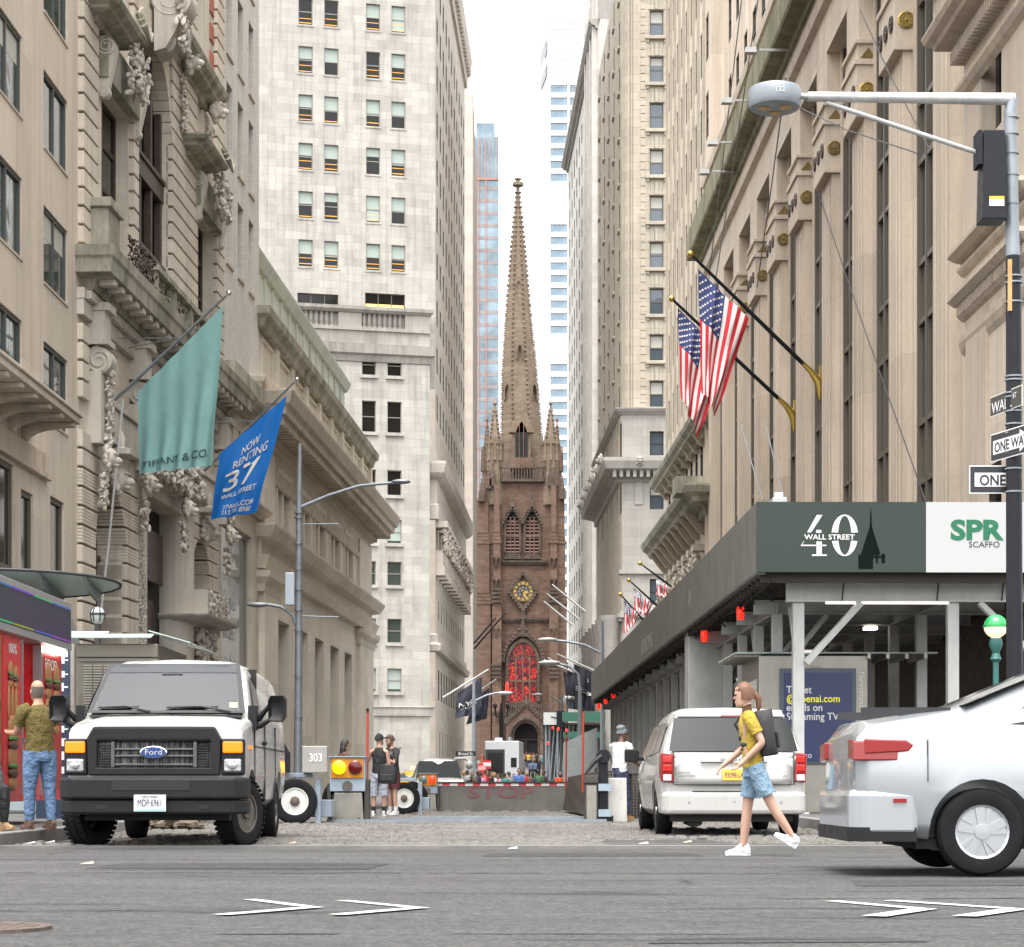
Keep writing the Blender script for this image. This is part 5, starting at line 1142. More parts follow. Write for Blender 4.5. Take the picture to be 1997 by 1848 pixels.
def wheel(par, loc, r_, w_, rim, rz=0, side=1, hub=None, style='steel', tread=0):
    """tyre with a dished rim; the outer face looks along +x for side 1"""
    g = MB(); q = w_ / 2; s = side
    g.lathe([(r_ * .6, -q * .86), (r_ * .8, -q), (r_ * .94, -q * .9), (r_, -q * .6), (r_, q * .6), (r_ * .94, q * .9), (r_ * .8, q), (r_ * .6, q * .86), (r_ * .6, -q * .86)], (0, 0, 0), 40, 'x')
    if tread:
        for k in range(36):
            a = k * math.pi / 18
            for c_ in (-.34, .02, .38): g.X = Matrix.Rotation(a + c_ * .09, 4, 'X'); g.box((c_ - .13) * w_, -.02, r_ - .004, (c_ + .13) * w_, .02, r_ + .011)
        g.X = None
    t_ = g.done('tyre', m_rubber, None, smooth=35); t_.name = 'wheel'
    t_.parent = par; t_.location = loc; t_.rotation_euler = (0, 0, rz)
    g = MB(); k = s
    if style == 'steel':
        g.lathe([(r_ * .62, k * q * .7), (r_ * .6, k * q * .86), (r_ * .55, k * q * .84), (r_ * .52, k * q * .1), (r_ * .36, k * q * .2), (r_ * .3, k * q * .55), (r_ * .2, k * q * .6), (r_ * .19, k * q * .9), (r_ * .1, k * q * .95), (.005, k * q * .96)], (0, 0, 0), 28, 'x')
        for i in range(8): a = i * math.pi / 4; g.lathe([(.014, k * q * .55), (.014, k * q * .75)], (0, r_ * .26 * math.cos(a), r_ * .26 * math.sin(a)), 6, 'x')
    else:
        g.lathe([(r_ * .64, k * q * .7), (r_ * .62, k * q * .88), (r_ * .57, k * q * .84), (r_ * .56, k * q * .3), (r_ * .55, k * q * .3), (r_ * .54, k * q * .2)], (0, 0, 0), 28, 'x'); MB().lathe([(r_ * .55, k * q * .22), (.01, k * q * .24)], (0, 0, 0), 24, 'x').done('dark_spoke_backing', m_dark, t_)  # dark backing disc, its colour stands for shade between the spokes
        for i in range(5):
            a = i * 2 * math.pi / 5; g.X = Matrix.Rotation(a, 4, 'X'); g.prism([(-.03, .04), (.03, .04), (.012, r_ * .58), (-.055, r_ * .58)], k * q * .45, k * q * .82, 'x'); g.prism([(.02, .05), (.035, .04), (.078, r_ * .57), (.045, r_ * .58)], k * q * .45, k * q * .8, 'x')
        g.X = None; g.lathe([(.07, k * q * .5), (.06, k * q * .92), (.01, k * q * .93)], (0, 0, 0), 14, 'x')
    g.done('rim', rim, t_, smooth=35)
    if hub: MB().lathe([(r_ * .22, k * q * .6), (r_ * .2, k * q * 1.0), (r_ * .1, k * q * 1.12), (.01, k * q * 1.13)], (0, 0, 0), 16, 'x').done('hub', hub, t_, smooth=40)
    return t_
m_rimgrey = mat('steel_rim', (.13, .115, .10), .45, .7, .3, 9); m_rimsil = mat('silver_rim', (.45, .46, .47), .3, .8); m_rimwhite = mat('painted_rim', (.55, .54, .50), .5, .1, .2, 7, dirt=.4)
m_plastic = mat('charcoal_plastic', (.010, .0105, .0115), .5, 0, .15, 8, spec=.25); m_gril = mat('grille_grey', (.06, .06, .062), .45, 0)
m_van = mat('silver_white_paint', (.42, .41, .385), .3, .0, .06, 1.2, coat=.6, dirt=.05); m_mini = mat('white_paint', (.39, .382, .36), .3, 0, .03, 1.2, coat=.6)
m_lens = mat('headlamp_lens', (.45, .46, .46), .12, .6, .5, 25); m_chrome = mat('chrome', (.7, .7, .7), .15, 1)
m_screen = screen_glass('windscreen', (.66, .76, .72), 2.3); m_carglass = glass('tinted_glass', (.010, .012, .013), .08, 0, .12)
m_ford = mat('deep_blue_badge', (.02, .05, .18), .25, .3); m_plate = mat('plate_white', (.5, .5, .47), .4); m_platey = mat('plate_yellow', (.78, .42, .05), .45); m_navy = mat('navy_lettering', (.02, .025, .09), .5)
m_tail = mat('tail_lens', (.22, .005, .005), .15, coat=.6); m_tailclear = mat('reversing_lens', (.6, .5, .5), .15); m_rubtrim = mat('black_trim', (.015, .015, .016), .6)
# ---- delivery van facing the camera
va = thing('delivery_van', 'silver-white delivery van facing the crossing with amber lamps lit and turned front wheels', 'van', (-3.93, 23.62, 0), R(1.2))
st = [(.10, .5, .90, .75, 1.24, .90, .86, 1.34, .012), (.16, .46, .965, .75, 1.26, .955, .90, 1.375, .018), (.45, .44, .985, .8, 1.32, .975, .92, 1.415, .025), (.98, .42, .995, .8, 1.38, .98, .935, 1.465, .02), (1.06, .42, .995, .8, 1.40, .98, .93, 1.49, .02),
      (1.72, .42, .995, .8, 1.44, .98, .83, 2.085, .045), (1.95, .42, .995, .8, 1.44, .98, .825, 2.12, .06), (2.6, .42, .995, .8, 1.44, .98, .825, 2.14, .07), (4.2, .42, .995, .8, 1.44, .98, .825, 2.14, .07), (5.3, .44, .99, .8, 1.44, .97, .82, 2.12, .06), (5.45, .5, .96, .8, 1.42, .94, .79, 2.06, .04)]
bd = body(st, m_van, va, [(s * 1.0, y, .40) for s in (-1, 1) for y in (.86, 4.35)], .47, .04, extra=[MB().loft([[(-.865, a, 1.505), (.865, a, 1.505), (.735, a + .70, 2.055), (-.735, a + .70, 2.055)] for a in (.75, 2.3)]).done('cabin_cutter', m_van)])
MB().box(-.9, 2.28, 1.3, .9, 2.32, 2.08).box(-.86, 1.06, 1.49, .86, 2.28, 1.515).done('cabin_dark_backing', m_dark, va)  # dark sheets added so the cabin behind the windscreen looks dark
for s in (-1, 1): MB().box(s * .45 - .24, 1.95, 1.4, s * .45 + .24, 2.1, 1.86).box(s * .45 - .12, 1.97, 1.86, s * .45 + .12, 2.07, 2.02).done('seat', m_plastic, va, bevel=.05)
MB().tube([(-.42 + .19 * math.cos(k * .449), 1.5 - .08 * math.sin(k * .449), 1.62 + .17 * math.sin(k * .449)) for k in range(15)], .018, 6).done('steering_wheel', m_plastic, va, smooth=50)
MB().box(-.12, 1.5, 1.93, .12, 1.53, 1.99).done('inside_mirror', m_black, va, bevel=.01); MB().add([(-.75, 1.12, 1.52), (-.5, 1.12, 1.52), (-.5, 1.25, 1.525), (-.75, 1.25, 1.525)], [(0, 1, 2, 3)]).done('dashboard_paper', mat('pale_paper', (.35, .42, .4), .7), va)
g = MB(); n = 10
def wsf(a, b_): x = (a * 2 - 1); hw = .90 - .135 * b_; return (x * hw, 1.0 + .72 * b_ - .05 * (1 - x * x) , 1.492 + .60 * b_ + .018)
g.grid(wsf, n, 6); wsc = g.done('windscreen', m_screen, va, smooth=60)
g = MB()
for a0, a1, b0, b1 in ((-.0, .03, 0, 1), (.97, 1, 0, 1), (0, 1, .95, 1.0), (0, 1, 0, .05)):
    g.grid(lambda a, b_: (lambda p: (p[0], p[1] - .004, p[2] + .006))(wsf(a0 + (a1 - a0) * a, b0 + (b1 - b0) * b_)), 8, 3)
g.done('rubber_seal', m_rubtrim, wsc)
g = MB(); g.grid(lambda a, b_: (lambda p: (p[0], p[1] - .003, p[2] + .003))(wsf(.03 + .94 * a, .82 + .13 * b_)), 8, 2); g.done('tint_band', glass('sun_band', (.02, .022, .024), .06), wsc)
g = MB()
for a, b_, w2, h2 in ((.93, .16, .05, .1),): g.grid(lambda s, t: (lambda p: (p[0], p[1] - .003, p[2] + .004))(wsf(a + w2 * (s - .5), b_ + h2 * (t - .5))), 2, 2)
g.done('sticker', mat('yellow_sticker', (.6, .7, .2), .6), wsc)
for a0, a1 in ((.06, .42), (.5, .93)):
    g = MB(); pts = [Vector(wsf(a1 - .02, .02)) + Vector((0, -.03, .01)), Vector(wsf((a0 + a1) / 2, .12)) + Vector((0, -.025, .01)), Vector(wsf(a0, .10)) + Vector((0, -.02, .01))]; g.tube(pts, .012, 6); g.tube([Vector(wsf(a0 + .02, .085)) + Vector((0, -.012, .008)), Vector(wsf(a1 - .1, .125)) + Vector((0, -.012, .008))], .009, 5); g.done('wiper', m_rubtrim, va)
g = MB(); g.box(-.86, .9, 1.46, .86, 1.02, 1.49); g.done('cowl_grille', m_rubtrim, va)
# grille
g = MB(); o_ = [(-.72, .80), (.72, .80), (.735, 1.20), (.66, 1.335), (-.66, 1.335), (-.735, 1.20)]; i_ = [(-.62, .88), (.62, .88), (.62, 1.13), (.62, 1.17), (-.62, 1.17), (-.62, 1.13)]
vs = [(x, y, z) for y, pl in ((.12, o_), (.0, o_), (.0, i_), (.09, i_)) for x, z in pl]; n = 6; g.add(vs, [(i + n * k, (i + 1) % n + n * k, (i + 1) % n + n * k + n, i + n * k + n) for k in range(3) for i in range(n)])
gr = g.done('grille', m_plastic, va, bevel=.018); g = MB(); g.box(-.62, .1, .88, .62, .14, 1.17); g.done('grille_back', m_dark, gr)
g = MB()
for z in (.905, 1.0, 1.075): g.box(-.43, .02, z, .43, .09, z + .022)
for s in (-1, 1): g.box(s * .45 - .02, .01, .885, s * .45 + .02, .095, 1.165)
g.done('grille_bar', m_gril, gr, bevel=.006)
g = MB()
for s in (-1, 1):
    for k in range(9): g.box(s * .535 - .06, .04, .9 + k * .028, s * .535 + .06, .09, .912 + k * .028)
for k in range(8): x = -.38 + k * .108; g.box(x - .006, .05, .89, x + .006, .095, 1.16)
g.done('grille_slat', m_rubtrim, gr)
g = MB(); g.X = T3(0, 0, 1.05) @ Matrix.Diagonal((1, 1, .45, 1)); g.lathe([(.15, .02), (.15, -.015), (.135, -.022), (.135, .0)], n=28, ax='y'); g.X = None; bg_ = g.done('badge', m_chrome, va, smooth=30)
g = MB(); g.X = T3(0, 0, 1.05) @ Matrix.Diagonal((1, 1, .45, 1)); g.lathe([(.134, .0), (.134, -.02), (.01, -.02)], n=28, ax='y'); g.done('badge_field', m_ford, bg_)
text('Ford', .085, 'badge_lettering', m_chrome, bg_, T3(0, -.023, 1.024) @ Matrix.Shear('XY', 4, (0, 0)), 'CENTER', .001, 1.2)
for s in (-1, 1):
    h = MB(); a, c = sorted((s * .735, s * .985)); h.box(a, .02, .80, c, .2, 1.20); hc = h.done('headlight', m_plastic, va, bevel=.02); q = s * .862
    MB().box(q - .108, -.006, 1.045, q + .108, .06, 1.17).done('turn_signal', m_amber, hc, bevel=.015)
    MB().box(q - .095, .0, .835, q + .095, .06, .98).done('lamp_lens', m_lens, hc, bevel=.02); MB().lathe([(.05, -.012), (.04, -.03), (.01, -.032)], (q, .01, .91), 14, 'y').done('reflector', m_chrome, hc, smooth=40)
g = MB(); r3 = lambda x0, x1, z0, z1, y0, dp: [(x0, .25, z0), (x0, y0 + .1, z0), (x0 + .14, y0, z0), (x1 - .14, y0, z0), (x1, y0 + .1, z0), (x1, .25, z0)]
for z0, z1, y0 in ((.535, .775, -.13), (.37, .53, -.09)):
    p = [(-1.035, .3), (-1.03, y0 + .13), (-.9, y0 + .02), (-.5, y0), (.5, y0), (.9, y0 + .02), (1.03, y0 + .13), (1.035, .3)]
    g.prism(p, z0, z1, 'z')
bp = g.done('bumper', m_plastic, va, bevel=.03)
g = MB(); g.box(-.44, -.137, .635, .41, -.10, .74); g.box(-.62, -.093, .43, -.5, -.07, .47); g.box(.5, -.093, .43, .62, -.07, .47); g.done('air_intake', m_dark, bp)
pl = MB().box(-.185, -.15, .40, .165, -.132, .585).done('number_plate', m_plate, va, bevel=.006); pl.location = (-.01, -.004, 0)
text('MDP·6961', .088, 'plate_lettering', m_navy, pl, T3(-.01, -.152, .46) @ Matrix.Diagonal((1, 1, 1.25, 1)), 'CENTER', .001, .72)
text('NEW YORK', .032, 'plate_lettering', m_navy, pl, T3(-.01, -.152, .552), 'CENTER', .001, 1.0)
g = MB(); g.box(-.17, -.1515, .408, .15, -.149, .43); g.done('plate_band', mat('plate_skyline', (.25, .42, .6), .5), pl)
for s in (-1, 1):
    wheel(va, (s * .845, .86, .375), .375, .25, m_rimgrey, R(-24), s, None, 'steel', 1); wheel(va, (s * .845, 4.35, .375), .375, .25, m_rimgrey, 0, s)
    # mirror on two arms
    g = MB(); x = s * 1.24 + .02; g.loft([[(x + a * k, y, 1.57 + c * k) for a, c in ((-.09, -.155), (.07, -.16), (.11, -.1), (.115, .1), (.08, .15), (-.07, .145), (-.1, .08))] for y, k in ((.92, .55), (.86, .92), (1.0, 1.0), (1.06, .96))]); mr = g.done('wing_mirror', m_plastic, va, smooth=50)
    g = MB(); g.tube([(s * .95, 1.15, 1.42), (s * 1.05, 1.05, 1.45), (s * 1.19, 1.0, 1.62)], [.045, .036, .022], 8); g.tube([(s * .97, 1.12, 1.36), (s * 1.07, 1.02, 1.37), (s * 1.19, 1.0, 1.44)], [.045, .036, .02], 8); g.box(s * .93, 1.0, 1.32, s * 1.03, 1.2, 1.6); g.done('mirror_arm', m_plastic, mr, smooth=50)
    # door glass, shut lines, handles on the side
    def sd(y, z): t = (z - 1.44) / .6; return (s * (.985 - .15 * max(0, t) + (0.012 if z > 1.44 else .012)), y, z)
    g = MB(); g.add([sd(1.22, 1.47), sd(2.25, 1.47), sd(2.25, 1.97), sd(1.80, 1.97)], [(0, 1, 2, 3)]); g.done('side_window', m_carglass, va)
    g = MB()
    for y in (1.12, 2.36, 3.75): g.box(s * .9, y, .5, s * 1.0035, y + .014, 1.42)
    g.box(s * .9, 1.1, 1.13, s * 1.003, 5.3, 1.142); g.done('shut_line', m_rubtrim, va)
    g = MB(); g.box(s * .99, 2.1, 1.17, s * 1.03, 2.3, 1.21); g.done('door_handle', m_plastic, va, bevel=.008)
    g = MB(); g.box(s * .99, .62, 1.1, s * 1.005, .78, 1.135); g.done('side_marker', m_amber, va)
g = MB(); g.box(-.8, .25, .3, .8, 5.2, .45); g.tube([(-.7, .86, .35), (.7, .86, .35)], .06, 8); g.tube([(-.7, 4.35, .37), (.7, 4.35, .37)], .08, 8); g.done('chassis', m_dark, va)
g = MB(); g.box(-.35, 1.2, 1.4, .35, 2.2, 1.5); g.done('dashboard', m_dark, va)
# ---- minivan seen from behind
mv = thing('minivan', 'white minivan parked with its tail to the crossing beside the scaffold shed', 'minivan', (2.95, 28.6, 0), R(.6))
st = [(.06, .46, .90, .62, .95, .93, .90, 1.06, .0), (.12, .34, .965, .62, 1.0, .955, .905, 1.12, .005), (.42, .30, .985, .65, 1.06, .96, .80, 1.60, .02), (.62, .28, .99, .65, 1.08, .96, .755, 1.70, .035), (1.6, .26, 1.0, .65, 1.06, .965, .755, 1.735, .045), (3.1, .26, 1.0, .65, 1.03, .965, .75, 1.70, .05), (3.5, .26, 1.0, .65, 1.02, .965, .72, 1.60, .05), (4.25, .26, .99, .65, .98, .96, .80, 1.10, .03), (4.95, .3, .93, .6, .85, .9, .78, .92, .02), (5.12, .4, .8, .55, .75, .78, .7, .8, 0)]
bd = body(st, m_mini, mv, [(s * 1.0, y, .36) for s in (-1, 1) for y in (1.02, 4.1)], .40, .06)
def rg(x, z): return (x, .13 + (z - 1.1) * .58 - .012 if z > 1.1 else .115 - .0, z)
g = MB(); g.grid(lambda a, b_: ((a * 2 - 1) * (.86 - .09 * b_), .105 + .27 * b_ - .05 + .035 * (a * 2 - 1) ** 2, 1.14 + .45 * b_), 10, 4); rw = g.done('rear_window', m_carglass, mv, smooth=60)
g = MB(); g.grid(lambda a, b_: ((a * 2 - 1) * .70, .40 + .14 * b_ - .05 * (1 - b_), 1.615 + .09 * b_), 8, 2); g.box(-.72, .36, 1.60, .72, .6, 1.635); g.done('spoiler', m_mini, mv, bevel=.01)
MB().box(-.14, .352, 1.606, .14, .37, 1.628).done('brake_light', m_tail, mv)
g = MB(); p = [(-.985, .45), (-.965, .06), (-.88, -.025), (-.5, -.05), (.5, -.05), (.88, -.025), (.965, .06), (.985, .45)]; g.prism(p, .30, .60, 'z'); g.done('bumper', m_mini, mv, bevel=.055)
g = MB(); g.box(-.55, -.02, .601, .55, .1, .61); g.done('step_pad', m_rubtrim, mv)
tg = MB(); tg.grid(lambda a, b_: ((a * 2 - 1) * (.80 - .03 * (1 - b_)), .036 + .02 * (a * 2 - 1) ** 2 + .035 * b_, .70 + .42 * b_), 10, 5); tgo = tg.done('tailgate', m_mini, mv, smooth=60, solid=.03)
g = MB(); g.box(-.80, .012, .69, .80, .03, .70)
for s in (-1, 1): g.box(s * .80 - .006, .02, .7, s * .80 + .006, .06, 1.12)
g.box(-.44, .01, .985, .44, .04, .998); g.done('shut_line', m_rubtrim, tgo)
pl = MB().box(-.155, .0, .75, .155, .02, .90).done('number_plate', m_platey, mv, bevel=.005); text('93098-LA', .085, 'plate_lettering', m_navy, pl, T3(0, -.003, .79) @ Matrix.Diagonal((1, 1, 1.15, 1)), 'CENTER', .001, .75)
text('D O D G E', .05, 'badge_lettering', mat('dark_chrome', (.12, .12, .12), .3, .8), mv, T3(0, .008, 1.01), 'CENTER', .004, 1.5, .001); text('GRAND\nCARAVAN', .042, 'badge_lettering', MATS['dark_chrome'], mv, T3(-.77, .015, .84), 'LEFT', .003, 1.3); text('FLEX', .03, 'badge_lettering', MATS['dark_chrome'], mv, T3(.66, .015, .80), 'LEFT', .003, 1.2)
for s in (-1, 1):
    g = MB(); a, c = sorted((s * .80, s * .975)); ph = [(a, .74), (c - (.0 if s < 0 else .02), .72), (c, 1.1), (a + (.03 if s > 0 else 0), 1.12)]; g.prism(ph, .0 + .012, .3, 'y'); t_ = g.done('tail_light', m_tail, mv, bevel=.02)
    q = (a + c) / 2; MB().box(q - .055, -.003, .745, q + .055, .03, .83).done('reversing_lamp', m_tailclear, t_, bevel=.01)
    g = MB(); g.box(q - .06, .0, .87, q + .06, .02, .96); g.box(q - .06, .0, .985, q + .06, .02, 1.075); g.done('lamp_cell', mat('red_cell', (.38, .01, .008), .2, coat=.6, emit=.03), t_, bevel=.015)
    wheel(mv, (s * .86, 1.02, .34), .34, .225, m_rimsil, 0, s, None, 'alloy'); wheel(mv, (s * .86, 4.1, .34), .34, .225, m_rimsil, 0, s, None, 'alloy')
    g = MB(); g.loft([[(s * 1.14 + a_, y, 1.12 + c_) for a_, c_ in ((-.1, -.09), (.1, -.09), (.12, .06), (.08, .1), (-.1, .1))] for y in (3.42, 3.5)]); mm = g.done('wing_mirror', m_plastic, mv, bevel=.015); MB().box(s * .95, 3.45, 1.05, s * 1.08, 3.5, 1.1).done('mirror_arm', m_plastic, mm)
    def sd(y, z): t = (z - 1.06) / .6; return (s * (.977 - .195 * max(0, t)), y, z)
    g = MB(); g.add([sd(.62, 1.14), sd(1.55, 1.12), sd(1.55, 1.55), sd(.8, 1.55)], [(0, 1, 2, 3)]); g.add([sd(1.62, 1.12), sd(2.5, 1.1), sd(2.5, 1.55), sd(1.62, 1.55)], [(0, 1, 2, 3)]); g.add([sd(2.57, 1.1), sd(3.75, 1.08), sd(3.2, 1.52), sd(2.57, 1.55)], [(0, 1, 2, 3)]); g.done('side_window', m_carglass, mv)
for x in (-.6, 0, .62): MB().lathe([(.016, -.077), (.016, -.06)], (x, .025, .47), 10, 'y').done('parking_sensor', m_rimsil, mv)
g = MB(); g.box(-.8, .15, .2, .8, 4.9, .3); g.tube([(-.5, .2, .24), (-.5, .9, .24)], .12, 8); g.done('chassis', m_dark, mv)
# ---- silver saloon leaving the frame on the right
m_sil = mat('silver_paint', (.33, .345, .36), .3, .4, 0, 1, coat=1)
sc_ = thing('silver_car', 'silver saloon car close to the camera, cut off behind its rear door', 'car', (2.62, 17.4, 0), R(-90))
st = [(.03, .5, .80, .7, 1.0, .82, .78, 1.08, .0), (.12, .36, .88, .7, 1.06, .86, .80, 1.19, .01), (.5, .28, .92, .65, 1.10, .89, .80, 1.245, .015), (.85, .25, .93, .65, 1.12, .89, .74, 1.29, .02), (1.65, .24, .935, .65, 1.10, .89, .62, 1.62, .03), (2.3, .24, .935, .65, 1.08, .89, .60, 1.68, .035), (2.9, .24, .935, .65, 1.05, .89, .62, 1.6, .03), (3.75, .25, .93, .65, 1.0, .89, .76, 1.08, .02), (4.6, .3, .88, .6, .85, .85, .74, .9, .015), (4.85, .4, .75, .55, .7, .72, .66, .76, 0)]
bd = body(st, m_sil, sc_, [(s * .93, y, .34) for s in (-1, 1) for y in (.98, 3.9)], .40, .05)
for s in (-1, 1):
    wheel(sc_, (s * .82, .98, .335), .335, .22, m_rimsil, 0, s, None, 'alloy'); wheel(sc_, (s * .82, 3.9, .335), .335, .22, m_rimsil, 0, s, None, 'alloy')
    def sd(y, z): t = (z - 1.1) / .45; return (s * (.897 - .27 * max(0, t) + .004), y, z)
    g = MB(); g.add([sd(1.12, 1.16), sd(2.1, 1.14), sd(2.1, 1.5), sd(1.62, 1.5)], [(0, 1, 2, 3)]); g.add([sd(2.18, 1.14), sd(3.4, 1.1), sd(2.85, 1.46), sd(2.18, 1.5)], [(0, 1, 2, 3)]); g.done('side_window', m_carglass, sc_)
    g = MB(); g.prism([(s * .62, .9), (s * .90, .88), (s * .895, 1.03), (s * .62, 1.05)], -.005, .34, 'y'); g.prism([(.08, .93), (.42, .95), (.46, 1.0), (.40, 1.04), (.08, 1.05)], s * .84, s * .905, 'x'); g.done('tail_light', m_tail, sc_, bevel=.012)
    g = MB(); g.box(s * .85, 1.45, .5, s * .938, 1.455, 1.1); g.box(s * .85, 2.14, .3, s * .938, 2.15, 1.1); g.done('shut_line', m_rubtrim, sc_); MB().box(s * .9, 1.55, .93, s * .955, 1.75, .965).done('door_handle', m_sil, sc_, bevel=.01); g = MB(); g.box(s * .60, .1, 1.235, s * .604, .8, 1.3); g.prism([(.62, .26), (4.3, .26), (4.3, .32), (.62, .32)], s * .90, s * .945, 'x') if 0 else g.box(s * .90, 1.44, .3, s * .94, 3.4, .36); g.box(s * .86, .56, .72, s * .94, .563, 1.04); g.done('trim_line', m_rubtrim, sc_); MB().box(s * .89, .3, .56, s * .918, .4, .59).done('side_reflector', m_tail, sc_)
g = MB(); g.grid(lambda a, b_: ((a * 2 - 1) * (.74 - .13 * b_), .88 + .74 * b_, 1.315 + .30 * b_), 8, 3); g.done('rear_window', m_carglass, sc_, smooth=60)
g = MB(); g.prism([(-.912, .5), (-.89, .1), (-.78, -.03), (.78, -.03), (.89, .1), (.912, .5)], .30, .66, 'z'); bq = g.done('bumper', m_sil, sc_, bevel=.05); g = MB(); g.prism([(-.905, .48), (-.885, .09), (-.78, -.035), (.78, -.035), (.885, .09), (.905, .48)], .26, .37, 'z'); g.done('valance', m_plastic, bq)
g = MB(); g.box(-.75, .5, .2, .75, 4.5, .28); g.done('chassis', m_dark, sc_)
# ---- small cars and truck behind the barrier
def small_car(name, label, cat, loc, rz, paint, roof=1.75, L_=4.6):
    c = thing(name, label, cat, loc, rz); w_ = .92
    s0 = [(.05, .45, .8, .7, .9, .8, .74, .98, .01), (.3, .3, .9, .7, .98, .88, .8, 1.06, .015), (1.2, .28, w_, .7, 1.05, .9, .82, 1.14, .02), (1.9, .28, w_, .7, 1.06, .9, .66, roof - .06, .03), (2.5, .28, w_, .7, 1.06, .9, .66, roof, .03), (L_ - .6, .28, w_, .7, 1.05, .9, .66, roof - .04, .03), (L_ - .1, .32, .9, .7, 1.0, .87, .8, 1.15, .01), (L_, .45, .82, .7, .95, .8, .74, 1.02, 0)]
    body(s0, paint, c, [(s * w_, y, .34) for s in (-1, 1) for y in (.95, L_ - 1.0)], .4)
    g = MB(); g.grid(lambda a, b_: ((a * 2 - 1) * (.8 - .13 * b_), 1.22 + .66 * b_ - .03, 1.17 + (roof - 1.25) * b_), 6, 3); g.done('windscreen', m_carglass, c, smooth=60)
    for s in (-1, 1):
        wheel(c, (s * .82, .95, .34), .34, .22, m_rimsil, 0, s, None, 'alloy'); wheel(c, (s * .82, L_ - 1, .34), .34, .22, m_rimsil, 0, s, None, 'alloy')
        MB().box(s * .55, .0, .72, s * .84, .3, .88).done('headlight', m_lens, c, bevel=.03); MB().box(s * .92, 1.5, 1.05, s * 1.12, 1.62, 1.22).done('wing_mirror', paint, c, bevel=.03)
        g = MB(); g.add([(s * .905, 1.7, 1.12), (s * .905, L_ - .8, 1.12), (s * .69, L_ - .9, roof - .12), (s * .69, 2.1, roof - .12)], [(0, 1, 2, 3)]); g.done('side_window', m_carglass, c)
    MB().box(-.5, .0, .55, .5, .2, .7).done('grille', m_rubtrim, c); return c
sv = small_car('parked_suv', 'white sport utility car standing behind the steel barrier with its windscreen to the camera', 'car', at(858, 74, gz(76)), R(4), m_mini, 1.82)
tx = small_car('yellow_taxi', 'yellow taxi half hidden behind the two men at the barrier', 'taxi', at(822, 84, gz(84)), R(6), mat('taxi_yellow', (.75, .38, .01), .35, coat=.5), 1.5)
g = MB(); g.box(-.35, 2.4, 1.54, .35, 2.75, 1.74, .05, .05); g.done('roof_sign', mat('taxi_sign', (.6, .6, .45), .4), tx)
tk = thing('food_truck', 'white box truck with red-orange cab side and roof vents parked in front of the church', 'truck', at(976, 185, gz(185)), R(-4))
g = MB(); g.box(-1.35, 0, .6, 1.6, 6, 3.75); g.done('box_body', m_white, tk, bevel=.08)
g = MB(); g.box(-1.9, .4, .6, -1.36, 5, 2.6, .12, .1); g.done('cab', mat('red_white_wrap', (.6, .2, .12), .4, 0, .6, 1.2), tk, bevel=.1)
g = MB(); g.box(.9, -.03, 1.5, 1.4, 0, 2.3); g.done('dark_hatch', m_dark, tk); g = MB(); g.box(-.6, 1, 3.75, .1, 2, 4.05, .08, .08); g.lathe([(.25, 3.75), (.25, 4.0), (.1, 4.1)], (.7, 1.2, 0), 10); g.done('roof_vent', m_rimsil, tk)
for s in (-1, 1): wheel(tk, (s * 1.15, 1.2, .45), .45, .25, m_rimsil, 0, s)
# ================ scaffold shed along the right pavement
SH = Fac(1153, 95, 1475, 37.4); L = SH.L
m_grn = mat('dark_green_panel', (.031, .041, .035), .5, 0, .08, 1, spec=.2); m_shedside = mat('grey_olive_panel', (.115, .111, .096), .65, 0, .16, .9, dirt=.35); m_shedwhite = mat('white_panel', (.37, .37, .365), .5)
m_plank = mat('underside_planks', (.04, .033, .028), .85, 0, .3, 3); m_wire = mat('black_cable', (.01, .01, .01), .7)
sh = thing('scaffold_shed', 'long pavement shed with grey-green lettered parapet on white steel posts', 'scaffolding', mtx=SH.M)
z0, z1 = 4.38, 5.6
g = MB(); x = 0
while x < L - .02: e = min(L, x + 2.44); g.box(x + .004, 0, z0, e - .004, .05, z1); x = e
g.box(0, .006, z0 - .03, L, .16, z0 + .02); g.done('side_parapet', m_shedside, sh)
fr = T3(L, 0, 0); ex = 3.55
g = MB(); g.box(L, -.0, z0, L + .05, 2.94, z1); g.done('green_panel', m_grn, sh)
g = MB(); g.box(L, 2.945, z0, L + .05, 7.2, z1); g.done('white_panel', m_shedwhite, sh)
g = MB(); g.box(.1, .1, z0 + .02, L - .05, 6.6, z0 + .1); g.done('deck', m_plank, sh)
g = MB(); x = .6
while x < L: g.box(x, .1, z0 - .16, x + .09, 6.4, z0 + .01); x += .61
g.done('joist', m_plank, sh)
g = MB(); r2 = random.Random(2); x = 1
while x < L - 1.5:
    g.tube([(x, .1 + r2.random() * .3, z0 - .05), (x + .6, .2 + r2.random() * .4, z0 - .1 - r2.random() * .25), (x + 1.2, .12 + r2.random() * .3, z0 - .06)], .014, 4); x += .5
g.tube([(.5, .3, z0 - .12)] + [(k * L / 12, .3, z0 - .12 - .1 * (k % 2)) for k in range(1, 13)], .02, 5); g.done('cable', m_wire, sh)
def post(px, py, zt, w_=.1): return MB().box(px - w_, py - w_, .1, px + w_, py + w_, zt).box(px - w_ * 1.8, py - w_ * 1.8, .1, px + w_ * 1.8, py + w_ * 1.8, .2).done('post', m_steelw, sh, bevel=.012)
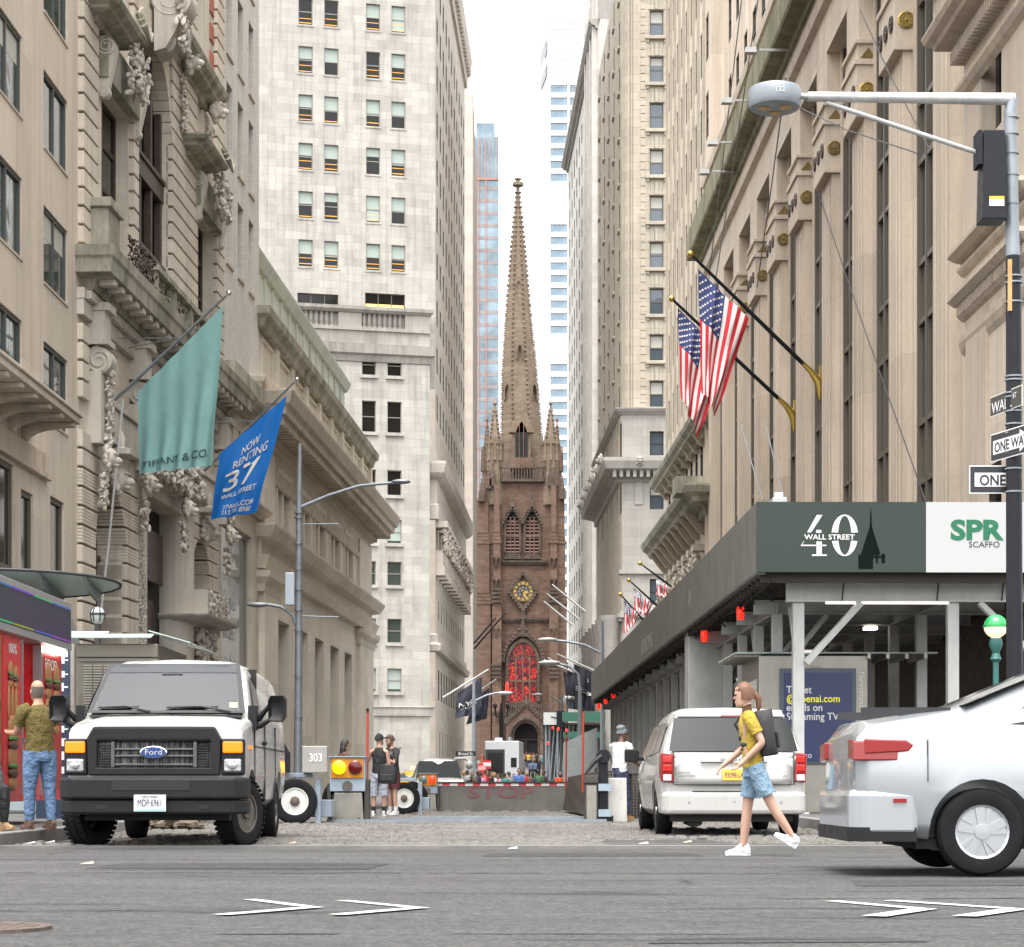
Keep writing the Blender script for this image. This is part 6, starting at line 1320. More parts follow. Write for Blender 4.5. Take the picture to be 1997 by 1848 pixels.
def beam(x0_, y0_, x1_, y1_, zb, zt, nm='beam'):
    g = MB(); 
    if abs(x1_ - x0_) > abs(y1_ - y0_): g.box(x0_, y0_ - .015, zb, x1_, y0_ + .015, zt); g.box(x0_, y0_ - .09, zb, x1_, y0_ + .09, zb + .025); g.box(x0_, y0_ - .09, zt - .025, x1_, y0_ + .09, zt)
    else: g.box(x0_ - .015, y0_, zb, x0_ + .015, y1_, zt); g.box(x0_ - .09, y0_, zb, x0_ + .09, y1_, zb + .025); g.box(x0_ - .09, y0_, zt - .025, x0_ + .09, y1_, zt)
    return g.done(nm, m_steelw, sh)
def brace(a, c): d = (Vector(c) - Vector(a)); g = MB(); g.tube([a, c], .062, 4); return g.done('brace', m_steelw, sh)
xs = []; x = L - .85
while x > 1: xs.append(x); x -= 2.75
for i, x in enumerate(xs):
    for y in (.85, 3.6, 6.3) if i < 5 else (.85, 3.6) if i < 14 else (.85,):
        post(x, y, 3.93)
        if (i % 2 == 0 and y < 1): brace((x, y, 2.75), (x - .95, y, 3.9))
    if i: beam(x, .4, x, 6.5, 3.93, 4.2); brace((x, .85, 2.75), (x, 1.8, 3.93))
for y in (.85, 3.6, 6.3): beam(1, y, xs[1] + .1 if y < 1 else xs[0] + .1, y, 3.93, 4.2, 'long_beam')
xb = xs[0] + .12; g = MB(); g.box(xb - .04, .62, 3.95, xb + .0, 7.2, 4.27); g.box(xb - .1, .62, 3.93, xb + .06, 7.2, 3.965); g.box(xb - .1, .62, 4.25, xb + .06, 7.2, 4.285)
for y in (.7, .82, .94, 1.06): g.lathe([(.018, 0), (.018, .03)], (xb, y, 4.22), 8, 'x')
g.done('front_beam', m_steelw, sh)
for y in (.9, 2.1, 3.0, 3.9, 4.6): MB().box(xb - .06, y, 4.29, xb + .02, y + .1, z0 - .02).box(xb - .1, y - .06, 4.288, xb + .06, y + .16, 4.31).done('beam_clip', m_steelw, sh)
for y in (1.62, 3.3, 4.45): g = MB(); g.tube([(xb + .03, y, z0 - .02), (xb + .075, y + .01, 4.25), (xb + .075, y - .02, 3.95)], .014, 5); g.done('strap', m_wire, sh)
MB().tube([(xs[0] + .12, .97, 2.85), (xs[0] + .12, 1.95, 3.92)], .075, 4).done('brace', m_steelw, sh); MB().tube([(xs[0] + .12, 5.1, 2.9), (xs[0] + .12, 4.05, 3.92)], .07, 4).done('brace', m_steelw, sh)
for y0_, y1_ in ((1.32, 1.85), (1.95, 3.5)): MB().box(xb - .01, y0_, 3.895, xb + .03, y1_, 3.925).done('light_tube', m_tube, sh)
for x in (xs[2], xs[5], xs[8], xs[10], xs[13]): MB().box(x - .15, 3.0, 3.84, x + .15, 3.25, 3.9).done('work_light', m_tube, sh)
pc = SH.sz(1335, 1300)[0]; g = MB(); xc_ = L - 14.2; g.box(xc_ - .45, .12, .12, xc_ + .45, 1.05, z0 - .05); g.box(xc_ - .47, .1, 1.9, xc_ + .47, 1.07, 1.93); g.done('clad_column', m_steelw, sh, bevel=.02)
# printed panels, drawn in the panel plane (local -> facing the camera)
PX = SH.M @ Matrix.Translation((L + .052, 0, 0)) @ Matrix.Rotation(R(90), 4, 'Z'); PX = SH.M.inverted() @ PX   # x to the right along the front
q3 = lambda cx, cy: ((1463.7 + cx / 2.7055 - 1475) / 112.3, E + (VH - (585.5 + cy / 2.7055)) / 112.3)
def flat(polys, m, nm, y=-.003):
    g = MB(); g.X = PX
    for pl in polys: g.add([(x, y, z) for x, z in pl], [tuple(range(len(pl)))])
    return g.done(nm, m, sh)
P3 = lambda l: [q3(*p) for p in l]
flat([P3([(567, 1420), (567, 1345), (580, 1345), (633, 1178), (685, 1345), (645, 1350), (645, 1420)]), P3([(627, 1215), (629, 1140), (633, 1092), (637, 1140), (640, 1215)]), P3([(660, 1390), (660, 1345), (670, 1345), (670, 1390)]), P3([(690, 1390), (690, 1340), (708, 1340), (708, 1390)]), P3([(640, 1362), (640, 1352), (710, 1352), (710, 1362)])], mat('tower_print', (.006, .009, .0075), .9, spec=.02), 'tower_silhouette', -.002)
def ringseg(cx, cy, ra, rb, ia, ib, t0, t1, n=10):
    return [[q3(cx + a * math.cos(t), cy - b_ * math.sin(t)) for a, b_, t in ((ra, rb, t0 + (t1 - t0) * k / n), (ra, rb, t0 + (t1 - t0) * (k + 1) / n), (ia, ib, t0 + (t1 - t0) * (k + 1) / n), (ia, ib, t0 + (t1 - t0) * k / n))] for k in range(n)]
a_ = .155
flat([P3([(296, 1228), (348, 1136), (378, 1136), (318, 1228)]), P3([(344, 1230), (344, 1215), (372, 1215), (372, 1230)]), P3([(278, 1275), (262, 1300), (398, 1300), (398, 1293), (270, 1293), (282, 1275)]), P3([(346, 1276), (374, 1276), (374, 1345), (346, 1345)]), P3([(322, 1344), (400, 1344), (400, 1352), (322, 1352)])]
     + ringseg(495, 1243, 70, 110, 35, 103, .14, math.pi - .14) + ringseg(495, 1243, 70, 110, 35, 103, math.pi + .28, 2 * math.pi - .28), m_textw, 'number_forty')
def ptext(s, cx, cy, size, m, nm, sx=1, al='CENTER', bold=0): x, z = q3(cx, cy); return text(s, size, nm, m, sh, PX @ T3(x, -.004, z), al, .001, sx, bold)
ptext('WALL STREET', 415, 1265, .125, m_textw, 'sign_lettering', 1.12, bold=.002)
ptext('SPR', 1055, 1262, .47, mat('sign_green', (.0, .11, .045), .5), 'sign_lettering', 1.2, 'LEFT', .018); ptext('SCAFFO', 1150, 1305, .145, m_textk, 'sign_lettering', 1.05, 'LEFT')
m_faint = mat('faded_lettering', (.27, .265, .24), .6)
for s, u, v, sz in (('40', 1345, 1185, .55), ('BUILDING', 1262, 1270, .62)): x, z = SH.sz(u, v); text(s, sz, 'side_lettering', m_faint, sh, T3(x, -.004, z), 'CENTER', .001, 1.0 if s == '40' else 1.6)
for k, (u, v, d) in enumerate(((1444, 1196, 42.5), (1373, 1241, 49), (1196, 1355, 84), (1181, 1367, 89), (1168, 1378, 93.5))):
    lp = thing('warning_lamp', ['red warning lamp nearest the shed corner, left of the light tube', 'red warning lamp beside the square clad column', 'red warning lamp, highest of the far trio under the shed edge', 'red warning lamp, middle of the far trio under the shed edge', 'red warning lamp at the far tip of the shed'][k], 'lamp', P(u, v, d), group='red warning lamps under the shed edge')
    MB().lathe([(.06, -.13), (.075, -.04), (.075, .08), (.06, .12)], n=12).done('lens', m_redlamp, lp, smooth=40); MB().lathe([(.105, .12), (.105, .26)], n=12).box(-.02, -.02, .26, .02, .02, .42).done('cap', m_black, lp)
MB().box(L - .6, .3, z1, L - .1, .55, z1 + .1).box(L - .35, .34, z1 + .1, L - .2, .5, z1 + .2).done('camera_box', m_shedwhite, sh, bevel=.02)
# ---- news stand under the shed, subway globe
nsd = thing('news_stand', 'stainless steel news stand with dark blue advertising panel beneath the scaffold shed', 'news stand', at(1480, 40, .17))
g = MB(); g.box(0, 0, 0, 2.02, 3, 2.92); g.done('cabinet', m_stain, nsd, bevel=.01)
g = MB(); g.box(-.45, -.1, 2.95, 2.1, 3.1, 2.98); g.box(2.1, -.1, 2.95, 3.3, 1.6, 2.98); g.done('canopy', clear_glass('green_tint_glass', (.55, .66, .62), .35), nsd); g = MB()
for k in range(6): g.box(-.45, .1 + .55 * k, 2.9, .05, .14 + .55 * k, 2.95)
for k in range(4): g.box(2.0 + .35 * k, -.1, 2.86, 2.06 + .35 * k, 1.6, 2.95)
g.done('canopy_rib', m_stain, nsd)
g = MB(); g.box(.38, -.05, .9, 1.80, .0, 2.68); ap = g.done('advert_frame', mat('advert_frame', (.05, .07, .09), .4), nsd, bevel=.01); MB().box(.46, -.062, .95, 1.72, -.049, 2.6).done('advert_sheet', mat('advert_blue', (.012, .022, .085), .35), ap)
for k, (s, m) in enumerate((('Target', m_textw), ('@openai.com', mat('advert_yellow', (.85, .80, .02), .5)), ('emails on', m_textw), ('Streaming TV', m_textw))): text(s, .19, 'advert_lettering', m, ap, T3(.5, -.066, 2.22 - .165 * k), 'LEFT', .001, .93, .002)
text('vibe.co', .15, 'advert_lettering', mat('advert_pale', (.6, .55, .65), .5), ap, T3(.55, -.066, 1.02), 'LEFT', .001); text('JCDecaux', .07, 'frame_lettering', mat('frame_grey', (.3, .3, .3), .5), ap, T3(1.05, -.056, 2.70), 'CENTER', .001)
text('Newsstand', .15, 'stand_lettering', m_textw, nsd, T3(1.86, -.01, 2.62) @ Matrix.Rotation(R(90), 4, 'Y'), 'LEFT', .001)
g = MB(); g.add([(-.003, .3, .6), (-.003, 2.7, .6), (-.003, 2.7, 2.5), (-.003, .3, 2.5)], [(0, 1, 2, 3)]); g.done('side_window', m_glassgreen, nsd)
gl = thing('subway_lamp', 'green and cream globe lamp on a green subway entrance post by the dark lamp pole', 'lamp', at(1942, 36, .17)); zc = E + (VH - 1222) * 36 / 4200 - .17; r_ = .2
MB().lathe([(.07, 0), (.07, .5), (.05, .6), (.05, zc - .6), (.1, zc - .55), (.06, zc - .45), (.12, zc - .3), (.1, zc - .2)], n=12).done('post', mat('subway_green', (.02, .10, .09), .4), gl, smooth=40)
MB().lathe([(.08, zc - .2)] + [(r_ * math.cos(t), zc + r_ * math.sin(t)) for t in [-1.2, -.9, -.6, -.3, 0]], n=24).done('lower_globe', mat('cream_globe', (.75, .62, .42), .3, emit=.25), gl, smooth=60); MB().lathe([(r_ * 1.06, zc - .02), (r_ * 1.06, zc + .02)] + [(r_ * math.cos(t), zc + r_ * math.sin(t)) for t in [.12, .35, .65, .95, 1.25, 1.55]], n=24).done('upper_globe', mat('globe_green', (.01, .25, .06), .2, coat=.5), gl, smooth=60)
# ---- lamp pole with signs, right foreground
sl_ = thing('street_light', 'tall street light with round lamp head, long arm and black lower pole', 'street light', at(1973, 23.3, .17)); k_ = 23.3 / F
zz = lambda v: E + (VH - v) * k_ - .17; xx = lambda u: (u - 1973) * k_
MB().tube([(xx(1979), 0, 0), (xx(1977), 0, zz(620)), (xx(1976), 0, zz(500))], [.092, .085, .08], 16).done('lower_pole', m_black, sl_, smooth=40)
MB().tube([(xx(1975), 0, zz(500)), (xx(1970), 0, zz(222))], [.075, .066], 16).tube([(xx(1969.5), 0, zz(224)), (xx(1974), 0, zz(190))], .066, 16).done('upper_pole', m_galv, sl_, smooth=40)
MB().tube([(xx(1978), 0, zz(194)), (xx(1575), 0, zz(189))], [.066, .052], 14).tube([(xx(1575), 0, zz(189)), (xx(1560), 0, zz(188))], .035, 10).done('arm', mat('weathered_galvanised', (.48, .47, .46), .5, .4, .2, 5, dirt=.5), sl_, smooth=40)
MB().tube([(xx(1905), 0, zz(298)), (xx(1612), 0, zz(201))], .026, 10).done('stay', m_steelw, sl_, smooth=40)
g = MB(); cx_, cz_ = xx(1511), zz(193); g.lathe([(.05, .14), (.2, .135), (.27, .11), (.285, .07), (.285, -.06), (.27, -.1), (.24, -.12), (.01, -.125)], (cx_, 0, cz_), 32); hd = g.done('lamp_head', m_galv, sl_, smooth=35)
hd.rotation_euler = (0, 0, 0); text('122', .075, 'lamp_number', m_textw, hd, T3(cx_ + .02, -.288, cz_ - .01), 'CENTER', .001)
g = MB()
for a, c in ((-.12, -.06), (.1, -.1), (.02, .1)): g.lathe([(.07, -.118), (.07, -.13), (.045, -.14), (.01, -.145)], (cx_ + a, c, cz_), 14)
g.done('lamp_cluster', mat('amber_reflector', (.4, .25, .1), .3, .3), hd, smooth=40)
g = MB(); g.box(xx(1909), -.18, zz(435), xx(1957), .14, zz(262), .02, .02)
for k in range(9): g.box(xx(1901), -.17 + .03 * k, zz(330), xx(1910), -.155 + .03 * k, zz(262))
bx = g.done('equipment_box', m_black, sl_, bevel=.03); g = MB(); g.box(xx(1922), -.186, zz(411), xx(1951), -.178, zz(398)); g.done('box_label', m_textw, bx); g = MB(); g.box(xx(1922), -.186, zz(397.5), xx(1951), -.178, zz(392)); g.done('label_stripe', m_amber if 0 else mat('label_orange', (.8, .4, .02), .5), bx)
g = MB(); g.box(xx(1962), -.09, zz(610), xx(1970), -.07, zz(510)); g.done('timber_shim', mat('bare_wood', (.45, .26, .10), .7, 0, .2, 9), sl_)
g = MB()
for v in (230, 262, 300, 342, 398, 540, 552, 590, 735, 742, 767, 775, 803, 828, 845, 858, 877, 882, 915, 960): g.lathe([(.098 if v > 500 else .08, -.008), (.098 if v > 500 else .08, .008)], (xx(1977 - (v < 500) * 4), 0, zz(v)), 16)
g.done('band_clamp', m_galv, sl_)
def sign(nm, lab, poly, d, yaw, face, draw, base):
    s = thing(nm, lab, 'sign', base, yaw); return s
m_signk = mat('sign_black', (.012, .012, .013), .4); m_signw = mat('sign_white', (.72, .72, .70), .4); m_signg = mat('sign_brown', (.055, .05, .042), .4)
s = thing('one_way_sign', 'black and white rectangular sign reading ONE, lowest on the lamp pole', 'sign', P(1890, 963, 23.42)); w_, h = .53, .305
MB().box(0, 0, 0, w_, .004, h).done('backing', m_signw, s); g = MB(); g.box(.012, -.003, .012, w_ - .012, 0, h - .012); g.done('face', m_signk, s)
g = MB(); g.add([(.06, -.0045, .075), (.50, -.0045, .075), (.50, -.0045, .225), (.06, -.0045, .225)], [(0, 1, 2, 3)]); g.done('arrow', m_signw, s); text('ONE', .16, 'sign_lettering', m_signk, s, T3(.11, -.006, .09), 'LEFT', .001, .85, .004)
s = thing('one_way_sign', 'angled ONE WAY arrow sign pointing right above the lower ONE sign', 'sign', P(1932, 903, 23.6), R(-73), group=None); w_ = .62 * .92 / .62
MB().box(0, 0, 0, w_, .004, h).done('backing', m_signw, s); MB().box(.012, -.003, .012, w_ - .012, 0, h - .012).done('face', m_signk, s)
g = MB(); g.add([(.06, -.0045, .075), (.62, -.0045, .075), (.62, -.0045, .225), (.06, -.0045, .225)], [(0, 1, 2, 3)]); g.add([(.62, -.0045, .03), (.88, -.0045, .15), (.62, -.0045, .27)], [(0, 1, 2)]); g.done('arrow', m_signw, s); text('ONE WAY', .15, 'sign_lettering', m_signk, s, T3(.09, -.006, .095), 'LEFT', .001, 1.0, .003)
s = thing('street_name_sign', 'dark brown WALL ST street name sign, topmost on the lamp pole', 'sign', P(1931, 815, 23.75), R(-78)); MB().box(0, 0, 0, .8, .004, .22).done('backing', m_signw, s); MB().box(.01, -.003, .01, .79, 0, .21).done('face', m_signg, s); text('WALL', .17, 'sign_lettering', m_signw, s, T3(.05, -.005, .03), 'LEFT', .001, 1.1); text('ST', .08, 'sign_lettering', m_signw, s, T3(.58, -.005, .11), 'LEFT', .001, 1.1)
# ---- flags and their poles
def flag(name, lab, A_, B_, A2, B2, mats, mf=None, amp=.12, nf=3.2, nu=26, nv=30, sag=.06, ph=0, group=None):
    """hoist edge runs A_->B_, fly edge A2->B2"""
    n = (B_ - A_).cross(A2 - A_).normalized()
    def fn(a, b_):
        top_ = A_.lerp(B_, a); bot = A2.lerp(B2, a); p = top_.lerp(bot, b_)
        return p + n * amp * (.25 + b_) * math.sin(nf * 2 * math.pi * a + ph + 1.5 * b_) + n * amp * (.3 * math.sin(9 * b_ + 5 * a) + .55 * math.sin(17 * a * (1 + .35 * b_) + 2.3 * ph + 4 * b_ * b_) * b_ + .22 * math.sin(31 * a + 7 * b_)) + Vector((0, 0, -sag * 4 * b_ * (1 - b_) * a))
    g = MB(); g.grid(fn, nu, nv, mf); o = g.done(name, mats, None, smooth=80)
    tag(o, lab, 'flag', group); o['_f'] = 0; del o['_f']; return o, fn, n
def pole(lab, base, tip, m, r_=.035, ball=None, bracket=None, group=None, stay=None, br=.075):
    t_ = thing('flagpole', lab, 'flagpole', base, group=group); v = tip - base; ln = v.length
    MB().tube([(0, 0, 0), v * .5, v], [r_, r_ * .9, r_ * .65], 10).done('pole', m, t_, smooth=40)
    if ball: g = MB(); g.ell(v * (1 + .1 / ln), br, br, br, 12, 8); g.done('finial', ball, t_, smooth=60)
    if bracket: g = MB(); q = v.normalized(); g.tube([Vector((.12, 0, -.75)), Vector((.1, 0, -.2)), q * .25, q * .8], [.05, .16, .1, .06], 8); g.box(.1, -.1, -.5, .2, .1, .35); g.done('bracket', bracket, t_, smooth=40)
    if stay: g = MB(); [g.tube([v * .62, Vector(w_)], .014, 5) for w_ in stay]; g.done('stay', m_galv, t_)
    return t_
m_us = [mat('flag_red', (.56, .02, .035), .7), mat('flag_white', (.72, .69, .67), .7), mat('flag_blue', (.025, .04, .14), .7)]
def usmf(a, b_):
    s = min(12, int(a * 13)); return 2 if (s < 7 and b_ < .40) else (0 if s % 2 == 0 else 1)
def usflag(lab, pA, pB, pA2, pB2, d, sz=1, group='american flags'):
    o, fn, n = flag('american_flag', lab, P(*pA, d), P(*pB, d + .15), P(*pA2, d - .1), P(*pB2, d + .1), m_us, usmf, .15 * sz, 2.2, 26, 40, .1, group=group)
    g = MB()
    for r_ in range(9):
        for c in range(6 if r_ % 2 == 0 else 5):
            a = (r_ + .7) / 9.6 * 7 / 13; b_ = (c + (.5 if r_ % 2 == 0 else 1.0)) / 6 * .4; ct = fn(a, b_); e1 = (fn(a + .02, b_) - ct).normalized(); e2 = (fn(a, b_ + .02) - ct); e2 = (e2 - e1 * e1.dot(e2)).normalized(); nn = e1.cross(e2); s = .052 * sz
            for sd_ in (-1, 1):
                g.add([ct + nn * .02 * sd_ + (e1 * math.cos(k * math.pi / 5) + e2 * math.sin(k * math.pi / 5)) * (s if k % 2 == 0 else s * .4) for k in range(10)], [tuple(range(10))])
    st_ = g.done('stars', m_us[1], o); return o
pole('black flagpole with gold ball, higher of the pair over the shed', P(1592, 735, 70), P(1351, 500, 69.2), m_black, .075, m_gold, m_gold, 'black flagpoles over the shed', br=.11)
pole('black flagpole with gold ball, lower of the pair over the shed', P(1542, 800, 75.5), P(1314, 587, 74.6), m_black, .075, m_gold, m_gold, 'black flagpoles over the shed', br=.11)
usflag('large american flag nearer the camera, its lower corner hanging to a point', (1362, 524), (1460, 622), (1370, 765), (1396, 810), 69.0)
usflag('american flag half hidden behind the nearer large one', (1322, 600), (1415, 695), (1330, 775), (1362, 852), 74.6)
for k, (b_, t_, d, A_, B_, A2, B2, l1, l2) in enumerate((((1260, 1216), (1213, 1163), 92, (1217, 1170), (1245, 1200), (1218, 1236), (1238, 1215), 'leftmost of the three small flags above the shed', 'leftmost of the three small poles above the shed'), ((1285, 1185), (1230, 1135), 90, (1236, 1145), (1271, 1180), (1240, 1190), (1262, 1205), 'middle one of the three small flags above the shed', 'middle one of the three small poles above the shed'), ((1310, 1145), (1252, 1102), 88, (1281, 1125), (1305, 1148), (1284, 1160), (1300, 1172), 'rightmost of the three small flags above the shed', 'rightmost of the three small poles above the shed'))):
    pole('short black flagpole with gold ball, ' + l2, P(*b_, d), P(*t_, d), m_black, .045, m_gold, None, 'small flagpoles above the shed', br=.09); usflag('small american flag, ' + l1, A_, B_, A2, B2, d - .3, .7, 'small american flags above the shed')
m_tif = mat('turquoise_cloth', (.165, .315, .305), .6, 0, .06, 1.2, .25, 5); m_bluef = mat('bright_blue_cloth', (.0, .125, .43), .55, 0, .06, 1.2, .25, 5); m_navyf = mat('dark_navy_cloth', (.016, .017, .03), .7, 0, .1, 2)
pole('long silver flagpole carrying the turquoise flag', P(214, 790, 59.6), P(441, 577, 58.3), m_galv, .05, m_chrome, None, None, [(-.9, .9, 2.0), (-.5, 2.2, 1.9)])
tf, fn, n = flag('turquoise_flag', 'turquoise flag with dark serif name along its lower edge', P(268, 765, 58.9), P(435, 597, 58.2), P(270, 925, 59.0), P(415, 908, 58.4), m_tif, None, .05, 4.5, 40, 36, .12)
def wrap(o, s, fn, a0, a1, b_c, hgt, m, nm, off=.03, sx=1, slope=0, sl=0, sgn=1):
    """lettering wrapped onto the cloth"""
    c = bpy.data.curves.new(nm, 'FONT'); c.body = s; c.size = 1; c.align_x = 'LEFT'; c.offset = .012; t_ = bpy.data.objects.new(nm, c); COL.objects.link(t_); me = bpy.data.meshes.new_from_object(t_.evaluated_get(bpy.context.evaluated_depsgraph_get())); bpy.data.objects.remove(t_)
    xs_ = [v.co.x for v in me.vertices]; w_ = max(xs_) - min(xs_); x0_ = min(xs_)
    for v in me.vertices:
        a = a0 + (a1 - a0) * (v.co.x - x0_) / w_; b_ = b_c - v.co.y * hgt + slope * (a - a0); p = fn(a, b_); e1 = fn(a + .01, b_) - p; e2 = fn(a, b_ + .01) - p; nn = e1.cross(e2).normalized(); nn = nn if nn.y < 0 else -nn; v.co = p + nn * off
    me.materials.clear(); me.materials.append(m); t_ = bpy.data.objects.new(nm, me); COL.objects.link(t_); t_.parent = o; return t_
wrap(tf, 'TIFFANY & CO.', fn, .06, .93, .93, .085, mat('dark_teal_print', (.025, .06, .06), .7), 'flag_lettering')
MB().tube([P(236, 785, 58.9), P(205, 1130, 58.0), P(190, 1230, 57.6)], .035, 6); 
g = MB(); g.tube([P(240, 780, 58.8), P(214, 1040, 58.2), P(192, 1240, 57.8)], .034, 6); tag(g.done('halyard', m_steelw, None), 'white halyard hanging from the silver flagpole past the arched window', 'rope')
pole('silver flagpole carrying the bright blue flag', P(372, 945, 71.2), P(575, 745, 69.8), m_galv, .05, m_chrome, None, None, [(-.6, 1.2, 2.5), (-.4, 2.4, 2.4)])
bf, fn, n = flag('blue_flag', 'bright blue flag with white number 37 and renting notice', P(428, 885, 70.6), P(560, 772, 69.9), P(409, 1014, 70.6), P(501, 1000, 70.2), m_bluef, None, .05, 2.5, 36, 30, .05)
for s, a0, a1, b_, h in (('NOW', .40, .70, .28, .12), ('RENTING', .30, .86, .40, .12), ('37', .20, .78, .66, .33), ('WALL STREET', .18, .82, .755, .075), ('37WALL.COM', .25, .84, .90, .075), ('212 785 8980', .25, .82, .965, .07)): wrap(bf, s, fn, a0, a1, b_, h, m_textw, 'flag_lettering')
for k, (b_, t_, d, A_, B_, A2, B2) in enumerate((((864, 1361), (953, 1306), 168, (893, 1352), (940, 1321), (887, 1402), (938, 1391)), ((890, 1378), (968, 1325), 186, (925, 1362), (955, 1341), (909, 1414), (949, 1402)))):
    pole(['pale flagpole of the front navy flag on the left', 'pale flagpole of the rear navy flag on the left'][k], P(*b_, d), P(*t_, d), m_steelw, .09, None, None, 'pale flagpoles on the left'); o, fn, n = flag('navy_flag', ['dark navy flag with white lettering in front on the left', 'dark navy flag with thin pale mark behind the lettered one'][k], P(*A_, d), P(*B_, d), P(*A2, d), P(*B2, d), m_navyf, None, .15, 2, 14, 14, .2)
    if k == 0: wrap(o, 'NYSE', fn, .15, .8, .62, .22, m_textw, 'flag_lettering', .12); wrap(o, 'NEW YORK STOCK', fn, .2, .75, .72, .05, m_textw, 'flag_lettering', .12)
    else: wrap(o, 'I', fn, .5, .56, .6, .35, mat('sky_print', (.2, .5, .8), .6), 'flag_lettering', .12)
for k, (b_, t_, d, A_, B_, A2, B2) in enumerate((((1140, 1330), (1068, 1283), 128, (1098, 1309), (1118, 1322), (1106, 1382), (1120, 1384)), ((1150, 1325), (1060, 1287), 122, (1107, 1308), (1130, 1318), (1111, 1383), (1131, 1385)), ((1166, 1312), (1086, 1276), 112, (1119, 1295), (1158, 1313), (1122, 1384), (1160, 1388)))):
    lab = ['farthest', 'middle', 'nearest'][k]
    pole(f'white flagpole of the {lab} navy flag on the right', P(*b_, d), P(*t_, d), m_steelw, .06, None, None, 'white flagpoles on the right'); o, fn, n = flag('navy_flag', f'dark navy club flag hanging on the right, {lab} of its three', P(*A_, d), P(*B_, d), P(*A2, d), P(*B2, d), m_navyf, None, .12, 1.7, 14, 14, .2, group='navy club flags on the right')
    wrap(o, ['EC', 'EC', 'EQUI'][k], fn, .1, .95, [.72, .72, .55][k], .12, m_textw, 'flag_lettering', .12)
    if k == 2: wrap(o, 'I I', fn, .15, .7, .25, .12, m_textw, 'flag_lettering', .12)
for k, (b_, t_) in enumerate((((1141, 1193), (1076, 1140)), ((1129, 1208), (1066, 1158)), ((1117, 1220), (1060, 1173)))): pole(['uppermost', 'middle', 'lowest'][k] + ' of three bare white poles left of the grey-white tower', P(*b_, 236), P(*t_, 236), m_steelw, .12, None, None, 'bare white flagpoles')
for k, (b_, t_) in enumerate((((924, 1255), (967, 1205)), ((924, 1266), (985, 1197)))): pole(['upper', 'lower'][k] + ' dark bare pole leaning across the church tower', P(*b_, 230), P(*t_, 230), m_black, .11, None, None, 'dark bare poles')
for k, (a, c) in enumerate((((1640, 330, 70), (1880, 1000, 50)), ((1612, 205, 66), (1862, 300, 47)), ((1752, 20, 56), (1885, 290, 46)), ((1595, 150, 68), (1520, 560, 77)), ((1535, 0, 74), (1420, 620, 94)), ((1500, 0, 78), (1390, 760, 100)), ((1548, 820, 75), (1580, 975, 68)), ((1500, 830, 79), (1535, 975, 72)))):
    A_, B_ = P(*a), P(*c); A_.x -= 1.0; B_.x -= .8; g = MB(); m = A_.lerp(B_, .5); m.z -= .12; g.tube([A_, m, B_], .016 if k < 3 else .022, 5); tag(g.done('guy_wire', m_galv if k > 2 else m_iron, None), ['thin dark wire slanting down to the lamp pole signs', 'thin dark wire meeting the lamp arm', 'thin wire above the lamp arm near the top edge', 'pale rope crossing the third rosette', 'long pale rope left of the lamp head', 'long pale rope beside the flags', 'white halyard of the nearer flagpole', 'white halyard of the farther flagpole'][k], 'wire')
# ================ left pavement furniture
fc = thing('food_cart', 'red food cart with picture menus and a digital sign on its roof', 'food cart', (-6.62, 26.9, .15), R(90))   # local x runs up the street, -y faces the roadway
m_red = mat('cart_red', (.52, .015, .02), .35, 0, .1, 1.5, coat=.3); m_silver = mat('dull_silver', (.33, .33, .33), .4, .6)
g = MB(); g.box(0, .0, .32, 2.15, 2.2, 2.62); g.box(3.35, 0, .32, 4.75, 2.2, 2.62); g.box(2.15, .9, .32, 3.35, 2.2, 2.62); g.box(2.15, .0, .32, 3.35, .9, 1.15); g.done('cart_body', m_red, fc, bevel=.015)
g = MB(); g.box(-.2, -.12, 2.52, 4.9, .6, 3.22); sg = g.done('sign_box', m_silver, fc, bevel=.01)
mt, t, p = _mat('led_screen'); co = N(t, 'TexCoord').outputs['Object']; w_ = N(t, 'TexWave', Scale=14, Distortion=1.5); w_.wave_type = 'BANDS'; t.links.new(co, w_.inputs['Vector']); c = mix(t, (.006, .02, .01), (.035, .01, .05), noise(t, co, 1.4, 3)); c = mix(t, c, (.03, .035, .03), w_.outputs[1], 'SCREEN'); t.links.new(c, p.inputs['Base Color']); t.links.new(c, p.inputs['Emission Color']); p.inputs['Emission Strength'].default_value = .12; p.inputs['Roughness'].default_value = .7; p.inputs['Specular IOR Level'].default_value = .1
MB().box(-.1, -.13, 2.62, 4.78, -.118, 3.12).done('led_screen', mt, sg)
for k, (z, cs) in enumerate(((3.10, ((.05, .3, .9), (.3, .1, .9), (.1, .8, .3), (.1, .3, .9))), (2.63, ((.1, .8, .3), (.5, .6, .05), (.1, .2, .9), (.5, .1, .8))))):
    for i, c_ in enumerate(cs): MB().box(1.2 * i - .05, -.137, z, 1.2 * i + 1.1, -.129, z + .022).done('led_line', mat(f'led_{k}{i}', mul(c_, .22), .5, emit=.25), sg)
g = MB(); g.box(2.15, .88, 1.15, 3.35, .9, 2.5); o = g.done('serving_hatch', m_dark, fc); g = MB(); g.box(2.15, -.02, 1.12, 3.35, .3, 1.17); g.box(2.12, -.02, .4, 2.2, .1, 2.5); g.box(3.3, -.02, .4, 3.38, .1, 2.5); g.done('hatch_frame', m_rimsil, o)
MB().box(3.3, -.1, 2.42, 4.7, -.04, 2.5).done('strip_light', m_tube, fc); MB().box(2.3, .5, 2.4, 3.2, .56, 2.44).done('strip_light', m_tube, fc)
bun, meat, leaf, redf = mat('bun', (.27, .125, .045), .5), mat('patty', (.07, .03, .016), .6), mat('lettuce', (.05, .12, .02), .6), mat('menu_red', (.30, .02, .02), .4)
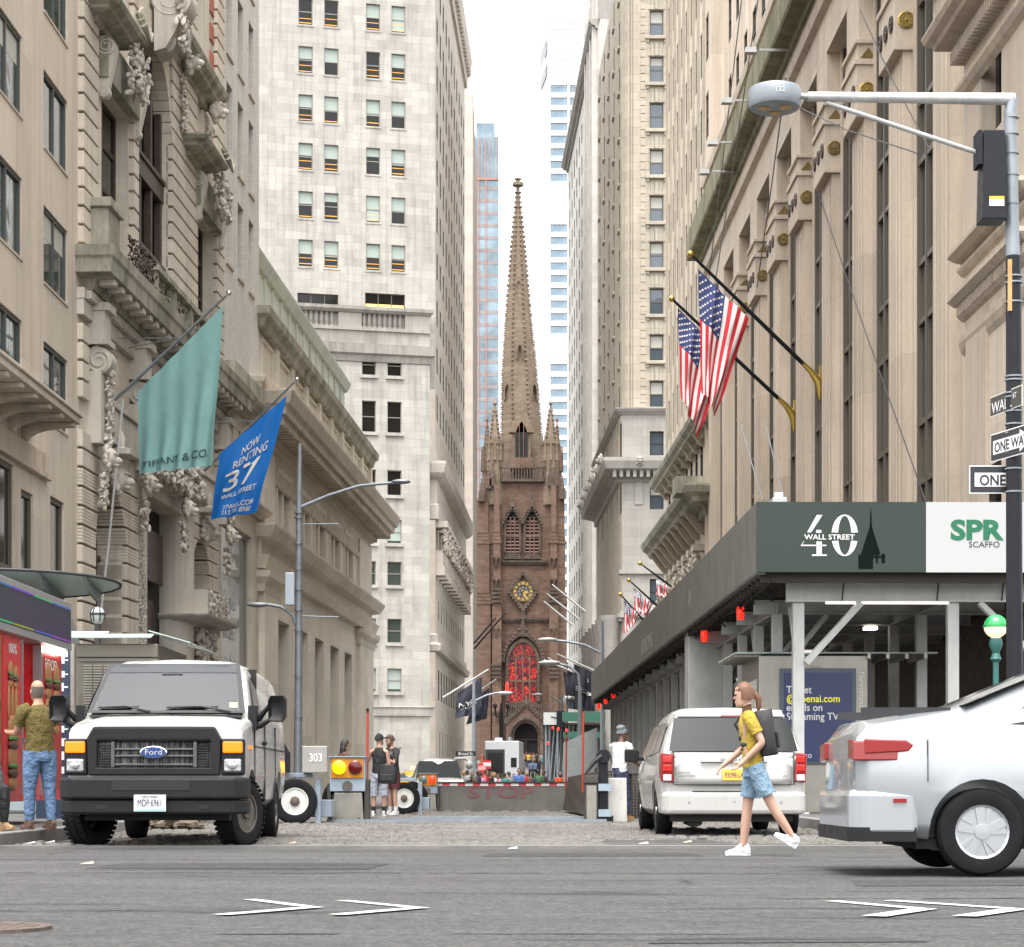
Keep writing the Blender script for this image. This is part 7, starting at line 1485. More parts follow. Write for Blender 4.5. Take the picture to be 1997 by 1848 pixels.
g = MB(); g.box(3.42, -.015, .5, 4.68, .0, 2.35); pn = g.done('menu_panel', redf, fc); g = MB(); g.box(1.05, -.015, .4, 2.08, .0, 2.45); pn2 = g.done('menu_panel', mat('menu_crimson', (.42, .02, .025), .35), fc); MB().box(.1, -.015, .4, .95, 0, 2.45).done('menu_panel', mat('menu_green', (.12, .10, .03), .4, 0, .9, 3), fc)
def burger(px, pz, s, parent):
    g = MB(); g.X = T3(px, -.02, pz) @ Matrix.Diagonal((s, .3 * s, s, 1)); g.ell((0, 0, .12), .2, .1, .16, 12, 8); g.ell((0, 0, -.15), .19, .1, .08, 12, 6); g.done('burger_picture', bun, parent, smooth=60)
    g = MB(); g.X = T3(px, -.03, pz) @ Matrix.Diagonal((s, .3 * s, s, 1)); g.ell((0, 0, -.04), .21, .12, .06, 12, 6); g.done('patty_picture', meat, parent, smooth=60); g = MB(); g.X = T3(px, -.03, pz) @ Matrix.Diagonal((s, .3 * s, s, 1)); g.ell((0, 0, .03), .22, .12, .035, 12, 5, .1); g.done('lettuce_picture', leaf, parent)
for z in (.75, 1.12): burger(1.56, z, 1.25, pn2)
for k, px in enumerate((1.35, 1.56, 1.77)): g = MB(); g.X = T3(px, -.02, 1.62) @ Matrix.Diagonal((1, .2, 1, 1)); g.ell((0, 0, 0), .07, .1, .24, 8, 8); g.done('hot_dog_picture', bun, pn2, smooth=60)
burger(1.45, 1.98, .7, pn2); burger(1.75, 1.96, .6, pn2)
for px, pz in ((3.75, 2.0), (4.3, 2.0), (3.75, 1.5), (4.3, 1.5)): burger(px, pz, 1.0, pn)
text('100%', .19, 'menu_lettering', m_textw, pn2, T3(1.56, -.02, 2.28), 'CENTER', .001, 1.2); text('FOOD', .22, 'menu_lettering', m_textw, pn, T3(3.95, -.02, 2.18), 'CENTER', .001, 1.3); text('HOT DOG', .09, 'menu_lettering', m_textw, pn2, T3(1.56, -.02, 1.32), 'CENTER', .001, 1.1)
for x in (.8, 4.0): wheel(fc, (x, .9, .17), .3, .18, m_rimsil, R(90), -1)
MB().box(.1, .3, -.0, .9, .7, .3).done('plastic_crate', mat('crate_green', (.0, .12, .04), .5), fc)
tag(MB().box(-.22, -.2, 0, .22, .2, .62).box(-.26, -.24, .62, .26, .24, .67).done('cooler_box', m_shedwhite, None, bevel=.03, loc=(-5.95, 30.6, .15)), 'white cooler box standing between the food cart and the van', 'cooler box')
kio = thing('information_panel', 'tall dark blue panel with rows of white pictograms between food cart and news stand', 'panel', (-7.35, 34.5, .15)); MB().box(-.28, 0, 0, .28, .2, 2.75).done('panel', mat('panel_navy', (.015, .03, .055), .4), kio, bevel=.01)
g = MB(); r2 = random.Random(4)
for k in range(10):
    for x in (-.15, .02, .17): z = .5 + k * .22; h = r2.uniform(.06, .15); g.box(x - .05, -.006, z, x + r2.uniform(.0, .05), -.002, z + h); g.box(x - .03, -.008, z + h * .4, x + .07, -.003, z + h * .6)
g.done('pictogram', mat('pictogram_white', (.5, .52, .53), .5), kio); MB().box(-.28, -.01, 1.62, .28, 0, 1.72).box(.28, -.02, 0, .34, .2, 2.8).done('trim', m_stain, kio)
ns = thing('news_stand', 'bronze-toned steel news stand with louvred front behind the delivery van', 'news stand', (-7.28, 36, .15))
m_brz = mat('bronze_steel', (.17, .155, .125), .4, .5, .1, 2)
MB().box(0, 0, 0, 1.36, 3.2, 2.9).done('cabinet', m_brz, ns, bevel=.02); g = MB()
for c in range(6):
    for k in range(16): g.box(.12 + c * .17, -.02, 1.85 + k * .045, .26 + c * .17, .0, 1.87 + k * .045)
lv = g.done('louvre', mat('louvre_steel', (.36, .335, .28), .4, .6), ns); MB().box(.05, -.035, 1.75, 1.18, -.022, 1.8).box(.05, -.035, 2.6, 1.18, -.022, 2.64).done('louvre_frame', m_brz, lv); MB().box(0, -.01, 2.66, 1.36, -.0, 2.68).done('fascia_line', m_dark, ns)
g = MB()
for k in range(5): g.add([(-.2 + 0, -.3, 2.98), (.55, -.3, 3.0), (.55, .0, 3.1), (-.2, 0, 3.1)], [(0, 1, 2, 3)]) if k == 0 else None; y = .0 + k * .65; g.add([(1.2, y, 3.12), (1.9, y, 2.92), (1.9, y + .6, 2.92), (1.2, y + .6, 3.12)], [(0, 1, 2, 3)])
g.add([(-.5, -.35, 2.98), (1.3, -.35, 2.98), (1.3, .02, 3.06), (-.5, .02, 3.06)], [(0, 1, 2, 3)]); g.done('glass_canopy', mat('pale_green_glass', (.42, .52, .48), .1, 0, .1, 2), ns, solid=.015)
g = MB(); g.add([(1.362, .3, 1.2), (1.362, 2.9, 1.2), (1.362, 2.9, 2.55), (1.362, .3, 2.55)], [(0, 1, 2, 3)]); g.done('side_window', m_glassgreen, ns)
g = MB(); g.box(.0, -.03, 1.2, .5, -.01, 1.62); s2 = g.done('screen', mat('screen_blue', (.05, .25, .5), .3, emit=.2), ns); MB().box(.3, -.036, 1.36, .5, -.031, 1.62).box(.1, -.036, 1.2, .5, -.031, 1.32).done('screen_red', mat('screen_red', (.6, .05, .03), .3, emit=.3), s2); text('3', .26, 'screen_digit', mat('led_red', (1, .06, .02), .3, emit=.6), s2, T3(.08, -.04, 1.22), 'CENTER', .001)
el = thing('glass_canopy', 'round-ended greenish glass canopy with steel ribs above the food cart', 'canopy', (-10.6, 41, .15)); g = MB(); g.X = T3(0, 0, 4.35) @ Matrix.Rotation(R(-7), 4, 'X')
rim = [(-1, -1.3), (.6, -1.3)] + [(.6 + 2.55 * math.cos(t), 1.3 * math.sin(t)) for t in [(-.5 + k / 14) * math.pi for k in range(15)]] + [(.6, 1.3), (-1, 1.3)]; g.prism(rim, 0, .03, 'z'); g.X = None; g.done('roof_glass', mat('canopy_glass', (.50, .64, .60), .2), el)
g = MB(); g.X = T3(0, 0, 4.33) @ Matrix.Rotation(R(-7), 4, 'X')
for k in range(5): x = -.6 + .8 * k; h = 1.28 if x < .6 else 1.3 * math.sqrt(max(.05, 1 - ((x - .6) / 2.55) ** 2)); g.prism([(-h, 0), (h, 0), (h * .6, -.22), (-h * .6, -.22)], x, x + .05, 'x')
g.done('roof_rib', mat('rib_grey', (.16, .19, .18), .5), el); g = MB(); g.X = T3(0, 0, 4.36); g.tube([(x, y, (y * -.123)) for x, y in rim], .03, 6, False); g.X = None; g.done('rim', m_iron, el); MB().box(-1.2, -.8, 3.15, 2.2, 1.2, 3.95, .2, .3).box(.2, -.6, 0, 1.9, 1.1, 3.15).done('lift_head', mat('blue_grey_panel', (.26, .30, .31), .4, .3), el, bevel=.06)
lt = thing('lantern', 'caged round lantern on a dark post beside the glass canopy', 'lantern', (-7.5, 39, .15)); MB().tube([(0, 0, 0), (0, 0, 3.5)], .06, 10).done('post', m_iron, lt); MB().lathe([(.03, 3.42), (.1, 3.5), (.125, 3.6), (.125, 3.66), (.1, 3.72), (.03, 3.76)], n=16).done('globe', mat('lantern_glass', (.35, .40, .38), .2), lt, smooth=60); g = MB(); g.lathe([(.135, 3.61), (.135, 3.65)], n=16)
for k in range(6): a = k * math.pi / 3; g.tube([(.11 * math.cos(a), .11 * math.sin(a), 3.5), (.14 * math.cos(a), .14 * math.sin(a), 3.64), (.09 * math.cos(a), .09 * math.sin(a), 3.75)], .012, 5)
g.done('cage', m_iron, lt)
# ---- steel street lamp on the left
D = 64; q = lambda u, v: ((u - 580) * D / F, 0, E + (VH - v) * D / F - .05)
sl2 = thing('street_light', 'slim blue-grey street light with long upper arm beside the low classical bank', 'street light', at(580, D, .05))
MB().tube([(0, 0, 0), q(582, 1310), q(583, 1000), q(585, 866)], [.13, .11, .09, .055], 12).done('pole', m_poleblue, sl2, smooth=40)
MB().tube([q(586, 990), q(640, 967), q(700, 948), q(765, 942)], [.06, .05, .045, .04], 10).done('upper_arm', m_poleblue, sl2, smooth=60); g = MB(); g.X = T3(*q(782, 940)); g.ell((0, 0, 0), .3, .16, .075, 12, 6); g.X = None; g.done('upper_lamp', m_galv, sl2, smooth=60)
MB().tube([q(580, 1228), q(571, 1200), q(548, 1184), q(520, 1179)], .05, 10).done('lower_arm', m_poleblue, sl2, smooth=60); g = MB(); g.X = T3(*q(503, 1180)); g.ell((0, 0, 0), .34, .16, .08, 12, 6); g.X = None; g.done('lower_lamp', m_galv, sl2, smooth=60)
MB().tube([q(586, 1023), q(660, 1022)], .018, 6).tube([q(586, 1202), q(660, 1204)], .018, 6).done('side_rod', m_galv, sl2); g = MB(); a, c = q(557, 1182), q(575, 1118); g.box(a[0], -.2, a[2], c[0], .05, c[2]); g.done('equipment_box', mat('pale_blue_box', (.40, .46, .50), .4), sl2, bevel=.03)
g = MB()
for v in (1000, 1010, 1060, 1110, 1150, 1190, 1230, 1320, 1400): p = q(582, v); g.lathe([(.13, -.03), (.13, .03)], p, 12)
g.done('band_clamp', m_galv, sl2)
# ---- security barrier across the street
m_steelbr = mat('worn_plate_steel', (.055, .050, .042), .5, .35, .35, 2.5, .2, 20, dirt=.5); m_boxblue = mat('blue_grey_paint', (.25, .30, .35), .5, .1, .1, 4); m_yel = mat('lamp_yellow', (.42, .17, .005), .4)
def light_post(lab, d, u0, u1, vt, vb, lit, z):
    k_ = d / F; w_ = (u1 - u0) * k_; h = (vb - vt) * k_; o = thing('barrier_light', lab, 'signal post', at((u0 + u1) / 2, d, z), group=None); a = w_ / 2
    MB().box(-a, 0, h * .48, a, .5, h).done('head_box', m_boxblue, o, bevel=.01); MB().prism([(-a * 1.06, .0), (a * 1.06, 0), (a * 1.02, .0)], 0, .01, 'x') if 0 else None
    MB().box(-a * 1.08, -.06, h, a * 1.08, .52, h + .02).done('hood', m_boxblue, o); MB().box(-a * .92, -.03, h * .68, a * .92, 0, h * .985).done('lamp_panel', m_yel, o, bevel=.01)
    for s, m in ((-1, lit[0]), (1, lit[1])): r_ = a * .39; MB().lathe([(r_, -.03), (r_, -.07), (r_ * .8, -.09), (.01, -.1)], (s * a * .46, 0, h * .845), 22, 'y').done('lamp_lens', m, o, smooth=40)
    MB().lathe([(.0 + a * .3, 0), (a * .3, -.012), (.005, -.012)], (0, 0, h * .56), 16, 'y').done('maker_plate', m_rimgrey, o)
    g = MB(); g.prism([(-a * .92, 0), (a * .92, 0), (a * .82, h * .46), (-a * .75, h * .46)], .02, .4, 'y'); g.done('lower_panel', m_stain, o, bevel=.012); g = MB(); g.box(-a * 1.15, .05, 0, -a * .95, .5, h * .6); g.box(a * .95, .05, 0, a * 1.2, .5, h * .66); g.box(-a, .42, 0, a, .5, h * .5); g.done('side_plate', m_steelbr, o)
    g = MB()
    for s in (-1, 1): g.lathe([(a * .09, .02), (a * .09, -.01)], (s * a * .65, 0, h * .06), 10, 'y')
    g.done('bolt', m_rust, o); return o
m_lensoff = mat('dark_red_lens', (.09, .004, .006), .15); m_lensgrey = mat('grey_green_lens', (.12, .17, .16), .2); m_ylit = mat('yellow_lamp', (.6, .32, .0), .3, emit=.5, ecol=(1, .55, .0)); m_rlit = mat('red_signal', (.6, .03, .01), .3, emit=.5, ecol=(1, .03, .005))
light_post('barrier signal post with yellow lamp lit, nearer and larger of the two', 39, 643, 712, 1477, 1605, (m_ylit, m_lensoff), 0)
light_post('barrier signal post with red lamp lit at the left end of the steel plate', 61.5, 816, 853, 1509, 1584, (m_lensgrey, m_rlit), gz(61.5))
zb = gz(62); br = thing('wedge_barrier', 'raised dark steel wedge barrier lettered STOP across the street', 'barrier', at(968, 62, zb)); k_ = 62 / F; a = 152 * k_; h = .84
g = MB(); g.add([(-a, -.12, 0), (a, -.12, 0), (a, .12, h), (-a, .12, h), (-a, .6, 0), (a, .6, 0)], [(0, 1, 2, 3), (3, 2, 5, 4), (0, 3, 4), (1, 5, 2), (0, 4, 5, 1)]); g.done('plate', m_steelbr, br)
nl = Vector((0, -h, .24)).normalized()
def onp(t_, e): return -.12 + .24 * t_ - e, h * t_
for k in range(19):
    if k % 2 == 0 or 1:
        x0_ = -a + .02 + k * (2 * a - .3) / 19; x1_ = -a + .02 + (k + 1) * (2 * a - .3) / 19; y1_, z1_ = onp(.985, .006); y0_, z0_ = onp(.90, .006); g = MB(); g.add([(x0_, y0_, z0_), (x1_, y0_, z0_), (x1_, y1_, z1_), (x0_, y1_, z1_)], [(0, 1, 2, 3)]); g.done('stripe', mat('stripe_red', (.5, .02, .03), .5) if k % 2 else m_signw, br)
g = MB(); g.box(-a, .06, h, a, .2, h + .03); g.box(a - .25, -.02, h - .08, a + .02, .2, h + .05); g.done('top_rail', m_steelbr, br)
text('STOP', .52, 'plate_lettering', mat('worn_red_paint', (.085, .014, .014), .6, 0, .4, 4, dirt=.8), br, T3(.12, -.012, .40) @ Matrix.Rotation(-math.atan2(.24, h), 4, 'X'), 'CENTER', .003, 1.55, .012)
g = MB()
for k in range(8): x = -a + .3 + k * (2 * a - .6) / 7; g.box(x - .09, -.2, .0, x + .09, -.12, .05)
g.done('hinge', m_stain, br)
tf_ = thing('steel_track', 'low steel track frame let into the setts in front of the barrier', 'frame', (0, 0, 0)); xa, xb_ = (640 - U0) * 39 / F, (1182 - U0) * 39 / F
g = MB(); g.box(xa, 38.7, .0, xb_, 38.85, .07); g.box(xa + 1.5, 39.3, .02, xb_ - .05, 39.5, .115); g.box(xa, 39.7, .0, xb_, 39.8, .09); g.box(xa + .2, 38.3, .01, xa + 3.4, 38.45, .05); g.done('rail', m_galv, tf_); g = MB(); g.box(xa, 38.86, .0, xb_, 39.3, .05); g.done('channel', m_iron, tf_)
def rod(lab, u, v0, v1, d): z0_ = E + (VH - v1) * d / F; z1_ = E + (VH - v0) * d / F; o = thing('marker_rod', lab, 'marker', at(u, d, z0_), group='orange marker rods'); MB().tube([(0, 0, 0), (.01, 0, z1_ - z0_ - .08)], .022, 8).done('rod', mat('orange_red', (.32, .035, .012), .5), o); MB().tube([(.01, 0, z1_ - z0_ - .08), (.01, 0, z1_ - z0_)], .024, 8).done('tip', m_black, o)
rod('orange marker rod beside the man in the black vest', 716, 1382, 1545, 39.6); rod('orange marker rod at the right end of the steel plate', 1104, 1428, 1545, 61); rod('tall orange marker rod left of the black hinge post', 1136.5, 1380, 1545, 42)
hp = thing('hinge_post', 'black steel hinge post with hydraulic arm at the right of the track frame', 'barrier post', at(1160, 39, 0)); k_ = 39 / F; X2 = lambda u: (u - 1160) * k_; Z2 = lambda v: E + (VH - v) * k_
g = MB(); g.box(X2(1168), .05, 0, X2(1186), .3, Z2(1478)); g.lathe([(.13, -.12), (.13, .12)], (X2(1177), .1, Z2(1475)), 18, 'y'); g.box(X2(1166), -.05, 0, X2(1196), .5, .13); g.done('post', m_black, hp, bevel=.01)
g = MB(); g.box(X2(1140), -.02, 0, X2(1166), .4, Z2(1522)); g.box(X2(1139), -.06, Z2(1528), X2(1167), .45, Z2(1513)); g.done('housing', m_steelbr, hp, bevel=.01); g = MB(); g.box(X2(1144), -.035, .05, X2(1163), -.02, Z2(1532)); g.done('front_plate', m_stain, hp)
MB().tube([(X2(1140), .0, Z2(1512)), (X2(1158), .0, Z2(1487)), (X2(1174), .0, Z2(1474))], [.02, .045, .05], 8).done('hydraulic_arm', m_iron, hp, smooth=40); g = MB()
for v in (1535, 1585): g.box(X2(1167), -.08, Z2(v + 8), X2(1192), .04, Z2(v - 6))
g.done('hinge_plate', m_boxblue, hp)
mt, t, p = _mat('perforated_steel'); co = N(t, 'TexCoord').outputs['Object']; v = N(t, 'TexVoronoi', Scale=16, Randomness=0); t.links.new(co, v.inputs['Vector']); t.links.new(ramp(t, v.outputs[0], .34, .42, (.008, .008, .008), (.075, .066, .052)), p.inputs['Base Color']); p.inputs['Roughness'].default_value = .5; p.inputs['Metallic'].default_value = .3; m_perf = mt
pb = thing('perforated_screen', 'dark perforated steel side screen sloping beside the wedge barrier', 'screen', at(1132, 50, 0)); g = MB(); g.add([(-.06, -10, .08), (.35, -10, .08), (.3, -10, .95), (.05, -10, .95), (-.2, 9, 0), (.5, 9, 0), (.4, 9, .9), (-.05, 9, .9)], [(0, 1, 2, 3), (4, 5, 6, 7), (0, 4, 7, 3), (1, 2, 6, 5), (3, 7, 6, 2)]); g.done('screen_panel', m_perf, pb)
for k, (u, d) in enumerate(((1245, 43), (1258, 46.5))): o = thing('steel_planter', ['dark perforated steel block left of the minivan, nearer one', 'dark perforated steel block left of the minivan, farther one'][k], 'block', at(u, d, .02), group='perforated steel blocks'); MB().box(-.17, 0, 0, .17, 2.5, .88, .04, .02).done('block_panel', m_perf, o, bevel=.01); MB().box(-.16, .0, .88, .16, 2.5, .9).done('top_plate', m_steelbr, o)
cb = MB().box(-.18, 0, 0, .18, 1.9, .815, .01, .01); tag(cb.done('concrete_block', mat('stained_concrete', (.50, .49, .45), .8, 0, .15, 2.5, .4, 25, dirt=.7), None, bevel=.02, loc=at(1204, 39.3, .0)), 'stained pale concrete block the man in the grey beanie leans on', 'concrete block')
# portable barricade trailers with big road wheels
def trailer(lab, u, d, n2, box=True):
    o = thing('barrier_trailer', lab, 'trailer', at(u, d, gz(d))); m = m_boxblue
    wheel(o, (0, 0, .40), .40, .22, m_rimwhite, R(-78), 1, m_rust)
    if n2: wheel(o, (*n2, .42), .40, .22, m_rimwhite, R(-78), 1, m_rust)
    g = MB(); g.box(.2, .35, .12, .62, 1.1, .42); g.box(.35, .1, .0, .45, .3, .8); g.box(-.6, .2, .82, .3, .6, .9); g.done('chassis', m, o, bevel=.01)
    if box:
        MB().box(.14, -.05, .9, .58, .25, 1.37).done('control_box', m_rimgrey if 0 else mat('grey_box', (.27, .26, .24), .5, .1, .1, 3), o, bevel=.015); text('303', .2, 'box_number', m_textw, o, T3(.38, -.056, 1.1), 'CENTER', .002, .8, .005)
        MB().prism([(-.42, .9), (-.08, .9), (-.08, 1.25), (-.18, 1.42), (-.34, 1.42), (-.48, 1.2)], -.02, .12, 'y').done('black_bracket', m_black, o, bevel=.01); MB().tube([(.6, 1.8, .1), (.75, 1.8, 1.0)], .03, 8).box(.55, 1.7, .4, .9, 2.2, 1.0).done('pump_housing', m_steelbr, o)
    return o
trailer('barrier trailer with white-rimmed road wheel and grey control box behind the van', 574, 37.8, (.75, 1.6)); trailer('barrier trailer with two white-rimmed wheels behind the two men', 787, 53, (.10, 2.4), False)
rb = thing('rubble_sack', 'lumpy brown rubble sack lying behind the front wheels of the van', 'sack', at(343, 33, .02)); g = MB(); r2 = random.Random(9)
for k in range(46): a = r2.uniform(.05, .13); g.X = T3(r2.uniform(-.34, .34), r2.uniform(-.15, .2), r2.uniform(.02, .13)) @ Matrix.Rotation(r2.uniform(0, 3), 4, 'Z'); g.ell((0, 0, 0), a * 1.5, a, a * .7, 7, 5, .2)
g.done('sack', mat('dirty_sacking', (.11, .085, .06), .9, 0, .5, 12, .6, 40), rb)
rs_ = random.Random(11)
for k, (u, d) in enumerate(((20, 25.2), (98, 25.0), (245, 26.0), (60, 24.6), (1340, 25), (1255, 24.4), (570, 24.6), (1000, 23.5), (170, 19))):
    g = MB(); s = rs_.uniform(.03, .08); g.add([(-s, -s * .6, .004), (s, -s * .5, .01), (s * .8, s * .7, .03), (-s * .7, s * .5, .012)], [(0, 1, 2, 3)])
    tag(g.done('paper_scrap', m_shedwhite if k % 2 else mat('brown_paper', (.35, .28, .2), .8), None, loc=at(u, d, .02 if d > 24 else -.008)), ['pale stone scrap by the left kerb', 'paper scrap in the left gutter', 'brown scrap under the front of the van', 'paper scrap beside the left kerb corner', 'brown scrap under the minivan', 'white scrap left of the minivan wheel', 'brown scrap right of the van', 'white scrap on the open asphalt', 'brown scrap on the asphalt at left'][k], 'litter')
for k, (u, v) in enumerate(((1500, 1640), (1535, 1648))):
    g = MB(); r2 = random.Random(k); 
    for j in range(14): g.X = T3(r2.uniform(-.15, .15), r2.uniform(-.1, .1), r2.uniform(0, .1)) @ Matrix.Rotation(r2.uniform(0, 6), 4, 'Z'); g.box(-.06, -.05, 0, .06, .05, .03, .02, .02)
    tag(g.done('litter_heap', mat('dry_leaf', (.30, .24, .17), .9, 0, .4, 9), None, loc=(4.75 + k * .35, 27.5 - k, .175)), ['heap of dry litter on the right kerb, left one', 'heap of dry litter on the right kerb, right one'][k], 'litter')
# ---- far end of the street
def far_lamp(lab, d, base, top, arm, head):
    o = thing('street_light', lab, 'street light', at(base, d, gz(d))); o0 = Vector(at(base, d, gz(d))); tr = lambda u, v: P(u, v, d) - o0
    MB().tube([(0, 0, 0), tr(*top)], [.16, .09], 8).done('pole', m_galv, o, smooth=40); MB().tube([tr(*a_) for a_ in arm], .07, 8).done('arm', m_galv, o, smooth=60); g = MB(); h_ = tr(*head); g.ell(h_, .55, .25, .13, 10, 6); g.done('lamp_head', m_steelw, o, smooth=60); return o
a_ = far_lamp('grey street light in front of the navy flags on the left', 150, 923, (924, 1325), [(925, 1368), (950, 1356), (975, 1351)], (985, 1352)); MB().lathe([(.12, 0), (.1, .5), (.03, .7)], P(989, 1349, 150) - at(923, 150, gz(150)), 8).done('red_beacon', m_redlamp, a_)
far_lamp('street light with long bent arm left of the cream granite tower', 118, 1176, (1174, 1212), [(1173, 1275), (1140, 1258), (1100, 1251), (1075, 1249)], (1068, 1248)); far_lamp('street light with curved arm in front of the navy flags on the right', 105, 1131, (1131, 1340), [(1131, 1345), (1127, 1315), (1110, 1300), (1085, 1294)], (1072, 1293)); far_lamp('small distant street light in front of the church window', 200, 1096, (1096, 1355), [(1096, 1372), (1075, 1358)], (1048, 1355))
il = thing('iron_lamppost', 'black cast iron double lamppost in front of the church tower', 'lamppost', at(978, 205, gz(205))); g = MB(); g.tube([(0, 0, 0), (0, 0, 5.2)], [.32, .2], 10); g.tube([(0, 0, 5.2), (0, 0, 7.2)], [.3, .1], 8); g.tube([(-.6, 0, 6.6), (-.5, 0, 5.9), (0, 0, 5.8), (.5, 0, 5.9), (.6, 0, 6.6)], .09, 6); g.done('post', m_iron, il); MB().ell((-.6, 0, 6.9), .2, .2, .3).ell((.6, 0, 6.9), .2, .2, .3).done('lantern', m_iron, il)
tl = thing('traffic_light', 'dark traffic light hanging right of the church doorway', 'traffic light', at(1094, 170, gz(170))); MB().tube([(0, 0, 0), (0, 0, 6.2)], .09, 8).tube([(0, 0, 5.6), (-.8, 0, 5.8)], .05, 6).done('post', m_iron, tl); MB().box(-.35, -.3, 4.9, .25, .1, 6.3).done('signal_head', m_black, tl, bevel=.05)
fs = thing('far_shed', 'distant scaffold shed with white netting and green parapet right of the church', 'scaffolding', at(1060, 170, gz(170))); k_ = 170 / F; X2 = lambda u: (u - 1060) * k_; Z2 = lambda v: E + (VH - v) * k_ - gz(170)
MB().box(0, 0, Z2(1414), X2(1096), .1, Z2(1390)).done('netting', mat('white_netting', (.4, .41, .4), .8), fs); MB().box(X2(1096), -.6, Z2(1408), X2(1180), -.5, Z2(1390)).box(X2(1098), -.7, Z2(1440), X2(1180), -.6, Z2(1428)).done('green_parapet', mat('hoarding_green', (.02, .09, .06), .5), fs); MB().box(0, .1, Z2(1414), X2(1180), 8, Z2(1410)).done('deck', m_plank, fs)
for k in range(9): u = 1065 + k * 7.5; MB().tube([(X2(u), .5 + (k % 3) * 2, 0), (X2(u), .5 + (k % 3) * 2, Z2(1411))], .09, 6).tube([(X2(u), .5, .5), (X2(u + 9), .5, Z2(1414))], .05, 5).done('post', m_galv, fs)
MB().box(X2(1060), 3, 0, X2(1180), 3.2, Z2(1411)).done('shadow_wall', mat('under_deck_shade', (.05, .055, .052), .8), fs)  # dark wall added behind the posts, standing for shade under the deck
for k, (u, v) in enumerate(((1078, 1420), (1089, 1422), (1105, 1425), (1069, 1450))): lp = tag(MB().lathe([(.05, -.12), (.09, -.06), (.09, .06), (.04, .12)], n=10).done('warning_lamp', m_redlamp, None, smooth=50, loc=P(u, v, 168)), ['red lamp under the white netting of the far shed', 'red lamp in the middle of the far shed edge', 'red lamp at the right of the far shed edge', 'lowest red lamp, on a post of the far shed'][k], 'lamp', 'red lamps on the far shed')
nf = thing('mesh_fence', 'grey mesh fence panel leaning behind the tall orange rod', 'fence', at(1125, 95, gz(95))); MB().add([(-.6, 0, .6), (.9, 0, 1.2), (.9, 0, 3.6), (-.6, 0, 2.9)], [(0, 1, 2, 3)]).done('mesh_panel', mat('grey_mesh', (.28, .30, .30), .8, 0, .15, 6), nf, solid=.03)
bk = tag(MB().box(-1.3, 0, 0, 1.5, 1.2, 1.5, .9, .1).done('covered_heap', m_black, None, bevel=.1, loc=at(1085, 130, gz(130))), 'heap under a black cover right of the walking crowd', 'heap')
pl_ = thing('planter', 'pale stone planter with green shrub at the foot of the navy flag lamp', 'planter', at(962, 150, gz(150))); MB().box(-1.1, 0, 0, 1.1, 1.2, .9, -.08, -.05).done('stone_tub', m_creamgrey, pl_, bevel=.03); g = MB(); r2 = random.Random(8)
for k in range(260):
    s = r2.uniform(.08, .16); c_ = Vector((r2.uniform(-1, 1), r2.uniform(.1, 1.1), .9 + abs(r2.gauss(0, .35)))); d1 = Vector((r2.uniform(-1, 1), r2.uniform(-1, 1), r2.uniform(-.3, 1))).normalized() * s; d2 = d1.cross(Vector((r2.random(), r2.random(), 1))).normalized() * s * .5; g.quad(c_ - d1, c_ - d2, c_ + d1, c_ + d2)
g.done('foliage', mat('shrub_green', (.05, .13, .025), .6, 0, .4, 2), pl_)
for k, (u, v, w_, h, lab) in enumerate(((940, 1492, .5, .62, 'red notice board lower left of the shrub planter'), (950, 1484, .5, .55, 'red notice board with white square nearest the shrub planter'))):
    o = thing('notice_board', lab, 'sign', P(u, v + 16, 140)); MB().box(-w_ / 2, 0, 0, w_ / 2, .05, h).done('board', mat('notice_red', (.55, .02, .03), .5), o); MB().box(-.25, -.01, h * .3, .25, -.002, h * .75).done('notice_text', m_textw if k else mat('notice_pink', (.7, .3, .3), .5), o); MB().box(-.03, .05, -1.0, .03, .1, 0).done('leg', m_iron, o)
for k, (u, v, d) in enumerate(((915, 1480, 118), (870, 1488, 112))): o = thing('camera_post', ['white gooseneck camera post right of the white car', 'short white camera post behind the white car'][k], 'camera', at(u, d, gz(d))); k_ = d / F; z = E + (VH - v) * k_ - gz(d); s = -1 if k == 0 else 0; MB().tube([(s * .9, 0, 0), (s * .9, 0, z - .3), (s * .75, 0, z), (s * .2, 0, z), (0, 0, z - .15)], .09, 8).done('pipe', m_steelw, o, smooth=60); MB().ell((0, 0, z - .35), .22, .22, .25).done('dome', m_steelw, o, smooth=60)
MBp = thing('guard_booth', 'dark glazed guard booth in front of the white truck', 'booth', at(966, 172, gz(172))); MB().box(-.8, 0, 0, .75, 1.4, 3.2).done('booth_wall', mat('booth_dark', (.02, .024, .024), .3), MBp, bevel=.03); MB().box(-.6, -.02, 1.3, .6, 0, 2.9).done('window', m_glassdk, MBp)
st_ = thing('street_name_sign', 'small black street sign on the far left lamp', 'sign', P(908, 1470, 149)); MB().box(-.7, 0, -.16, .7, .04, .16).done('board', m_signk, st_); text('Broad St', .26, 'sign_lettering', m_signw, st_, T3(0, -.01, -.09), 'CENTER', .002, 1.1)
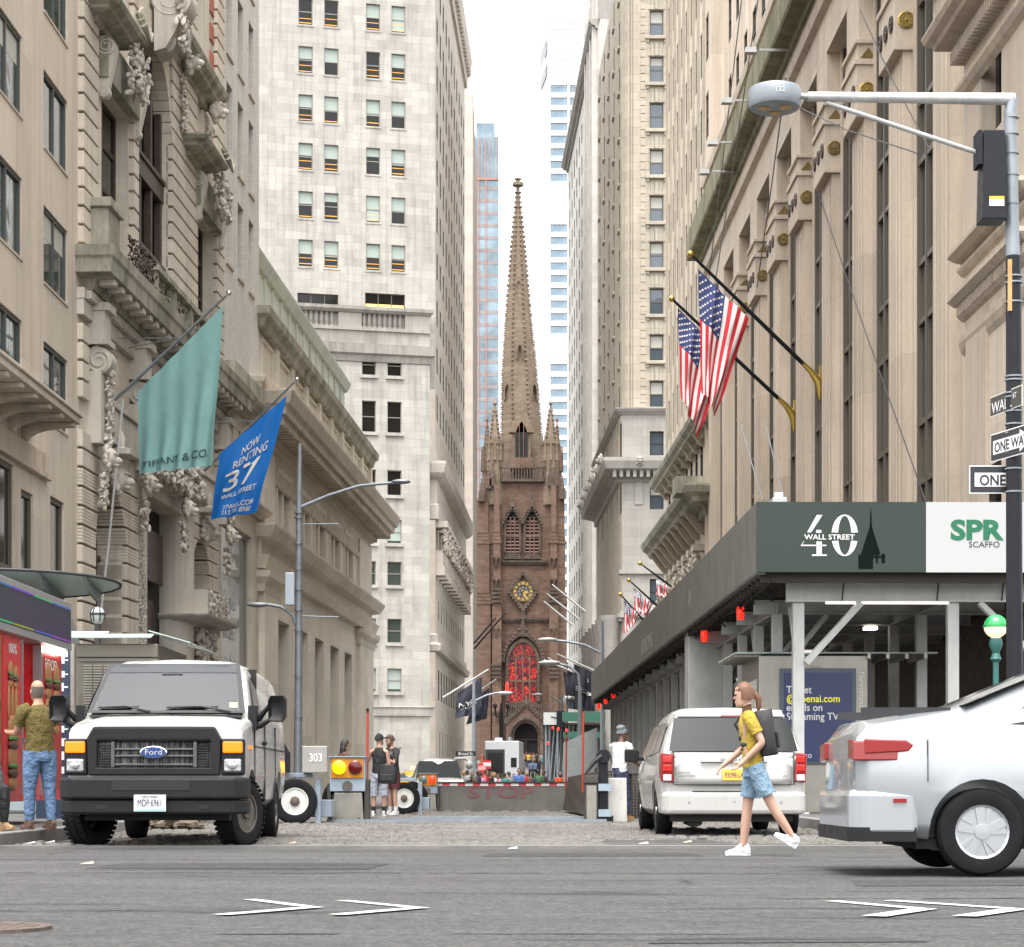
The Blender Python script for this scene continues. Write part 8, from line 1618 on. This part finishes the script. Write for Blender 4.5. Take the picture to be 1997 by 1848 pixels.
# ================ people
def cmat(c, r_=.8): return mat('cloth_%02x%02x%02x' % tuple(int(min(1, x) * 255) for x in c), c, r_, 0, .09, 7, 1.0, 13)
SKIN = [mat('skin_light', (.42, .25, .18), .5, 0, .06, 20), mat('skin_tan', (.36, .20, .13), .5, 0, .06, 20), mat('skin_dark', (.13, .07, .045), .5, 0, .06, 20)]
m_hairs = {'dark': mat('dark_hair', (.018, .013, .011), .6, 0, .3, 40), 'ginger': mat('reddish_hair', (.12, .05, .022), .55, 0, .3, 40), 'grey': mat('stubble', (.10, .075, .06), .8), 'brown': mat('brown_hair', (.06, .035, .02), .6, 0, .3, 40), 'blond': mat('fair_hair', (.32, .2, .09), .55, 0, .3, 40)}
def skinmesh(vs, es, rs, sub=1):
    me = bpy.data.meshes.new('body'); me.from_pydata(vs, es, []); o = bpy.data.objects.new('body', me); COL.objects.link(o)
    o.modifiers.new('k', 'SKIN'); sk = me.skin_vertices[0].data
    for v, r_ in zip(sk, rs): v.radius = (r_, r_)
    sk[0].use_root = True
    md = o.modifiers.new('s', 'SUBSURF'); md.levels = sub; md.render_levels = sub
    bpy.context.view_layer.update(); m2 = bpy.data.meshes.new_from_object(o.evaluated_get(bpy.context.evaluated_depsgraph_get())); bpy.data.objects.remove(o); return m2
def rings(g, pts, rs, n=12):
    """loft of elliptical rings; rs = (rx, ry) each, rings stay roughly level unless the limb turns"""
    out = []
    for i, (p, (rx, ry)) in enumerate(zip(pts, rs)):
        d = (pts[min(i + 1, len(pts) - 1)] - pts[max(i - 1, 0)]).normalized(); a = Vector((1, 0, 0)); a = (a - d * a.dot(d)).normalized(); b_ = d.cross(a)
        out.append([p + a * rx * math.cos(t) + b_ * ry * math.sin(t) for t in [2 * math.pi * k / n for k in range(n)]])
    g.loft(out)
def person(label, loc, face, H=1.75, lean=3, head=(0, 0), legs=((0, 4), (0, 4)), arms=((6, 8, 12), (6, 8, 12)), skin=0, shirt=(.3, .3, .3), sleeve='short', trousers=(.05, .05, .06), tlen='long', shoes=(.05, .04, .03), hair='dark', style='short', build=1.0, detail=1, group=None, socks=None, beard=None, spread=.02, lift=0):
    k = H / 1.75; t_ = thing('person', label, 'person', loc, face, group); V = Vector
    l = R(lean); u_ = V((0, -math.sin(l), math.cos(l))); P0 = V((0, 0, .93))
    J = {}
    low = 9
    for s, (f, kn) in zip((-1, 1), legs):
        hp = P0 + V((s * .095, 0, -.03)); a = R(f); b_ = R(f - kn); kn_ = hp + V((s * spread, -math.sin(a) * .43, -math.cos(a) * .43)); an = kn_ + V((s * spread * .4, -math.sin(b_) * .41, -math.cos(b_) * .41))
        J[s] = (hp, kn_, an, b_); low = min(low, an.z - .085 + (-.06 if b_ < -.5 else 0))
    dz = V((0, 0, -low)); 
    def up(p): return (p + dz) * k
    sh = P0 + u_ * .485; nk = P0 + u_ * .55
    hd = nk + V((0, -math.sin(l) * .12 - .02, .165)); hy, hx = R(head[0]), R(head[1])
    HM = Matrix.Translation(up(hd)) @ Matrix.Rotation(hy, 4, 'Z') @ Matrix.Rotation(hx, 4, 'X') @ Matrix.Scale(k, 4)
    vs, es, rs = [], [], []
    def add(p, r_, par=None): vs.append(tuple(up(p))); rs.append(r_ * k); (es.append((par, len(vs) - 1)) if par is not None else None); return len(vs) - 1
    a0 = add(P0, .115); a1 = add(P0 + u_ * .2, .105, a0); a2 = add(P0 + u_ * .40, .12, a1); a3 = add(nk - u_ * .03, .062, a2); a4 = add(nk + V((0, -.01, .07)), .052, a3); add(nk + V((0, -.015, .15)), .06, a4)
    for s in (-1, 1):
        hp, kn_, an, b_ = J[s]; q = add(hp, .088 * build, a0); q = add(hp.lerp(kn_, .5), .078 * build, q); q = add(kn_, .056, q); q = add(kn_.lerp(an, .35), .058, q); q = add(an, .04, q)
        if detail: add(an + V((0, -.1 * math.cos(b_), -.05)), .035, q)
    A = {}
    for s, (f, ab, el) in zip((-1, 1), arms):
        so = sh + V((s * .175 * build, 0, -.01)); a, c = R(f), R(ab); e = so + V((s * math.sin(c), -math.sin(a) * math.cos(c), -math.cos(a) * math.cos(c))) * .29; b_ = R(f + el); inn = -s * .25 * min(1, abs(el) / 70)
        d = V((inn + s * math.sin(c) * .5, -math.sin(b_), -math.cos(b_))).normalized(); w_ = e + d * .255; A[s] = (so, e, w_, d)
        q = add(so, .06, a2); q = add(so.lerp(e, .5), .05 * build, q); q = add(e, .042, q); q = add(e.lerp(w_, .35), .041, q); q = add(w_, .028, q)
        pm = add(w_ + d * .07, .034, q)
        if detail:
            side = V((1, 0, 0)); side = (side - d * side.dot(d)).normalized(); nrm = d.cross(side) * s; 
            for i, ln in enumerate((.075, .085, .08, .062)):
                o_ = side * (.026 - .0175 * i); q1 = add(w_ + d * .10 + o_, .0095, pm); q2 = add(w_ + d * (.10 + ln * .5) + o_ * 1.15 + nrm * .012, .0088, q1); add(w_ + d * (.10 + ln * .85) + o_ * 1.1 + nrm * .036, .0075, q2)
            q1 = add(w_ + d * .045 + nrm * .02 - side * s * .0 + V((0, -.03, 0)), .011, pm); add(w_ + d * .085 + V((0, -.05, 0)) + nrm * .03, .009, q1)
    me = skinmesh(vs, es, rs, 1)
    import bmesh
    b_ = bmesh.new(); b_.from_mesh(me)
    g = MB(); g.X = HM; n = 14
    prof = [(-.125, .03, .03, -.055), (-.11, .052, .055, -.035), (-.08, .062, .075, -.02), (-.04, .068, .086, -.008), (.0, .073, .094, 0), (.04, .076, .098, .004), (.08, .07, .092, .008), (.115, .048, .064, .01), (.13, .012, .02, .01)]
    g.loft([[(rx * math.cos(t), y0 + ry * math.sin(t), z) for t in [2 * math.pi * j / n for j in range(n)]] for z, rx, ry, y0 in prof])
    g.prism([(-.085, .015), (-.118, -.03), (-.088, -.04)], -.013, .013, 'x'); g.ell((0, -.09, -.068), .024, .012, .011, 8, 5); g.ell((0, -.085, .022), .05, .014, .012, 8, 5)
    for s in (-1, 1): g.ell((s * .076, .008, -.012), .011, .02, .032, 8, 5)
    m3 = g.mesh('head', SKIN[skin]); b_.from_mesh(m3); bpy.data.meshes.remove(m3); b_.to_mesh(me); b_.free()
    me.materials.clear(); me.materials.append(SKIN[skin]); me.polygons.foreach_set('material_index', [0] * len(me.polygons)); me.polygons.foreach_set('use_smooth', [True] * len(me.polygons))
    o = bpy.data.objects.new('body', me); COL.objects.link(o); o.parent = t_
    if detail:
        g = MB(); g.X = HM
        for s in (-1, 1): g.ell((s * .032, -.089, .005), .013, .008, .007, 8, 5)
        g.done('eyes', m_dark, o)
    # shirt: torso and sleeves in one piece
    g = MB(); B_ = build; w0 = P0 + V((0, .0, -.06))
    rings(g, [up(p) for p in (w0, P0 + u_ * .06, P0 + u_ * .2, P0 + u_ * .33, P0 + u_ * .44, P0 + u_ * .50, P0 + u_ * .545)], [(x * k * B_, y * k * B_) for x, y in ((.165, .125), (.16, .12), (.15, .115), (.168, .125), (.18, .115), (.13, .09), (.068, .066))], 18)
    if sleeve:
        for s in (-1, 1):
            so, e, w_, d = A[s]; inn = so + V((-s * .06, 0, .012)); E2 = so.lerp(e, .62) if sleeve == 'short' else e
            if sleeve == 'long': rings(g, [up(p) for p in (inn, so, so.lerp(e, .5), e, e.lerp(w_, .5), w_)], [(r_ * k, r_ * k) for r_ in (.078, .078, .066, .056, .05, .042)])
            else: rings(g, [up(p) for p in (inn, so, so.lerp(e, .35), E2)], [(r_ * k * B_, r_ * k * B_) for r_ in (.08, .08, .07, .067)])
    g.done('vest' if not sleeve else 'shirt', cmat(shirt), t_, smooth=60)
    g = MB(); cut = {'long': 1.0, 'shorts': .5, 'cropped': .62}[tlen]
    rings(g, [up(p) for p in (P0 + V((0, 0, -.13)), P0 + V((0, 0, -.06)), P0 + V((0, 0, .06)))], [(.158 * k * B_, .122 * k * B_), (.165 * k * B_, .126 * k * B_), (.15 * k * B_, .115 * k * B_)], 18)
    for s in (-1, 1):
        hp, kn_, an, bb = J[s]; tops = [hp + V((-s * .01, 0, .02)), hp.lerp(kn_, .45), kn_]; rr = [.107 * B_, .095 * B_, .072]
        if cut == .5: tops = [tops[0], hp.lerp(kn_, .4), hp.lerp(kn_, .74)]; rr = [.107 * B_, .103 * B_, .1 * B_]
        elif cut == .62: tops += [kn_.lerp(an, .12)]; rr = [.11, .105, .098, .095]
        else: tops += [kn_.lerp(an, .4), kn_.lerp(an, .93)]; rr += [.07, .058]
        rings(g, [up(p) for p in tops], [(r_ * k, r_ * k) for r_ in rr])
    g.done('shorts' if cut < 1 else 'trousers', cmat(trousers), t_, smooth=60)
    for s in (-1, 1):
        hp, kn_, an, bb = J[s]; g = MB(); g.X = Matrix.Translation(up(an)) @ Matrix.Rotation(min(0, bb) * 1.0, 4, 'X') @ Matrix.Scale(k, 4)
        g.loft([[(x * w2, y, z) for x, z in ((-1, -.085), (1, -.085), (1.02, -.05), (.7, hh), (-.7, hh), (-1.02, -.05))] for y, w2, hh in ((.075, .03, .0), (.05, .038, .04), (-.02, .04, .05), (-.09, .046, -.012), (-.15, .046, -.03), (-.185, .03, -.045))]); g.done('shoe', cmat(shoes, .6), t_, smooth=50)
        if socks: MB().lathe([(.047 * k, -.02), (.052 * k, .14)], up(an), 12).done('sock', cmat(socks), t_, smooth=50)
    if style != 'bald':
        g = MB(); g.X = HM; hm = m_hairs.get(hair) or cmat(hair)
        def cap(r_, zmin, back): 
            n = 16; rg_ = []
            for z, rx, ry, y0 in [(zmin + (.142 - zmin) * j / 6,) * 1 + (.0, .0, .0) for j in range(7)]:
                q = max(.02, math.sqrt(max(0, 1 - (max(0, z) / .145) ** 2))); cut_ = .05 if z < .05 else 0
                rg_.append([((.082 + r_) * q * math.cos(t), .008 + (.104 + r_) * q * math.sin(t) if math.sin(t) > 0 else .008 + (.10 + r_ - (.06 if z < .045 else 0) * (-math.sin(t))) * q * math.sin(t), z) for t in [2 * math.pi * j / n for j in range(n)]])
            g.loft(rg_)
        cap(.006 if style in ('short', 'bun', 'long') else .014, -.02 if style in ('short',) else -.04 if style in ('long', 'bun') else .0, 0)
        if style == 'long': g.ell((0, .05, -.1), .095, .07, .16, 12, 8, .06)
        if style == 'bun': g.ell((0, .118, .0), .03, .03, .04, 8, 6, .1); g.tube([(0, .12, 0), (.01, .15, -.05), (0, .145, -.13), (.01, .13, -.19)], [.03, .034, .026, .008], 8)
        if style == 'beanie': g.ell((0, .03, .1), .088, .1, .07, 12, 6); g.lathe([(.094, -.0), (.098, .02), (.094, .045)], (0, .005, 0), 16)
        if style == 'cap': g.add([(-.06, -.09, .045), (.06, -.09, .045), (.055, -.19, .03), (-.055, -.19, .03)], [(0, 1, 2, 3)])
        g.done({'beanie': 'beanie', 'cap': 'cap'}.get(style, 'hair'), hm, t_, smooth=60)
    else:
        g = MB(); g.X = HM; g.loft([[(rx * math.cos(t) * 1.012, .012 + ry * math.sin(t) * 1.012 + (.03 if math.sin(t) < 0 else 0) * -math.sin(t), z) for t in [2 * math.pi * j / 14 for j in range(14)]] for z, rx, ry in ((-.07, .066, .082), (-.03, .071, .092), (.02, .076, .098), (.06, .072, .095))], cap=False); g.done('stubble', m_hairs['grey'], t_, smooth=60) if hair == 'grey' else None
    if beard: g = MB(); g.X = HM; g.loft([[(rx * math.cos(t), y0 - abs(ry * math.sin(t)) if 0 else y0 + ry * math.sin(t), z) for t in [math.pi + math.pi * j / 10 for j in range(11)]] for z, rx, ry, y0 in ((-.135, .03, .04, -.045), (-.11, .056, .062, -.033), (-.07, .067, .08, -.018), (-.035, .071, .075, -.008))], close=False, cap=False); g.done('beard', m_hairs[beard], t_, smooth=60)
    t_['_s'] = 0; del t_['_s']; return t_, up, A, HM, k
def bag(label, loc, rz, w_, h, d, m, cat='backpack', strap=None):
    o = thing(cat.replace(' ', '_'), label, cat, loc, rz); MB().loft([[(x * w_ * q, y0, z * h) for x, z in ((-.45, 0), (.45, 0), (.5, .2), (.5, .75), (.36, 1), (-.36, 1), (-.5, .75), (-.5, .2))] for y0, q in ((0, .9), (d * .4, 1.05), (d * .85, .9), (d, .6))]).done('bag_body', m, o, bevel=.015, smooth=50)
    MB().box(-w_ * .35, d, h * .15, w_ * .35, d + .03, h * .5).done('pocket', m, o, bevel=.012)
    if strap: MB().tube([Vector(p) for p in strap], .014, 6).done('strap', m, o)
    return o
m_bagk = mat('black_nylon', (.014, .014, .016), .6, 0, .2, 9)
person('man with shaved head in olive tee and jeans ordering at the red food cart', at(78, 26, .15), R(-142), 1.76, 5, (-12, -6), ((-3, 3), (5, 6)), ((35, 4, 60), (22, 8, 70)), 1, (.085, .062, .008), 'short', (.10, .17, .29), 'long', (.09, .05, .03), 'grey', 'bald', 1.12)
wp, up, A_, HM, k_ = person('woman in yellow tee and denim shorts with backpack walking in front of the minivan', at(1470, 21.4, -.01), R(-92), 1.68, 7, (0, 4), ((8, 2), (-24, 9)), ((2, 8, 48), (-28, 10, 72)), 0, (.36, .25, .025), 'short', (.17, .26, .34), 'shorts', (.55, .56, .58), 'ginger', 'bun', .92, spread=0)
g = MB(); g.X = None
o = [c for c in wp.children if c.name.startswith('shirt')][0]; o = [c for c in wp.children if c.name.startswith('shirt')][0]; g = MB()
for dx, dz_, rx, rz in ((0, 0, .085, .05), (.05, -.07, .07, .03), (-.04, .06, .06, .028), (.02, -.12, .05, .02)): g.ell(up(Vector((dx, -.098 - .12 * dz_, 1.2 + dz_))), rx, .058, rz, 10, 6, .08)
g.done('shirt_print', m_textk, o)
b_ = bag('black backpack worn by the woman in yellow', (0, 0, 0), 0, .32, .46, .17, m_bagk, strap=[(-.13, .02, .42), (-.14, -.1, .47), (-.14, -.2, .36), (-.13, -.1, .12), (-.12, .02, .06)]); b_.location = Vector(wp.location) + Matrix.Rotation(R(-92), 3, 'Z') @ Vector((0, .07, .98)); b_.rotation_euler = (R(8), 0, R(-92))
v1, *_ = person('person in black vest, black cap and grey shorts seen from behind by the orange rod', at(739, 47.5, gz(47.5)), R(170), 1.78, 3, (-22, -8), ((0, 3), (4, 6)), ((4, 9, 10), (20, 25, 100)), 0, (.012, .012, .013), None, (.34, .36, .42), 'cropped', (.55, .55, .55), (.015, .015, .015), 'cap', .95, socks=(.02, .02, .02))
bag('black duffel bag hanging at the hip of the person in the black vest', at(757, 47.0, gz(47) + .72), R(175), .42, .42, .2, m_bagk, 'bag', [(-.2, 0, .38), (-.1, .05, .75), (-.3, .1, .78)])
v2, up2, A2, HM2, k2 = person('bearded man in dark printed tee, maroon shorts and white socks looking down', at(767, 49, gz(49)), R(-50), 1.80, 6, (-10, 14), ((0, 2), (6, 9)), ((10, 7, 22), (22, 12, 95)), 0, (.028, .027, .028), 'short', (.075, .012, .015), 'shorts', (.5, .5, .5), 'brown', 'short', 1.05, socks=(.6, .6, .6), beard='ginger')
o = [c for c in v2.children if c.name.startswith('shirt')][0]; text('WASH', .13, 'shirt_print', mat('faded_print', (.35, .35, .35), .8), o, Matrix.Translation(Vector((0, -.165, 1.38))), 'CENTER', .002)
g = MB(); g.X = HM2; g.box(-.075, -.1, .075, -.01, -.085, .1); g.box(.01, -.1, .075, .075, -.085, .1); g.tube([(-.078, .0, .085), (-.07, -.09, .09), (.07, -.09, .09), (.078, 0, .085)], .006, 5); tag(g.done('sunglasses', m_black, None), 'dark sunglasses pushed up on the bearded man', 'sunglasses').matrix_world = Matrix.Translation(v2.location) @ Matrix.Rotation(R(-50), 4, 'Z')
person('dark-haired person half hidden behind the nearer yellow barrier light', at(664, 43, 0), R(110), 1.56, 8, (0, 5), skin=1, shirt=(.09, .04, .025), hair='dark', style='long')
bm_, *_ = person('man in grey knitted beanie, white tee and navy trousers perched on the concrete block', at(1207, 40.6, .02), R(140), 1.74, 8, (-25, 0), ((16, 22), (36, 40)), ((16, 8, 55), (24, 10, 50)), 2, (.50, .50, .51), 'short', (.022, .028, .065), 'long', (.32, .17, .06), (.13, .14, .15), 'beanie', 1.02)
person('bald person standing behind the left front corner of the minivan', at(1289, 38.5, .0), R(150), 1.66, 2, skin=0, shirt=(.3, .3, .32), style='bald', hair='x')
person('dark-bearded person in grey top sitting behind the perforated blocks', at(1270, 45, -.25), R(60), 1.5, 6, (10, 0), skin=1, shirt=(.13, .11, .10), hair='dark', beard='dark')
person('person in red-pink top crouching behind the black hinge post', at(1158, 52, -.35), R(40), 1.45, 15, skin=1, shirt=(.45, .05, .09), hair='dark', style='long')
person('bearded man in orange vest looking over the barrier', at(1092, 108, gz(108)), R(10), 1.8, 3, skin=1, shirt=(.62, .09, .02), hair='dark', beard='dark', sleeve='short')
person('seated person in black leggings and tan boots beside the green crate', at(-48, 25.4, .15), R(55), 1.68, 12, legs=((78, 82), (70, 76)), skin=0, shirt=(.05, .05, .05), sleeve='long', trousers=(.012, .012, .014), shoes=(.30, .19, .09), hair='brown', style='long')
# distant people: a few figures shared by copies, each with its own clothes
PR = []
for leg, arm in ((((14, 6), (-16, 14)), ((-14, 6, 14), (16, 6, 20))), (((2, 3), (-2, 4)), ((4, 8, 20), (8, 8, 60))), (((-14, 14), (16, 8)), ((16, 6, 12), (-14, 6, 14)))):
    PR.append(dict(legs=leg, arms=arm))
FARP = [(910, 1512, 200, 'brown jacket', (.14, .10, .07), 'dark'), (925, 1511, 208, 'tan top', (.35, .27, .18), 'black'), (1010, 1507, 235, 'red top', (.5, .06, .05), 'dark')]
def far(label, u, d, face, shirt, trousers, hair, var, H, group, tl='long'): return person(label, at(u, d, gz(d)), R(face), H, 2, shirt=shirt, trousers=trousers, hair=hair, skin=rnd.choice([0, 0, 1, 2]), detail=0, group=group, tlen=tl, **PR[var])
DK, NV, BL, GY = (.02, .02, .022), (.03, .04, .09), (.16, .26, .44), (.25, .25, .26)
for lab, u, d, fc_, sh_, tr_, hr, vr in (
    ('distant walker in brown jacket left of the crowd, beside the planter', 995 - 20, 205, 175, (.16, .12, .08), DK, 'dark', 0), ('distant walker in pale blue shirt and black trousers nearest the planter', 991, 212, 180, (.34, .46, .62), DK, 'dark', 2),
    ('distant walker in dark clothes in front of the booth corner', 1001, 214, 185, (.03, .04, .06), DK, 'brown', 0), ('distant walker in denim-blue top beside the dark one', 1006, 216, 20, (.14, .2, .32), NV, 'brown', 2),
    ('distant figure in black standing by the booth, right of the denim walker', 1011, 206, 170, DK, DK, 'dark', 1), ('distant walker in grey-green clothes in the middle of the road', 1020, 216, 0, (.22, .25, .24), GY, 'blond', 0),
    ('distant walker in sky-blue shirt, left one of the matching pair', 1035, 205, 180, (.26, .38, .62), NV, 'dark', 2), ('distant walker in sky-blue shirt, right one of the matching pair', 1043, 206, 178, (.26, .38, .62), DK, 'dark', 0),
    ('distant walker in dark navy jacket right of the blue pair', 1051, 212, 10, NV, DK, 'dark', 0), ('distant walker in black tee with green print', 1062, 207, 185, (.02, .05, .03), DK, 'dark', 2), ('distant walker in bright pink top and grey trousers', 1073, 203, 172, (.75, .22, .42), (.2, .25, .35), 'blond', 0),
    ('distant figure in white near the church steps, tallest in the crowd', 1023, 262, 10, (.6, .6, .58), GY, 'brown', 0), ('distant figure in red near the church steps', 1027, 258, 0, (.5, .05, .05), DK, 'dark', 2), ('distant figure in yellow near the church steps', 1030, 250, 180, (.6, .5, .06), NV, 'dark', 0), ('distant figure in orange near the church steps', 1034, 255, 0, (.6, .22, .05), DK, 'brown', 2),
    ('distant figure in black left of the church steps', 1015, 252, 180, DK, NV, 'dark', 1), ('distant figure in cream right of the church steps', 1040, 256, 0, (.5, .44, .34), GY, 'blond', 0), ('distant figure in dark coat right of the church steps', 1047, 254, 0, (.05, .045, .05), DK, 'dark', 1), ('distant figure in grey hooded top under the far shed', 1056, 248, 180, GY, DK, 'brown', 2), ('distant figure in teal beside the far shed posts', 1060, 238, 0, (.05, .3, .3), DK, 'dark', 0),
    ('lone figure in black beside the gooseneck camera post', 909, 128, 150, DK, DK, 'dark', 1)):
    far(lab, u, d, fc_, sh_, tr_, hr, vr, rnd.uniform(1.62, 1.82), None)
cl = ['black', 'navy', 'grey', 'red', 'green', 'white', 'brown', 'pink', 'blue', 'teal']; cc = [DK, NV, GY, (.5, .04, .05), (.06, .16, .07), (.6, .6, .58), (.15, .09, .05), (.6, .25, .35), (.1, .2, .5), (.03, .2, .2)]
for i, (u, ci, hr) in enumerate(((903, 2, 'blond'), (911, 0, 'dark'), (921, 6, 'brown'), (931, 1, 'dark'), (938, 7, 'dark'), (947, 3, 'dark'), (956, 0, 'brown'), (965, 5, 'blond'), (974, 7, 'dark'), (984, 9, 'dark'), (993, 2, 'brown'), (1002, 0, 'dark'), (1012, 8, 'dark'), (1020, 3, 'brown'), (1028, 6, 'blond'), (1038, 1, 'dark'), (1050, 4, 'dark'), (1062, 0, 'brown'))):
    d = 96 + (i * 37 % 12); seen = {}
    far(f'{["fair", "dark", "brown"][["blond", "dark", "brown"].index(hr)]}-haired onlooker in {cl[ci]} just above the {["left end", "left half", "middle", "right half"][min(3, i // 5)]} of the steel plate' + (', nearer the edge' if i in (1, 4, 11, 17) else ''), u, d, rnd.choice([0, 180, 60, -70, 140]), cc[ci], DK, hr, 1, rnd.uniform(1.60, 1.78), 'onlookers behind the steel plate')
